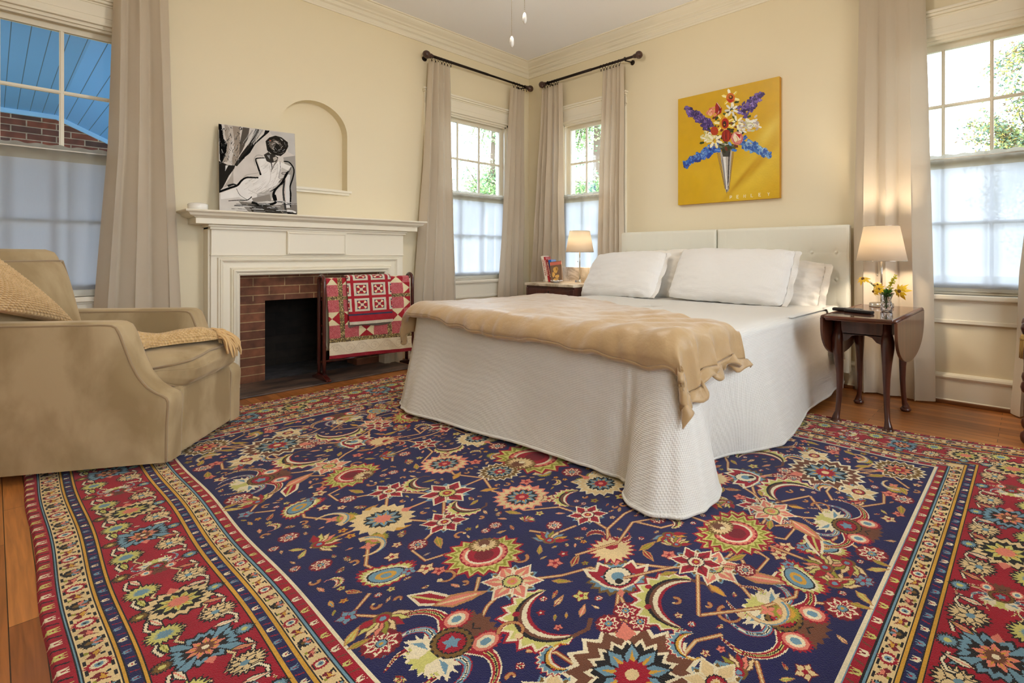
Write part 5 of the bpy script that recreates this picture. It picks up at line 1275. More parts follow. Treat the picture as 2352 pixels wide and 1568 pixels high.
# ---------------------------------------------------------------- drop leaf table
tb = empty('drop_leaf_table', (3.815, -.62, 0), label='small mahogany drop leaf table with cabriole legs right of the bed', cat='table')
ox, oy = 3.815, -.62; TZ = .625
tx0, tx1, ty0, ty1 = 3.640 - ox, 3.992 - ox, -1.035 - oy, -.215 - oy
m = MB(); m.box(tx0 + .004, tx1 - .004, ty0, ty1, TZ - .018, TZ, .006, seg=3); m.box(tx0 + .01, tx1 - .01, ty0 + .006, ty1 - .006, TZ - .026, TZ - .016, .004); m.build('top', M_mahogx, tb)
lx0, lx1, ly0, ly1 = 3.672 - ox, 3.925 - ox, -.855 - oy, -.40 - oy
a = MB(); a.box(lx0 - .01, lx1 + .01, ly0 - .012, ly0 + .006, TZ - .115, TZ - .026); a.box(lx0 - .01, lx1 + .01, ly1 - .006, ly1 + .012, TZ - .115, TZ - .026)
a.box(lx0 - .012, lx0 + .004, ly0, ly1, TZ - .115, TZ - .026); a.box(lx1 - .004, lx1 + .012, ly0, ly1, TZ - .115, TZ - .026)
def skirt(y0, y1):
    W_ = (lx1 - lx0) / 2; c = (lx0 + lx1) / 2
    pts = [(c - W_, TZ - .11), (c + W_, TZ - .11), (c + W_, TZ - .150), (c + W_ * .78, TZ - .158), (c + W_ * .6, TZ - .150), (c + W_ * .42, TZ - .125), (c + W_ * .2, TZ - .117), (c - W_ * .2, TZ - .117), (c - W_ * .42, TZ - .125), (c - W_ * .6, TZ - .150), (c - W_ * .78, TZ - .158), (c - W_, TZ - .150)]
    a.prism(pts, y0, y1, 'xz')
skirt(ly0 - .012, ly0 + .002); skirt(ly1 - .002, ly1 + .012); a.build('apron', M_mahog, tb)
for (lx, ly) in ((lx0, ly0), (lx1, ly0), (lx1, ly1), (lx0, ly1)):
    sx, sy = (-1 if lx < (lx0 + lx1) / 2 else 1), (-1 if ly < (ly0 + ly1) / 2 else 1); D = Vector((sx * .45, sy * .9)).normalized()
    prof = [(.0, .006, .016), (.014, .006, .024), (.020, .018, .026), (.018, .032, .020), (.006, .060, .0145), (-.004, .12, .0150), (-.010, .20, .0165), (-.010, .28, .0195), (-.004, .36, .025), (.004, .42, .031), (.010, .455, .034), (.010, .485, .034), (.004, .51, .030), (.0, .53, .024), (0, .60, .022)]
    pts = [(lx + D.x * o, ly + D.y * o, z) for (o, z, r_) in prof]; rs = [r_ for (_, _, r_) in prof]
    g = MB(); g.tube(pts, rs, 16); fx, fy = lx + D.x * .018, ly + D.y * .018
    g.lathe([(0, 0), (.020, 0), (.030, .006), (.031, .013), (.024, .022), (.012, .030)], c=(fx, fy, 0), n=18)
    g.build('leg', M_mahog, tb)
for sx, xx in ((-1, tx0), (1, tx1)):   # hanging D shaped leaves
    yc = (ty0 + ty1) / 2; hw = (ty1 - ty0) / 2 - .004; dp = .235
    pts = [(yc - hw, TZ - .014)] + [(yc - hw * math.cos(t) * (1.0), TZ - .03 - dp * math.sin(t) ** .72) for t in [math.pi * k / 28 for k in range(29)]] + [(yc + hw, TZ - .014)]
    g = MB(); g.prism(pts, xx, xx + sx * .016, 'yz', bev=.003); g.tube([(xx + sx * .002, yc - hw, TZ - .010), (xx + sx * .002, yc + hw, TZ - .010)], .011, 10); g.build('drop_leaf', M_leafw, tb)
# remotes
M_blk = mat('black_plastic', (26, 24, 26), .35); M_btn = mat('grey_buttons', (150, 148, 146), .5)
for (x, y, a_, L_, w_, lab) in ((3.690, -.735, R(96), .165, .046, 'black remote control with a rounded end, nearer the bed'), (3.768, -.800, R(72), .165, .040, 'slim dark remote control, the one nearer the vase')):
    root = empty('remote_control', (x, y, TZ + .0003), a_, label=lab, cat='remote control')
    MB().box(-w_ / 2, w_ / 2, -L_ / 2, L_ / 2, 0, .018, .006, seg=3).build('case', M_blk, root)
    k = MB()
    for i in range(7):
        for j in range(3): k.box(-.014 + j * .011, -.008 + j * .011, -.06 + i * .015, -.052 + i * .015, .0175, .0192, .0006)
    k.build('buttons', M_btn, root)
# vase with flowers
vx, vy = 3.875, -.625
v = MB(); vp = [(.024, 0), (.030, .003), (.032, .012), (.034, .028), (.032, .042), (.026, .054), (.025, .066), (.029, .084), (.036, .104), (.040, .112)]
NV_ = 16; t = bmesh.new(); rings = []
for i, (r_, z) in enumerate(vp):
    rings.append([t.verts.new(((r_ * (1.0 + (.05 if (k + i) % 2 else -.03))) * math.cos(2 * math.pi * k / NV_), (r_ * (1.0 + (.05 if (k + i) % 2 else -.03))) * math.sin(2 * math.pi * k / NV_), z)) for k in range(NV_)])
inner = [[t.verts.new(((r_ - .004) * math.cos(2 * math.pi * k / NV_), (r_ - .004) * math.sin(2 * math.pi * k / NV_), max(z, .008))) for k in range(NV_)] for (r_, z) in vp]
for rs_, fl in ((rings, 0), (inner, 1)):
    for A_, B_ in zip(rs_, rs_[1:]):
        for k in range(NV_):
            j = (k + 1) % NV_
            f1, f2 = ((A_[k], A_[j], B_[j]), (A_[k], B_[j], B_[k]))
            for f in (f1, f2): t.faces.new(f if not fl else tuple(reversed(f)))
for k in range(NV_):
    j = (k + 1) % NV_; t.faces.new((rings[-1][k], rings[-1][j], inner[-1][j], inner[-1][k]))
t.faces.new(list(reversed(rings[0]))); t.faces.new(inner[0])
v.add(t); v.build('crystal_vase', M_crystal, label='small cut crystal vase holding yellow flowers beside the lamp', cat='vase', loc=(vx, vy, TZ + .0005))
M_pet = mat('yellow_petal', (244, 196, 12), .5, sheen=.2); M_eye = mat('flower_eye', (110, 70, 20), .8); M_stem = mat('green_stem', (70, 110, 30), .6)
def flower(head, nrm, size, label, droop=.25, np__=11, seed=0):
    r = random.Random(seed); hx, hy, hz = head; root = empty('yellow_flower', (vx, vy, TZ + .03), label=label, cat='flower', group=None)
    h = Vector((hx - vx, hy - vy, hz - TZ - .03)); n = Vector(nrm).normalized()
    mid = Vector((h.x * .25, h.y * .25, .08)); st = MB(); st.tube([(h.x * .05, h.y * .05, -.015), mid, mid.lerp(h, .6) + Vector((0, 0, .01)), h - n * .004], .0014, 6); st.build('stem', M_stem, root)
    a = n.orthogonal().normalized(); b = n.cross(a); p = MB()
    for k in range(np__):
        t = 2 * math.pi * k / np__ + r.uniform(-.15, .15); d = a * math.cos(t) + b * math.sin(t); s = d.cross(n); L_ = size * r.uniform(.8, 1.1); W_ = size * .19
        dr = droop * r.uniform(.4, 1.4)
        q = [h + d * L_ * .12, h + d * L_ * .55 + s * W_ - n * L_ * dr * .3, h + d * L_ * .98 - n * L_ * dr, h + d * L_ * .55 - s * W_ - n * L_ * dr * .3]
        c = h + d * L_ * .55 - n * L_ * dr * .18 - n * .001
        t_ = bmesh.new(); V = [t_.verts.new(x) for x in q]; cv_ = t_.verts.new(c); 
        for i in range(4): t_.faces.new((V[i], V[(i + 1) % 4], cv_))
        p.add(t_, smooth=False)
    po = p.build('petals', M_pet, root); solidify(po, .0008)
    e = MB(); e.lathe([(0, -.003), (size * .20, -.002), (size * .20, .003), (size * .12, .007), (0, .008)], n=12, M=Matrix.Translation(h) @ n.to_track_quat('Z', 'Y').to_matrix().to_4x4()); e.build('flower_eye', M_eye, root)
toc = Vector((.25, -1, .25))
flower((3.755, -.66, .815), (-.1, -.5, .8), .046, 'yellow daisy like flower reaching left in front of the lamp pole', .5, 9, 1)
flower((3.842, -.655, .757), (0, -1, .35), .034, 'yellow flower facing the room low in the middle of the vase', .15, 11, 2)
flower((3.822, -.60, .780), (.0, -.6, .8), .030, 'yellow flower at the back, just above the middle one', .2, 10, 3)
flower((3.948, -.66, .750), (-.35, -.9, .1), .050, 'large drooping yellow flower at the right of the vase', .75, 13, 4)
flower((3.812, -.655, .742), (-.9, -.4, -.1), .036, 'yellow flower bending down over the left rim of the vase', .6, 10, 5)
def sprig(tip, label, col, seed, n=26, thick=.010):
    r = random.Random(seed); root = empty('leafy_sprig', (vx, vy, TZ + .03), label=label, cat='foliage'); h = Vector((tip[0] - vx, tip[1] - vy, tip[2] - TZ - .03)); mid = Vector((h.x * .2, h.y * .2, .09))
    s = MB(); s.tube([(0, 0, -.015), mid, h], .0013, 6); s.build('stem', M_stem, root); p = MB()
    for k in range(n):
        t = .15 + .85 * k / n; c = mid.lerp(h, t); d = Vector((r.gauss(0, 1), r.gauss(0, 1), r.gauss(.4, 1))).normalized(); e = d.orthogonal().normalized() * thick * .35; q = thick * (1.2 - .5 * t) * 1.6
        p.faces([[c, c + d * q * .5 + e, c + d * q, c + d * q * .5 - e]])
    p.build('leaves', mat('sprig_leaves', col, .6), root)
sprig((3.925, -.63, .835), 'upright greenish yellow sprig rising from the right of the vase', (196, 186, 40), 3, 60, .014)
sprig((3.775, -.64, .800), 'thin brownish seed sprig leaning left out of the vase', (110, 92, 40), 4, 30, .008)
g = empty('leafy_sprig', (vx, vy, TZ + .10), label='cluster of dark green leaves at the mouth of the vase', cat='foliage'); p = MB(); r = random.Random(9)
for k in range(34):
    d = Vector((r.gauss(0, 1), r.gauss(0, 1), abs(r.gauss(.3, .6)))).normalized(); c = Vector((r.uniform(-.012, .012), r.uniform(-.012, .012), r.uniform(-.01, .02))); e = d.orthogonal().normalized() * .008; L_ = r.uniform(.025, .045)
    p.faces([[c, c + d * L_ * .5 + e, c + d * L_, c + d * L_ * .5 - e]])
p.tube([(0, 0, -.08), (0, 0, .0)], .006, 6); p.build('leaves', mat('dark_leaves', (64, 120, 30), .5), g)

# turned wooden stand at the right edge of the view
st = empty('spindle_stand', (4.650, -.46, 0), label='dark turned wood stand with ball shaped knops at the right edge of the photo', cat='stand')
for (dx, dy) in ((-.13, -.14), (.13, -.14), (-.13, .14), (.13, .14)):
    pr = [(0, 0), (.022, .0), (.030, .012), (.033, .030), (.030, .048), (.018, .060), (.014, .075), (.018, .16), (.016, .235), (.014, .252), (.026, .262), (.031, .283), (.026, .304), (.014, .316), (.016, .36), (.018, .46), (.014, .545), (.024, .560), (.030, .582), (.024, .604), (.010, .614), (0, .617)]
    MB().lathe(pr, c=(dx, dy, 0), n=20).build('leg', M_mahog, st)
s = MB()
for (z) in (.16, .44):
    for dy in (-.14, .14): s.tube([(-.115, dy, z), (.115, dy, z)], .011, 10)
    for dx in (-.13, .13): s.tube([(dx, -.125, z), (dx, .125, z)], .011, 10)
s.build('stretcher', M_mahog, st); MB().box(-.118, .118, -.128, .128, .445, .465, .004).build('shelf', M_mahogx, st)
# ---------------------------------------------------------------- velvet armchair
def velvet():
    m, nt, b = nodes('velvet'); N, L = nt.nodes, nt.links
    tc = N.new('ShaderNodeTexCoord'); no = N.new('ShaderNodeTexNoise'); no.inputs['Scale'].default_value = 5.0; no.inputs['Detail'].default_value = 7; no.inputs['Distortion'].default_value = .3
    mp = N.new('ShaderNodeMapping'); mp.inputs['Scale'].default_value = (1, 1, .6); L.new(tc.outputs['Object'], mp.inputs[0]); L.new(mp.outputs[0], no.inputs['Vector'])
    rp = N.new('ShaderNodeValToRGB'); rp.color_ramp.elements[0].position = .40; rp.color_ramp.elements[0].color = lin((160, 138, 102)); rp.color_ramp.elements[1].position = .60; rp.color_ramp.elements[1].color = lin((187, 166, 130))
    L.new(no.outputs['Fac'], rp.inputs[0]); L.new(rp.outputs[0], b.inputs['Base Color']); b.inputs['Roughness'].default_value = .8
    b.inputs['Sheen Weight'].default_value = .5; b.inputs['Sheen Roughness'].default_value = .35; b.inputs['Sheen Tint'].default_value = lin((235, 215, 185)); b.inputs['Specular IOR Level'].default_value = .2
    bp = N.new('ShaderNodeBump'); bp.inputs['Strength'].default_value = .25; bp.inputs['Distance'].default_value = .01; L.new(no.outputs['Fac'], bp.inputs['Height']); L.new(bp.outputs[0], b.inputs['Normal'])
    return m
M_velvet = velvet(); M_welt = mat('velvet_welt', (150, 126, 92), .8, sheen=.4)
ac = empty('armchair', (1.575, -3.405, 0), label='beige velvet armchair in the left foreground, facing the bed', cat='armchair')
fx_, fy_ = .5878, .8090
def C3(q, w, z): return Vector((-.8090 * w - fx_ * q, .5878 * w - fy_ * q, z))   # q back from the front, w across
W_ = .69; AT = .115
armp = [(.03, .040), (.028, .20), (.022, .300), (.026, .322), (.040, .338), (.075, .358), (.105, .385), (.135, .430), (.160, .490), (.182, .560), (.200, .620), (.214, .648), (.236, .662), (.27, .665), (.5, .668), (.70, .672), (.86, .672)]
armp = [(q - .022, z) for q, z in armp]
def smooth_profile(p, n):
    P = [Vector(a) for a in p]; L_ = [0]
    for a, b_ in zip(P, P[1:]): L_.append(L_[-1] + (b_ - a).length)
    out = []
    for k in range(n):
        s = L_[-1] * k / (n - 1); out.append((float(np.interp(s, L_, [a.x for a in P])), float(np.interp(s, L_, [a.y for a in P]))))
    return out
AP = smooth_profile(armp, 60)
def arm(w0, w1):
    m = MB(); nW = 12
    def f(u, v):   # u along the front/top profile, v across the arm with rounded shoulders
        q, z = AP[int(round(u * 59))]; q2, z2 = AP[min(59, int(round(u * 59)) + 1)]; q1, z1 = AP[max(0, int(round(u * 59)) - 1)]
        d = Vector((q2 - q1, z2 - z1)).normalized(); nrm = Vector((-d.y, d.x))  # outward (front/up)
        t = v * 2 - 1; e = abs(t); dep = 0.016 * max(0, (e - .55) / .45) ** 2.2
        return C3(q - nrm.x * dep * 1.0, lerp(w0, w1, v), z - nrm.y * dep)
    m.grid(f, 60, nW)
    for w, sg in ((w0, 1), (w1, -1)):
        # side walls
        def s(u, v, w=w):
            q, z = AP[int(round(u * 59))]; q1, z1 = AP[max(0, int(round(u * 59)) - 1)]; q2, z2 = AP[min(59, int(round(u * 59)) + 1)]
            d = Vector((q2 - q1, z2 - z1)).normalized(); n_ = Vector((-d.y, d.x)); q -= n_.x * .016; z -= n_.y * .016
            e = .86
            qq = lerp(q, e, v); zz = lerp(z, .040, v ** 1.0) if False else z
            b_ = .006 * math.sin(math.pi * min(1, v * 1.0)) * math.sin(math.pi * min(1, (z - .04) / .62))
            return C3(qq, w + (-b_ if w == w0 else b_), zz)
        m.grid(s, 60, 10)
    m.faces([[C3(.86, w0, .04), C3(.86, w1, .04), C3(.86, w1, .665), C3(.86, w0, .665)], [C3(0.02, w0, .042), C3(.86, w0, .042), C3(.86, w1, .042), C3(0.02, w1, .042)]])
    bmesh.ops.remove_doubles(m.bm, verts=m.bm.verts, dist=.0015); bmesh.ops.recalc_face_normals(m.bm, faces=m.bm.faces)
    o = m.build('arm', M_velvet, ac)
    for w in ((w0 + .004, w1 - .004)):
        p = MB(); pts = []
        for i in range(60):
            q, z = AP[i]; q1, z1 = AP[max(0, i - 1)]; q2, z2 = AP[min(59, i + 1)]; d = Vector((q2 - q1, z2 - z1)).normalized(); n_ = Vector((-d.y, d.x)); pts.append(C3(q - n_.x * .013, w, z - n_.y * .013))
        p.tube(pts, .0052, 8); p.build('piping', M_welt, o)
    return o
arm(0, AT); arm(W_ - AT, W_)
b = MB()
def bx(mb, q0, q1, w0, w1, z0, z1, bev=.012):
    M = Matrix(((-fx_, -.8090, 0, 0), (-fy_, .5878, 0, 0), (0, 0, 1, 0), (0, 0, 0, 1))); mb.box(q0, q1, w0, w1, z0, z1, bev, M=M, seg=3); return mb
bx(b, .012, .12, AT - .004, W_ - AT + .004, .042, .348, .016); bx(b, .10, .86, AT - .01, W_ - AT + .01, .05, .33, .01); bx(b, .80, .90, .004, W_ - .004, .042, .60, .02)
bmesh.ops.recalc_face_normals(b.bm, faces=b.bm.faces)
b.build('seat_base', M_velvet, ac)
# back: leaning slab with rounded top
bk = MB()
def backf(u, v):
    # u around the loop in the q-z section, v across
    t = v * 2 - 1; h = 1.0
    sec = [(.66, .40), (.70, .60), (.745, .80), (.785, .945), (.800, .972), (.830, .984), (.880, .984), (.925, .975), (.945, .95), (.945, .80), (.93, .55), (.90, .30), (.88, .05)]
    x = u * (len(sec) - 1); i = min(int(x), len(sec) - 2); f = x - i; q = lerp(sec[i][0], sec[i + 1][0], f); z = lerp(sec[i][1], sec[i + 1][1], f)
    w = lerp(.04, W_ - .045, v); e = max(0, abs(t) - .9) / .1
    if z > .66: z -= (z - .66) * .05 * e * e; w += -t * .012 * e * e * 0
    taper = .028 * sst(.66, .98, z) * (-t); w += taper
    cq = .83; q = lerp(q, cq, .22 * e * e)
    return C3(q, w, z)
bk.grid(backf, 80, 40)
for v in (0.0, 1.0):
    t = bmesh.new(); t.faces.new([t.verts.new(backf(i / 79, v)) for i in range(80)]); bk.add(t)
bmesh.ops.remove_doubles(bk.bm, verts=bk.bm.verts, dist=.0005); bmesh.ops.recalc_face_normals(bk.bm, faces=bk.bm.faces)
bo = bk.build('back', M_velvet, ac)
# inner back cushion
cb = MB()
def bc(u, v, sg=1):
    a, b_ = u * 2 - 1, v * 2 - 1; th = max(0, (1 - abs(a) ** 4) * (1 - abs(b_) ** 4)) ** .5
    w = lerp(AT + .012, W_ - AT - .012, u); w += (.035 * a) * sst(.0, 1, v) ; z = lerp(.47, .925, v); q = lerp(.640, .772, v)
    return C3(q - .040 * th if sg > 0 else q + .02, w, z + .01 * th)
cb.grid(lambda u, v: bc(u, v), 40, 40); co = cb.build('back_cushion', M_velvet, ac)
p = MB(); edge_ = [bc(1, k / 20) for k in range(21)] + [bc(1 - k / 20, 1) for k in range(21)] + [bc(0, 1 - k / 20) for k in range(21)]
p.tube([e + C3(-.004, 0, 0) for e in edge_], .0055, 8); p.build('piping', M_welt, co)
# seat cushion
sc = MB()
def cush(u, v):  # u around the section front->top->back ; v across
    t = v * 2 - 1; e = abs(t)
    sec = [(.60, .345), (.30, .345), (.05, .338), (.008, .350), (-.020, .375), (-.028, .42), (-.018, .462), (.006, .490), (.05, .505), (.20, .522), (.40, .520), (.62, .500)]
    x = u * (len(sec) - 1); i = min(int(x), len(sec) - 2); f = x - i; q = lerp(sec[i][0], sec[i + 1][0], f); z = lerp(sec[i][1], sec[i + 1][1], f)
    c = max(0, (e - .72) / .28); z -= (z - .43) * .16 * c ** 2.2 ; q += .012 * c ** 2 * (1 if q < .3 else 0)
    cc_ = max(0, (e - .84) / .16); kk = 1 - .42 * (1 - math.sqrt(max(0, 1 - cc_ * cc_))); q = .28 + (q - .28) * kk; z = .43 + (z - .43) * kk
    z += .006 * nz(q * 5, t * 3, 2); w = lerp(AT - .012, W_ - AT + .012, v)
    z += -.018 * sst(.3, -1, t) * (1 if z > .43 else .2)
    return C3(q, w, z)
sc.grid(cush, 90, 60)
for v_ in (0.0, 1.0):
    t = bmesh.new(); t.faces.new([t.verts.new(cush(i / 89, v_)) for i in range(90)]); sc.add(t)
so = sc.build('seat_cushion', M_velvet, ac)
p = MB()
for uu in (.215, .60): p.tube([cush(uu, k / 60) + C3(-.003, 0, .001) for k in range(61)], .0055, 8)
p.build('piping', M_welt, so)
MB().lathe([(.20, .0125), (.20, .022), (.05, .02), (.05, .05)], c=tuple(C3(.45, W_ / 2, .0)), n=32).build('swivel_base', M_dark, ac)

# --- knit throw and pillow
def knit_mat():
    m, nt, b = nodes('chunky_knit'); N, L = nt.nodes, nt.links
    a = N.new('ShaderNodeAttribute'); a.attribute_name = 'Col'; L.new(a.outputs['Color'], b.inputs['Base Color']); b.inputs['Roughness'].default_value = .95; b.inputs['Sheen Weight'].default_value = .3; return m
M_knit = mat('chunky_knit', (228, 194, 138), .95, sheen=.35, bump=(500, .5), var=((208, 170, 112), 60)); M_yarn = mat('yarn', (216, 178, 122), .95, sheen=.3)
def stitch(u, v, nu, nv):
    """rice-stitch relief in 0..1"""
    j = math.floor(v * nv); a = (u * nu + .5 * (j % 2)) % 1.0; b_ = (v * nv) % 1.0
    return (math.sin(math.pi * a) ** .6) * (math.sin(math.pi * b_) ** .6)
def knit_grid(mb, f, NU, NV, nu, nv, amp):
    # displace along the surface normal, evaluated numerically
    def g(u, v):
        p = f(u, v); e = 1e-3; du = f(min(1, u + e), v) - f(max(0, u - e), v); dv = f(u, min(1, v + e)) - f(u, max(0, v - e)); n = du.cross(dv)
        n = n.normalized() if n.length > 1e-12 else Vector((0, 0, 1)); return p + n * amp * stitch(u, v, nu, nv)
    mb.grid(g, NU, NV)
# throw: gathered roll lying diagonally over the seat, from behind the near arm to the far front corner
AO = Vector((1.575, -3.405, 0))
path = [(.34, .13, .560), (.265, .17, .566), (.235, .22, .562), (.185, .29, .548), (.125, .35, .552), (.078, .41, .545), (.045, .450, .535)]
def pth(t):
    x = t * (len(path) - 1); i = min(int(x), len(path) - 2); f = x - i; f = f
    P = [Vector(path[max(i - 1, 0)]), Vector(path[i]), Vector(path[i + 1]), Vector(path[min(i + 2, len(path) - 1)])]
    return .5 * ((2 * P[1]) + (P[2] - P[0]) * f + (2 * P[0] - 5 * P[1] + 4 * P[2] - P[3]) * f * f + (3 * P[1] - P[0] - 3 * P[2] + P[3]) * f ** 3)
def thr(u, v):
    c = pth(u); d = (pth(min(1, u + .02)) - pth(max(0, u - .02))); d = Vector((d.x, d.y, 0)).normalized(); s = Vector((d.y, -d.x, 0))
    a = math.pi * 2 * v; wd = .088 - .030 * u + .010 * math.sin(u * 9); hh = .060 - .018 * u + .010 * math.sin(u * 8.5 + .8)
    ca, sa = math.cos(a), math.sin(a); x = wd * math.copysign(abs(ca) ** .8, ca); z = hh * math.copysign(abs(sa) ** .75, sa)
    q = c + s * x; zz = c[2] + z - .015 + .008 * nz(u * 5, v * 6, 3); zz = max(zz, .518 - .0 * u); 
    return C3(q[0], q[1], zz) + AO
kb = MB(); knit_grid(kb, thr, 420, 260, 34, 30, .0062)
tw = kb.build('knit_throw', M_knit, label='chunky cream knit throw bunched across the armchair seat, tassels over its front edge', cat='throw')
fb_ = MB(); r = random.Random(12)
for k in range(58):
    v = r.random(); p0 = thr(.985, v * .5 + .0) - AO; L_ = r.uniform(.07, .125); side_ = r.choice((0, 1))
    # world-ish local directions: forward (towards room) and down
    q0 = Vector((p0.x, p0.y, p0.z)); fwd = Vector((fx_, fy_, 0)); acr = Vector((-.8090, .5878, 0))
    off = acr * r.uniform(-.02, .10) + fwd * r.uniform(0, .02)
    p1 = q0 + off * .5 + fwd * .018 + Vector((0, 0, r.uniform(.0, .022))); p2 = q0 + off + fwd * .045 + Vector((0, 0, -L_ * .35)); p3 = q0 + off + fwd * (.048 + r.uniform(0, .012)) + acr * r.uniform(-.015, .015) + Vector((0, 0, -L_))
    pts = []
    for i in range(9):
        t = i / 8; pts.append((1 - t) ** 3 * q0 + 3 * (1 - t) ** 2 * t * p1 + 3 * (1 - t) * t * t * p2 + t ** 3 * p3 + Vector((.003 * math.sin(i * 1.3 + k), .003 * math.cos(i * 1.1 + k), 0)))
    fb_.tube([p + AO for p in pts], [.0052, .0054, .0050, .0052, .0054, .0048, .0050, .0046, .0034], 6)
fo = fb_.build('tassels', M_yarn, tw, kind='stuff')
# knit pillow propped in the near corner of the back
pm = MB()
PA, PB, PC_, PD = Vector((.59, .375, .625)), Vector((.735, .02, 1.03)), Vector((.585, -.03, .735)), Vector((.74, -.28, 1.02))
def kp(sg):
    def f(u, v):
        a, b_ = u * 2 - 1, v * 2 - 1; p = PC_.lerp(PA, u).lerp(PD.lerp(PB, u), v)
        th = max(0, (1 - abs(a) ** 2.4) * (1 - abs(b_) ** 2.4)) ** .5 * .075; p = C3(p.x, p.y, p.z) + AO
        nn = Vector((fx_, fy_, .30)).normalized(); cen = C3(.66, .02, .85) + AO; p = cen + (p - cen) * (1 - .045 * ((1 - a * a) + (1 - b_ * b_)) / 1.0 + .045)
        return p + nn * (sg * th + .012 * math.sin(u * 7) * (1 - abs(b_)))
    return f
knit_grid(pm, kp(1), 340, 340, 22, 36, .0065); knit_grid(pm, lambda u, v: kp(-1)(1 - u, v), 100, 100, 26, 40, .003)
r = random.Random(4); cc = kp(1)(1.0, 0.0)
for k in range(22):
    a = r.uniform(0, 6.28); d = Vector((-.8090, .5878, 0)) * .030 + Vector((0, 0, .016 * math.sin(a))) + Vector((fx_, fy_, 0)) * .018 * math.cos(a)
    pm.tube([cc - d * .4, cc + d * .4 + Vector((0, 0, .006)), cc + d * .9, cc + d * 1.1 + Vector((0, 0, -.018))], .0036, 5)
pm.build('knit_pillow', M_knit, label='chunky cream knit pillow propped against the armchair back', cat='pillow')
# ---------------------------------------------------------------- quilt rack and quilts
M_rack = wood('cherry_rack', (92, 36, 28), (62, 22, 20), .22, .6)
rk = empty('quilt_rack', (.335, -1.98, .0125), label='dark cherry quilt rack with arched ends standing before the fireplace', cat='quilt rack')
y0, y1 = -.35, .35
for yy in (y0, y1):
    a = MB(); hw = .048; z0 = .035; zt = .735
    pts = [(-hw, yy, z0)] + [(-hw, yy, lerp(z0, zt, k / 8)) for k in range(1, 9)] + [(-hw * math.cos(t), yy, zt + .046 * math.sin(t)) for t in [math.pi * k / 14 for k in range(1, 14)]] + [(hw, yy, lerp(zt, z0, k / 8)) for k in range(0, 9)]
    a.tube(pts, .0165, 12, flat=.75); a.build('end_frame', M_rack, rk)
    f = MB(); f.prism([(-.14, 0), (.14, 0), (.14, .014), (.08, .030), (.05, .042), (-.05, .042), (-.08, .030), (-.14, .014)], yy - .017, yy + .017, 'xz', bev=.004); f.build('foot', M_rack, rk)
for (x, z) in ((0, .752), (-.048, .60), (-.048, .40), (0, .13)):
    MB().tube([(x, y0, z), (x, y1, z)], .010, 12).build('rail', M_rack, rk)
M_quilt = attr_mat('patchwork', .95, sheen=.2, bump=(180, .5))
PNK = (196, 90, 96); QR = (168, 24, 40); QC = (236, 222, 180); FL = (122, 100, 70); CB = (238, 226, 200); QW = (214, 206, 186); NV = (50, 56, 84)
QW_, QF = .655, .61
q = Cv(QW_, QF + .06, .0022, PNK); r = random.Random(2)
us = [0, .12, .17, .34, .52, .69, .74, .91, 1.0]; vs = [0, .065, .215, .257, .413, .583, .746, .797, .957, 1.0]
def qx(u): return u * QW_
def qy(v): return (1 - v) * QF
for x in range(int(QW_ / .0022 / 2) * 200):
    q.a[r.randrange(q.ny), r.randrange(q.nx)] = to_lin(r.choice([(226, 150, 150), (150, 50, 62), (210, 120, 124)]))
def hour(u0, u1, v0, v1, side_red):
    x0, x1, ya, yb = qx(u0), qx(u1), qy(v1), qy(v0); c = ((x0 + x1) / 2, (ya + yb) / 2); q.rect(x0, x1, ya, yb, QC); A_, B_, C_, D_ = (x0, ya), (x1, ya), (x1, yb), (x0, yb)
    if side_red: q.poly([A_, c, D_], QR); q.poly([B_, c, C_], QR)
    else: q.poly([A_, c, B_], QR); q.poly([D_, c, C_], QR)
for (v0, v1) in ((0, .065), (.413, .583)):
    hour(-.05 if v0 else 0, .12, v0 - (.105 if v0 == 0 else 0), v1, True); hour(.17, .34, v0 - (.105 if v0 == 0 else 0), v1, True); hour(.52, .69, v0 - (.105 if v0 == 0 else 0), v1, True); hour(.74, .91, v0 - (.105 if v0 == 0 else 0), v1, True)
for (v0, v1) in ((.065, .215), (.257, .413), (.583, .746)): hour(.34, .52, v0, v1, False); hour(.91, 1.09, v0, v1, False)
def floral(x0, x1, ya, yb):
    q.rect(x0, x1, ya, yb, FL); n = int((x1 - x0) * (yb - ya) / .00002)
    for k in range(n): x = r.uniform(x0, x1); y = r.uniform(ya, yb); q.disc((x, y), r.uniform(.0022, .0042), r.choice([(180, 156, 92), (216, 200, 150), (70, 60, 44), (150, 132, 70), (86, 74, 52)]), 6)
floral(qx(.12), qx(.17), qy(.797), q.h); floral(qx(.69), qx(.74), qy(.797), q.h); floral(0, QW_, qy(.257), qy(.215)); floral(0, QW_, qy(.797), qy(.746))
q.rect(0, QW_, qy(.957), qy(.797), CB); q.rect(0, QW_, 0, qy(.957), (150, 16, 40))
for k in range(7):   # quilted scroll line in the cream band
    cx_ = .05 + k * .098; cy_ = qy(.877); q.line([(cx_ + .034 * (1 - t / 9) * math.cos(t * 1.1), cy_ + .034 * (1 - t / 9) * math.sin(t * 1.1)) for t in np.linspace(0, 8, 40)], .0028, (212, 196, 168))
q.line([(x, qy(.877) + .036 * math.sin(x * 32)) for x in np.linspace(0, QW_, 90)], .0028, (212, 196, 168))
q.grain(.06, 4, .06)
QX, QY = .335, -2.305
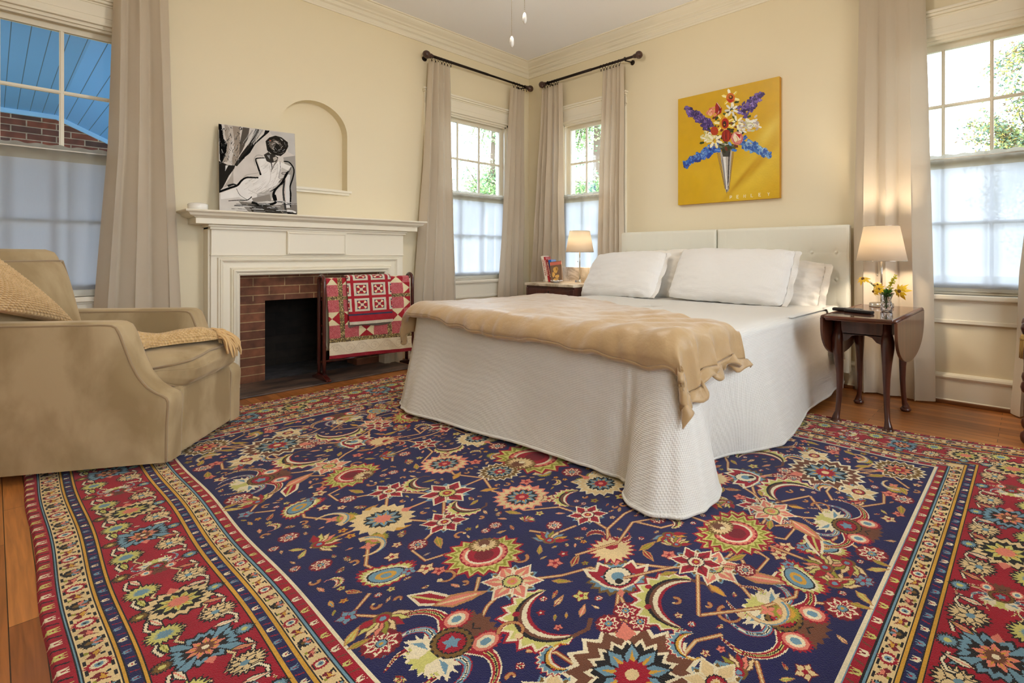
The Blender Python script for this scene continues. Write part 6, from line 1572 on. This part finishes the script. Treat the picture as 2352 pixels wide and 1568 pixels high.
def qmap(U, V):
    Y = QY + U + .006 * np.sin(V * 7) * (1 - U) ; F = QF
    t = np.clip((V - F) / .06, 0, 1); dn = np.clip((F - V) / F, 0, 1)
    puff = .0035 * np.sin(U * 60) * np.sin(V * 58)
    X = QX + .028 * np.cos(t * 1.9) * (1) + .038 * dn + puff + .010 * np.sin(U * 12 + 1) * dn + .006
    Z = .765 - .0 + .016 * np.sin(t * 1.9) - (F - np.minimum(V, F)) * .985
    Z = Z - .030 * (U / QW_ - .2) * dn
    return X, Y, Z
bq = empty('patchwork_quilt', (QX, -1.98, 0), label='large pink, red and cream patchwork quilt hanging over the rack', cat='quilt')
w = put('front_panel', q.mesh('front_panel', qmap), M_quilt, bq, loc=(-QX, 1.98, 0)); solidify(w, .008, -1)
M_qback = mat('quilt_lining', (206, 196, 168), .95)
m = MB(); m.grid(lambda u, v: (QX - .022 - .03 * v + .008 * math.sin(u * 9) - QX, QY + u * QW_ * .985 + .003 - .018 * v * 0 + 1.98, lerp(.778, .215, v)), 40, 30); bo = m.build('back_panel', M_qback, bq); solidify(bo, .008)
m = MB(); m.grid(lambda u, v: (QX + .02 - .045 * v - QX, QY - .012 + .02 * u + 1.98, lerp(.36, .245, u)), 6, 6); bo = m.build('lining_edge', M_qback, bq); solidify(bo, .006)
# small quilt
SW_, SF = .345, .372
s = Cv(SW_, SF + .07, .0016, QR)
k_ = SW_ / 780.0
def sx_(x): return (x - 445) * k_
def sy_(y): return SF - (y - 100) * (SF / 800.0)
def starblock(x0, x1, ya, yb):
    X0, X1, Y0, Y1 = sx_(x0), sx_(x1), sy_(yb), sy_(ya); s.rect(X0, X1, Y0, Y1, QW); w = X1 - X0; h = Y1 - Y0; i = .15
    a0, a1, b0, b1 = X0 + w * i, X1 - w * i, Y0 + h * i, Y1 - h * i; s.rect(a0, a1, b0, b1, QR); cx_, cy_ = (a0 + a1) / 2, (b0 + b1) / 2; W2, H2 = (a1 - a0) / 2, (b1 - b0) / 2
    for (dx, dy) in ((1, 1), (1, -1), (-1, 1), (-1, -1)):
        s.poly([(cx_ + dx * W2 * .25, cy_ + dy * H2 * .25), (cx_ + dx * W2 * .85, cy_ + dy * H2 * .45), (cx_ + dx * W2 * .8, cy_ + dy * H2 * .8), (cx_ + dx * W2 * .45, cy_ + dy * H2 * .85)], QC); s.poly([(cx_ + dx * W2 * .72, cy_ + dy * H2 * .72), (cx_ + dx * W2, cy_ + dy * H2 * .72), (cx_ + dx * W2, cy_ + dy * H2), (cx_ + dx * W2 * .72, cy_ + dy * H2)], NV)
    for (dx, dy) in ((1, 0), (-1, 0), (0, 1), (0, -1)): s.poly([(cx_ + dx * W2 * .5 - dy * W2 * .2, cy_ + dy * H2 * .5 - dx * H2 * .2), (cx_ + dx * W2 * .5 + dy * W2 * .2, cy_ + dy * H2 * .5 + dx * H2 * .2), (cx_ + dx * W2 * .22, cy_ + dy * H2 * .22)], NV)
    s.rect(cx_ - W2 * .3, cx_ + W2 * .3, cy_ - H2 * .3, cy_ + H2 * .3, (222, 200, 176))
for (ya, yb) in ((-70, 148), (192, 410), (456, 675)):
    for (x0, x1) in ((290, 500), (550, 808), (860, 1118), (1172, 1400)): starblock(x0, x1, ya, yb)
s.rect(0, SW_, sy_(745), sy_(718), NV); s.rect(0, SW_, 0, sy_(850), QW)
for x in range(40): s.rect(x * .0098, x * .0098 + .0014, 0, sy_(852), (190, 182, 160))
s.grain(.06, 9, .05)
def smap(U, V):
    F = SF; t = np.clip((V - F) / .07, 0, 1); dn = np.clip((F - V) / F, 0, 1)
    X = QX + .044 * np.cos(t * 1.8) + .030 * dn + .002 * np.sin(U * 80) * np.sin(V * 70) + .014 + .006 * np.sin(U * 15) * dn
    Z = .777 + .022 * np.sin(t * 1.8) - (F - np.minimum(V, F)) * .99 - .008 * (U / SW_ - .5) * dn; Y = -2.172 + U + .010 * dn
    return X, Y, Z
sq = empty('patchwork_quilt', (QX, -2.0, 0), label='small red quilt with star blocks folded over the larger quilt', cat='quilt')
w = put('front_panel', s.mesh('front_panel', smap), M_quilt, sq, loc=(-QX, 2.0, 0)); solidify(w, .009, -1)
M_qg = mat('grey_lining', (132, 122, 112), .95)
m = MB(); m.grid(lambda u, v: (.068 - .010 * v, -2.165 + u * SW_ * .98 + 2.0, lerp(.43, .385 + .012 * u + .01 * math.sin(u * 6), v)), 30, 6); bo = m.build('folded_lining', M_qg, sq); solidify(bo, .006)

# ---------------------------------------------------------------- yellow flower painting
def make_yellow():
    W, H = .935, .948
    c = Cv(W, H, .0017, (214, 170, 14)); r = random.Random(21)
    TL, TR, BL, BR_ = (38, 293), (1220, 22), (38, 1522), (1220, 1440)
    # exact perspective inverse (photo crop -> canvas) via homography
    src = [TL, TR, BR_, BL]; dst = [(0, H), (W, H), (W, 0), (0, 0)]; A = []; B = []
    for (x, y), (X, Y) in zip(src, dst):
        A.append([x, y, 1, 0, 0, 0, -X * x, -X * y]); B.append(X); A.append([0, 0, 0, x, y, 1, -Y * x, -Y * y]); B.append(Y)
    h = np.linalg.solve(np.array(A, float), np.array(B, float))
    def inv(p): d = h[6] * p[0] + h[7] * p[1] + 1; return ((h[0] * p[0] + h[1] * p[1] + h[2]) / d, (h[3] * p[0] + h[4] * p[1] + h[5]) / d)
    # painted background: paler glow right of the vase, ochre slanting stroke
    def glow(cx_, cy_, rx, ry, col, n=26, k=.10, rot=0):
        base = to_lin(col); X, Y = np.meshgrid((np.arange(c.nx) + .5) * c.res, (np.arange(c.ny) + .5) * c.res); C_ = inv((cx_, cy_)); 
        dx, dy = X - C_[0], Y - C_[1]; ca, sa = math.cos(rot), math.sin(rot); g = np.exp(-(((dx * ca + dy * sa) / rx) ** 2 + ((-dx * sa + dy * ca) / ry) ** 2)); c.a[:] = c.a * (1 - k * g[..., None]) + base * (k * g[..., None])
    glow(900, 1150, .30, .16, (236, 206, 70), k=.75, rot=.6); glow(1080, 680, .14, .05, (238, 212, 90), k=.7, rot=.8); glow(300, 1150, .2, .12, (224, 184, 30), k=.5)
    glow(790, 1200, .26, .022, (192, 144, 4), k=.9, rot=.80); glow(960, 1060, .20, .03, (196, 148, 4), k=.8, rot=.78)
    c.xf = inv
    def dab(x, y, L_, w, ang, col, hi=None):
        ca, sa = math.cos(ang), math.sin(ang); P = lambda u, v: (x + u * ca - v * sa, y + u * sa + v * ca)
        c.poly([P(-L_ / 2, 0), P(-L_ * .3, -w / 2), P(L_ * .3, -w * .45), P(L_ / 2, 0), P(L_ * .25, w / 2), P(-L_ * .35, w * .4)], col)
        if hi: c.poly([P(-L_ * .35, -w * .2), P(L_ * .3, -w * .28), P(L_ * .35, -w * .1), P(-L_ * .3, -w * .02)], hi)
    # vase
    for (x0, x1) in ((492, 585), (505, 592), (520, 600)): c.line([(x0, 915), (x1, 1340)], 5, (70, 60, 90))
    for (x0, x1) in ((684, 630), (672, 622)): c.line([(x0, 905), (x1, 1340)], 5, (70, 60, 90))
    c.poly([(525, 905), (665, 890), (625, 1360), (595, 1375)], (180, 176, 172)); c.poly([(540, 880), (650, 870), (640, 960), (560, 960)], (60, 62, 58)); c.poly([(560, 960), (590, 960), (612, 1340), (600, 1340)], (232, 232, 232)); c.poly([(625, 905), (640, 905), (625, 1250), (612, 1300)], (40, 36, 46)); c.poly([(545, 950), (560, 1000), (598, 1330), (590, 1330)], (110, 106, 110)); c.line([(600, 1340), (605, 1392)], 10, (60, 56, 60), 2); c.line([(622, 1300), (615, 1372)], 8, (30, 26, 30), 2)
    c.poly([(470, 800), (610, 800), (740, 830), (690, 880), (560, 885), (480, 860)], (60, 66, 44))
    for k in range(16): dab(r.uniform(500, 700), r.uniform(800, 880), 60, 10, r.uniform(-.3, .3), r.choice([(30, 40, 24), (120, 130, 110), (200, 204, 190), (80, 90, 50)]))
    c.poly([(470, 800), (515, 810), (500, 870), (455, 860)], (196, 130, 30))
    for k in range(70): dab(r.gauss(590, 110), r.gauss(600, 120), 60, 28, r.uniform(0, 3), r.choice([(40, 60, 24), (70, 84, 30), (36, 44, 20), (110, 40, 20)]))
    def spray(x0, y0, x1, y1, w0, w1, cols, n):
        ang = math.atan2(y1 - y0, x1 - x0)
        for k in range(n):
            t = k / n; w = lerp(w0, w1, t); x = lerp(x0, x1, t) - math.sin(ang) * r.uniform(-w, w); y = lerp(y0, y1, t) + math.cos(ang) * r.uniform(-w, w); cc = r.choice(cols); dab(x, y, r.uniform(34, 66), r.uniform(22, 38), ang + r.uniform(-1.3, 1.3), cc, tuple(min(255, v + 70) for v in cc) if r.random() < .5 else None)
    PU = [(72, 48, 120), (94, 68, 150), (50, 30, 90), (120, 96, 170), (60, 44, 110)]; BU = [(24, 76, 170), (50, 110, 200), (20, 50, 140), (90, 140, 210), (60, 100, 190)]; LB = [(70, 124, 196), (100, 150, 206), (40, 90, 170), (130, 170, 210), (50, 90, 180)]
    spray(420, 620, 150, 420, 78, 52, PU, 130); spray(770, 450, 1020, 220, 82, 40, PU, 130); spray(480, 830, 120, 1060, 62, 36, BU, 120); spray(790, 790, 1110, 950, 82, 40, LB, 140)
    for k in range(36): dab(r.gauss(370, 50), r.gauss(730, 28), 46, 22, r.uniform(0, 3), r.choice([(238, 232, 200), (220, 214, 150), (190, 190, 110), (246, 244, 226)]))
    for k in range(60): dab(r.gauss(850, 62), r.gauss(590, 36), 52, 24, r.uniform(-.8, .8), r.choice([(238, 236, 222), (214, 200, 190), (200, 206, 160), (246, 246, 240), (180, 170, 170)]))
    for k in range(24): dab(r.gauss(425, 34), r.gauss(425, 30), 46, 22, r.uniform(0, 3), r.choice([(228, 140, 110), (240, 180, 150), (214, 110, 80)]))
    def daisy(x, y, R_, cols, n=7, a0=.3, w=.34):
        for k in range(n): a = a0 + 2 * math.pi * k / n; dab(x + R_ * .62 * math.cos(a), y + R_ * .62 * math.sin(a), R_ * .9, R_ * w, a, cols[k % len(cols)], (252, 250, 230))
    daisy(660, 415, 80, [(236, 236, 228), (214, 214, 210)]); daisy(460, 770, 96, [(246, 242, 214), (236, 226, 160)]); daisy(720, 560, 80, [(244, 240, 206)], 6); c.disc((665, 425), 12, (226, 190, 40)); c.disc((465, 785), 16, (226, 180, 30)); c.disc((718, 575), 18, (226, 180, 30))
    daisy(650, 275, 104, [(250, 236, 150), (248, 246, 226), (236, 206, 60)], 6, .25, .32); c.disc((648, 275), 52, (214, 110, 24), 20, 58); c.poly([(600, 290), (690, 300), (640, 335)], (190, 30, 14)); c.disc((652, 268), 26, (90, 24, 10)); c.disc((648, 262), 12, (220, 160, 40))
    daisy(575, 570, 120, [(240, 206, 60), (250, 236, 160)], 7, .5, .3); c.disc((575, 570), 56, (220, 150, 20), 22, 76); c.disc((585, 572), 42, (176, 24, 16), 18, 60); c.disc((578, 580), 22, (60, 14, 10), 14, 36); c.disc((576, 588), 9, (210, 140, 30))
    c.poly([(488, 322), (548, 400), (540, 450), (500, 474), (468, 440), (468, 370)], (164, 16, 20)); c.line([(488, 330), (530, 390), (500, 460)], 6, (240, 220, 220)); c.poly([(510, 370), (535, 410), (515, 440)], (90, 8, 14))
    c.disc((600, 715), 56, (160, 22, 14), 18, 72); c.disc((460, 660), 46, (186, 60, 20), 16, 52)
    for k in range(8): c.line([(560 + k * 11, 670 + r.uniform(-8, 8)), (565 + k * 10, 760)], 5, r.choice([(96, 10, 10), (206, 60, 30)]))
    c.disc((725, 745), 70, (220, 140, 130), 20, 78); c.poly([(690, 690), (760, 680), (770, 760), (700, 790), (672, 750)], (244, 226, 200)); c.poly([(700, 685), (766, 700), (760, 755)], (186, 22, 36)); c.line([(670, 740), (700, 810), (760, 812), (788, 750), (770, 690)], 10, (196, 90, 100)); c.line([(715, 720), (735, 760), (715, 795)], 8, (214, 170, 90))
    dab(495, 890, 90, 40, .2, (44, 106, 206), (130, 176, 236)); dab(690, 885, 70, 34, .1, (60, 124, 214)); dab(640, 810, 60, 30, .9, (100, 160, 226)); dab(400, 945, 90, 46, -1.0, (24, 70, 170))
    # lettering at the bottom right
    def let(ch, x, y, s):
        G = {'P': [[(0, 1), (0, 0), (.55, .04), (.6, .3), (.5, .5), (0, .52)]], 'E': [[(.7, 0), (0, 0), (0, 1), (.7, 1)], [(0, .5), (.55, .5)]], 'N': [[(0, 1), (0, 0), (.75, 1), (.75, 0)]], 'L': [[(0, 0), (0, 1), (.7, 1)]], 'Y': [[(0, 0), (.38, .5), (.75, 0)], [(.38, .5), (.38, 1)]]}[ch]
        for st_ in G: c.line([(x + a * s, y + b_ * s * 1.15) for a, b_ in st_], 7.5, (246, 240, 214))
    for ch, x, y in (('P', 642, 1416), ('E', 720, 1410), ('N', 800, 1402), ('L', 888, 1394), ('E', 978, 1386), ('Y', 1080, 1380)): let(ch, x, y, 31)
    c.grain(.025, 8, .04); return c
cy_ = make_yellow(); M_gloss = attr_mat('varnished_paint', .28, coat=.6, bump=(60, .08))
yp = empty('flower_picture', (2.532, -.04, 1.403), label='square bright yellow painting of a bouquet of flowers in a slender vase', cat='painting')
put('canvas_face', cy_.mesh('canvas_face', lambda U, V: (U - cy_.w / 2, U * 0 - .0005, V)), M_gloss, yp)
MB().box(-cy_.w / 2, cy_.w / 2, 0, .038, 0, cy_.h, .001).build('canvas_side', mat('ochre_canvas_edge', (196, 140, 16), .5), yp)

# ---------------------------------------------------------------- ceiling fan (its pull chains hang into view)
fanx, fany = 2.62, -2.36
fn = empty('ceiling_fan', (fanx, fany, CZ), label='ceiling fan with two beaded pull chains ending in white fobs', cat='ceiling fan')
M_fanw = mat('white_enamel', (236, 234, 228), .35, coat=.3)
m = MB(); m.lathe([(0, 0), (.07, 0), (.065, -.03), (.03, -.06), (.014, -.065), (.014, -.26), (.05, -.27), (.11, -.29), (.13, -.33), (.12, -.39), (.08, -.42), (.07, -.44), (0, -.44)][::-1], n=32); m.build('motor', M_fanw, fn)
for k in range(5):
    a = R(72 * k + 20); m = MB(); M_ = Matrix.Rotation(a, 4, 'Z') @ Matrix.Rotation(R(10), 4, 'X')
    m.prism([(.18, -.05), (.64, -.07), (.68, -.05), (.69, 0), (.68, .05), (.64, .07), (.18, .05)], -.006, .002, 'xy', M=Matrix.Translation((0, 0, -.36)) @ M_, bev=.002); m.box(.09, .24, -.012, .012, -.010, -.002, M=Matrix.Translation((0, 0, -.36)) @ M_); m.build('blade', M_fanw, fn)
M_glow, _, bb_ = nodes('frosted_globe'); bb_.inputs['Base Color'].default_value = lin((250, 246, 236)); bb_.inputs['Emission Color'].default_value = (1, .88, .72, 1); bb_.inputs['Emission Strength'].default_value = 3.0
m = MB(); m.lathe([(0, -.555), (.05, -.55), (.09, -.525), (.11, -.49), (.10, -.455), (.07, -.44)], n=32); m.build('light_globe', M_glow, fn)
l = bpy.data.lights.new('fan_light', 'POINT'); l.energy = 44; l.color = (1, .925, .82); l.shadow_soft_size = .12; lo = bpy.data.objects.new('fan_light', l); COL.objects.link(lo); lo.location = (fanx, fany, CZ - .70)
M_bead = mat('bead_chain', (150, 130, 96), .35, metal=.7)
for (dx, dy, z) in ((.004, 0.0, 1.935 - CZ), (.05, .039, 2.047 - CZ)):
    m = MB(); n = int((-.44 - z) / .0085)
    m.tube([(dx, dy, -.50), (dx, dy, z + .05)], .0007, 4)
    for k in range(n): m.lathe([(0, -.0018), (.0018, 0), (0, .0018)], c=(dx, dy, z + .052 + k * .0085), n=5)
    co = m.build('pull_chain', M_bead, fn)
    m = MB(); m.lathe([(0, 0), (.004, .001), (.0095, .012), (.0105, .026), (.0085, .042), (.004, .052), (0, .053)], c=(dx, dy, z), n=16); m.build('fob', M_fanw, co)
# ---------------------------------------------------------------- outdoors
M_lawn = mat('lawn', (112, 112, 92), .95, var=((136, 130, 104), 2))
MB().box(-40, 40, -40, 60, -1.3, -1.2).build('lawn', M_lawn, kind='structure')
# covered porch outside the far left window
def board_mat(name, rgb, axis='Y', pitch=.085):
    m, nt, b = nodes(name); N, L = nt.nodes, nt.links
    b.inputs['Base Color'].default_value = lin(rgb); b.inputs['Roughness'].default_value = .5
    tc = N.new('ShaderNodeTexCoord'); sx = N.new('ShaderNodeSeparateXYZ'); L.new(tc.outputs['Object'], sx.inputs[0])
    ml = N.new('ShaderNodeMath'); ml.operation = 'MULTIPLY'; ml.inputs[1].default_value = 1 / pitch; L.new(sx.outputs[axis], ml.inputs[0])
    fr = N.new('ShaderNodeMath'); fr.operation = 'FRACT'; L.new(ml.outputs[0], fr.inputs[0])
    gt = N.new('ShaderNodeMath'); gt.operation = 'LESS_THAN'; gt.inputs[1].default_value = .05; L.new(fr.outputs[0], gt.inputs[0])
    mx = N.new('ShaderNodeMixRGB'); mx.inputs[1].default_value = lin(rgb); mx.inputs[2].default_value = lin(tuple(v * .55 for v in rgb)); L.new(gt.outputs[0], mx.inputs[0]); L.new(mx.outputs[0], b.inputs['Base Color'])
    return m
M_porch = board_mat('porch_boards', (100, 166, 238))
M_ptrim = mat('porch_trim', (150, 200, 245), .5)
M_pbrick = brick_mat('porch_brick', (124, 62, 46), (62, 46, 46), (170, 150, 132), .21, .0675, .0055)
PYR = -3.467; PZ = 2.453; PXW = -3.63    # ridge line and level of the porch ceiling
MB().box(PXW, -.201, -6.0, PYR, PZ, PZ + .04).build('porch_ceiling', M_porch, kind='structure')
t = MB(); t.prism([(PYR, PZ), (PYR, PZ + .04), (-2.2, PZ + .04 - .637), (-2.2, PZ - .637)], PXW, -.201, 'yz'); t.build('porch_ceiling', M_porch, kind='structure')
t = MB(); t.box(PXW, PXW + .04, -6.0, PYR, PZ - .045, PZ); t.prism([(PYR, PZ), (PYR, PZ - .045), (-2.2, PZ - .045 - .637), (-2.2, PZ - .637)], PXW, PXW + .04, 'yz'); t.build('porch_trim', M_ptrim, kind='structure')
MB().box(PXW - .2, PXW, -6.0, -2.2, -1.2, PZ + .04).build('porch_wall', M_pbrick, kind='structure')

def leafmat(name, c1, c2):
    m, nt, b = nodes(name); N, L = nt.nodes, nt.links
    oi = N.new('ShaderNodeAttribute'); oi.attribute_name = 'Col'
    L.new(oi.outputs['Color'], b.inputs['Base Color']); b.inputs['Roughness'].default_value = .45
    tl = N.new('ShaderNodeBsdfTranslucent'); L.new(oi.outputs['Color'], tl.inputs['Color'])
    mx = N.new('ShaderNodeMixShader'); mx.inputs[0].default_value = .45; L.new(b.outputs[0], mx.inputs[1]); L.new(tl.outputs[0], mx.inputs[2]); L.new(mx.outputs[0], N['Material Output'].inputs['Surface'])
    return m
M_leaf = leafmat('leaves', 0, 0); M_bark = mat('bark', (104, 88, 74), .9, bump=(20, .8))
def tree(name, base, trunk, blobs, n, size, cols, label, seed, branches=14, tr=.10):
    r = random.Random(seed); root = empty(name, base, label=label, cat='tree', group=None)
    bx, by, bz = base
    mt = MB(); pts = [Vector(p) for p in trunk]
    mt.tube([p - Vector(base) for p in pts], [lerp(tr, tr * .3, i / (len(pts) - 1)) for i in range(len(pts))], 8)
    V, F, C = [], [], []
    tot = sum(b[3] ** 2 for b in blobs)
    for (cx, cy, cz, rad) in blobs:
        k = int(n * rad ** 2 / tot); c = Vector((cx, cy, cz)); st = min(pts, key=lambda p: (p - c).length)
        for q in range(max(2, int(branches * rad ** 2 / tot) + 2)):
            d = Vector((r.gauss(0, 1), r.gauss(0, 1), r.gauss(0, .8))).normalized() * rad * r.uniform(.4, .95)
            e = c + d; m_ = (st + e) / 2 + Vector((r.uniform(-.1, .1), r.uniform(-.1, .1), r.uniform(0, .15))) * rad
            mt.tube([st - Vector(base), m_ - Vector(base), e - Vector(base)], [tr * .28, tr * .16, tr * .05], 5)
            nl = k // max(2, int(branches * rad ** 2 / tot) + 2)
            for w_ in range(nl):
                tt = r.uniform(.35, 1.05); p = st.lerp(m_, tt * 2) if tt < .5 else m_.lerp(e, (tt - .5) * 2)
                p = p + Vector((r.gauss(0, 1), r.gauss(0, 1), r.gauss(0, 1))) * rad * .17
                a = Vector((r.gauss(0, 1), r.gauss(0, 1), r.gauss(0, .7))).normalized(); bb = a.cross(Vector((r.gauss(0, 1), r.gauss(0, 1), r.gauss(0, 1)))).normalized()
                s = size * r.uniform(.6, 1.3); p = p - Vector(base); i = len(V)
                V += [p - a * s, p + bb * s * .42, p + a * s, p - bb * s * .42]; F.append((i, i + 1, i + 2, i + 3)); cc = r.choice(cols); g = r.uniform(.8, 1.2); l = lin(cc); C.append((l[0] * g, l[1] * g, l[2] * g, 1))
    mt.build('trunk', M_bark, root)
    me = bpy.data.meshes.new('foliage'); me.from_pydata([tuple(v) for v in V], [], F); at = me.attributes.new('Col', 'FLOAT_COLOR', 'FACE'); at.data.foreach_set('color', np.array(C, np.float32).ravel())
    put('foliage', me, M_leaf, root)
GR = [(146, 180, 120), (176, 204, 140), (206, 222, 166), (112, 148, 112)]
MG = [(84, 112, 96), (112, 140, 112), (140, 158, 104), (190, 198, 130), (124, 108, 80), (216, 190, 104)]
tree('magnolia_tree', (4.9, 6.6, -1.2), [(4.9, 6.6, -1.2), (4.7, 6.5, 1), (4.6, 6.4, 2.6), (4.7, 6.3, 4.4)], [(3.72, 6.2, 3.3, .30), (3.8, 6.2, 2.65, .38), (4.0, 6.2, 3.05, .42), (4.35, 6.3, 2.5, .6), (4.15, 6.2, 3.75, .45), (4.6, 6.2, 3.4, .6), (4.75, 6.4, 4.3, .6), (5.3, 6.4, 2.8, .8), (4.0, 6.3, 1.8, .5), (5.0, 6.4, 1.4, .8)], 17000, .034, MG, 'broad leaved evergreen tree close outside the far right window', 3, 60, .05)
tree('maple_tree', (6.5, 9.5, -1.2), [(6.5, 9.5, -1.2), (6.3, 9.4, 2), (6.0, 9.2, 5.2)], [(5.2, 9.0, 5.4, 1.1), (6.4, 9.0, 6.0, 1.4), (6.0, 9.2, 4.3, 1.2)], 3600, .07, [(190, 180, 70), (160, 176, 80), (214, 170, 70), (120, 150, 70)], 'yellowing tree high up behind the evergreen outside the far right window', 4, 40, .08)
tree('oak_tree', (-5.0, 6.8, -1.2), [(-5.0, 6.8, -1.2), (-4.95, 6.7, 2.5), (-4.8, 6.6, 6)], [(-5.4, 6.6, 2.8, 1.2), (-4.6, 6.5, 4.4, 1.1), (-5.8, 6.6, 4.4, 1.1), (-4.6, 6.6, 2.2, 1.1), (-6.2, 6.8, 2.2, 1.2)], 15000, .05, GR, 'leafy green tree with a grey trunk outside the window behind the bedside lamp', 5, 60, .20)
tree('elm_tree', (-8.6, 5.8, -1.2), [(-8.6, 5.8, -1.2), (-8.5, 5.8, 2.5), (-8.2, 5.7, 6)], [(-8.4, 5.9, 4.6, 1.0), (-8.4, 5.6, 2.9, 1.3), (-8.6, 6.7, 3.4, 1.4), (-8.4, 6.2, 5.6, 1.0), (-9.2, 4.6, 1.6, 1.0)], 13000, .055, GR, 'green tree filling the right side of the corner window on the fireplace wall', 6, 60, .14)
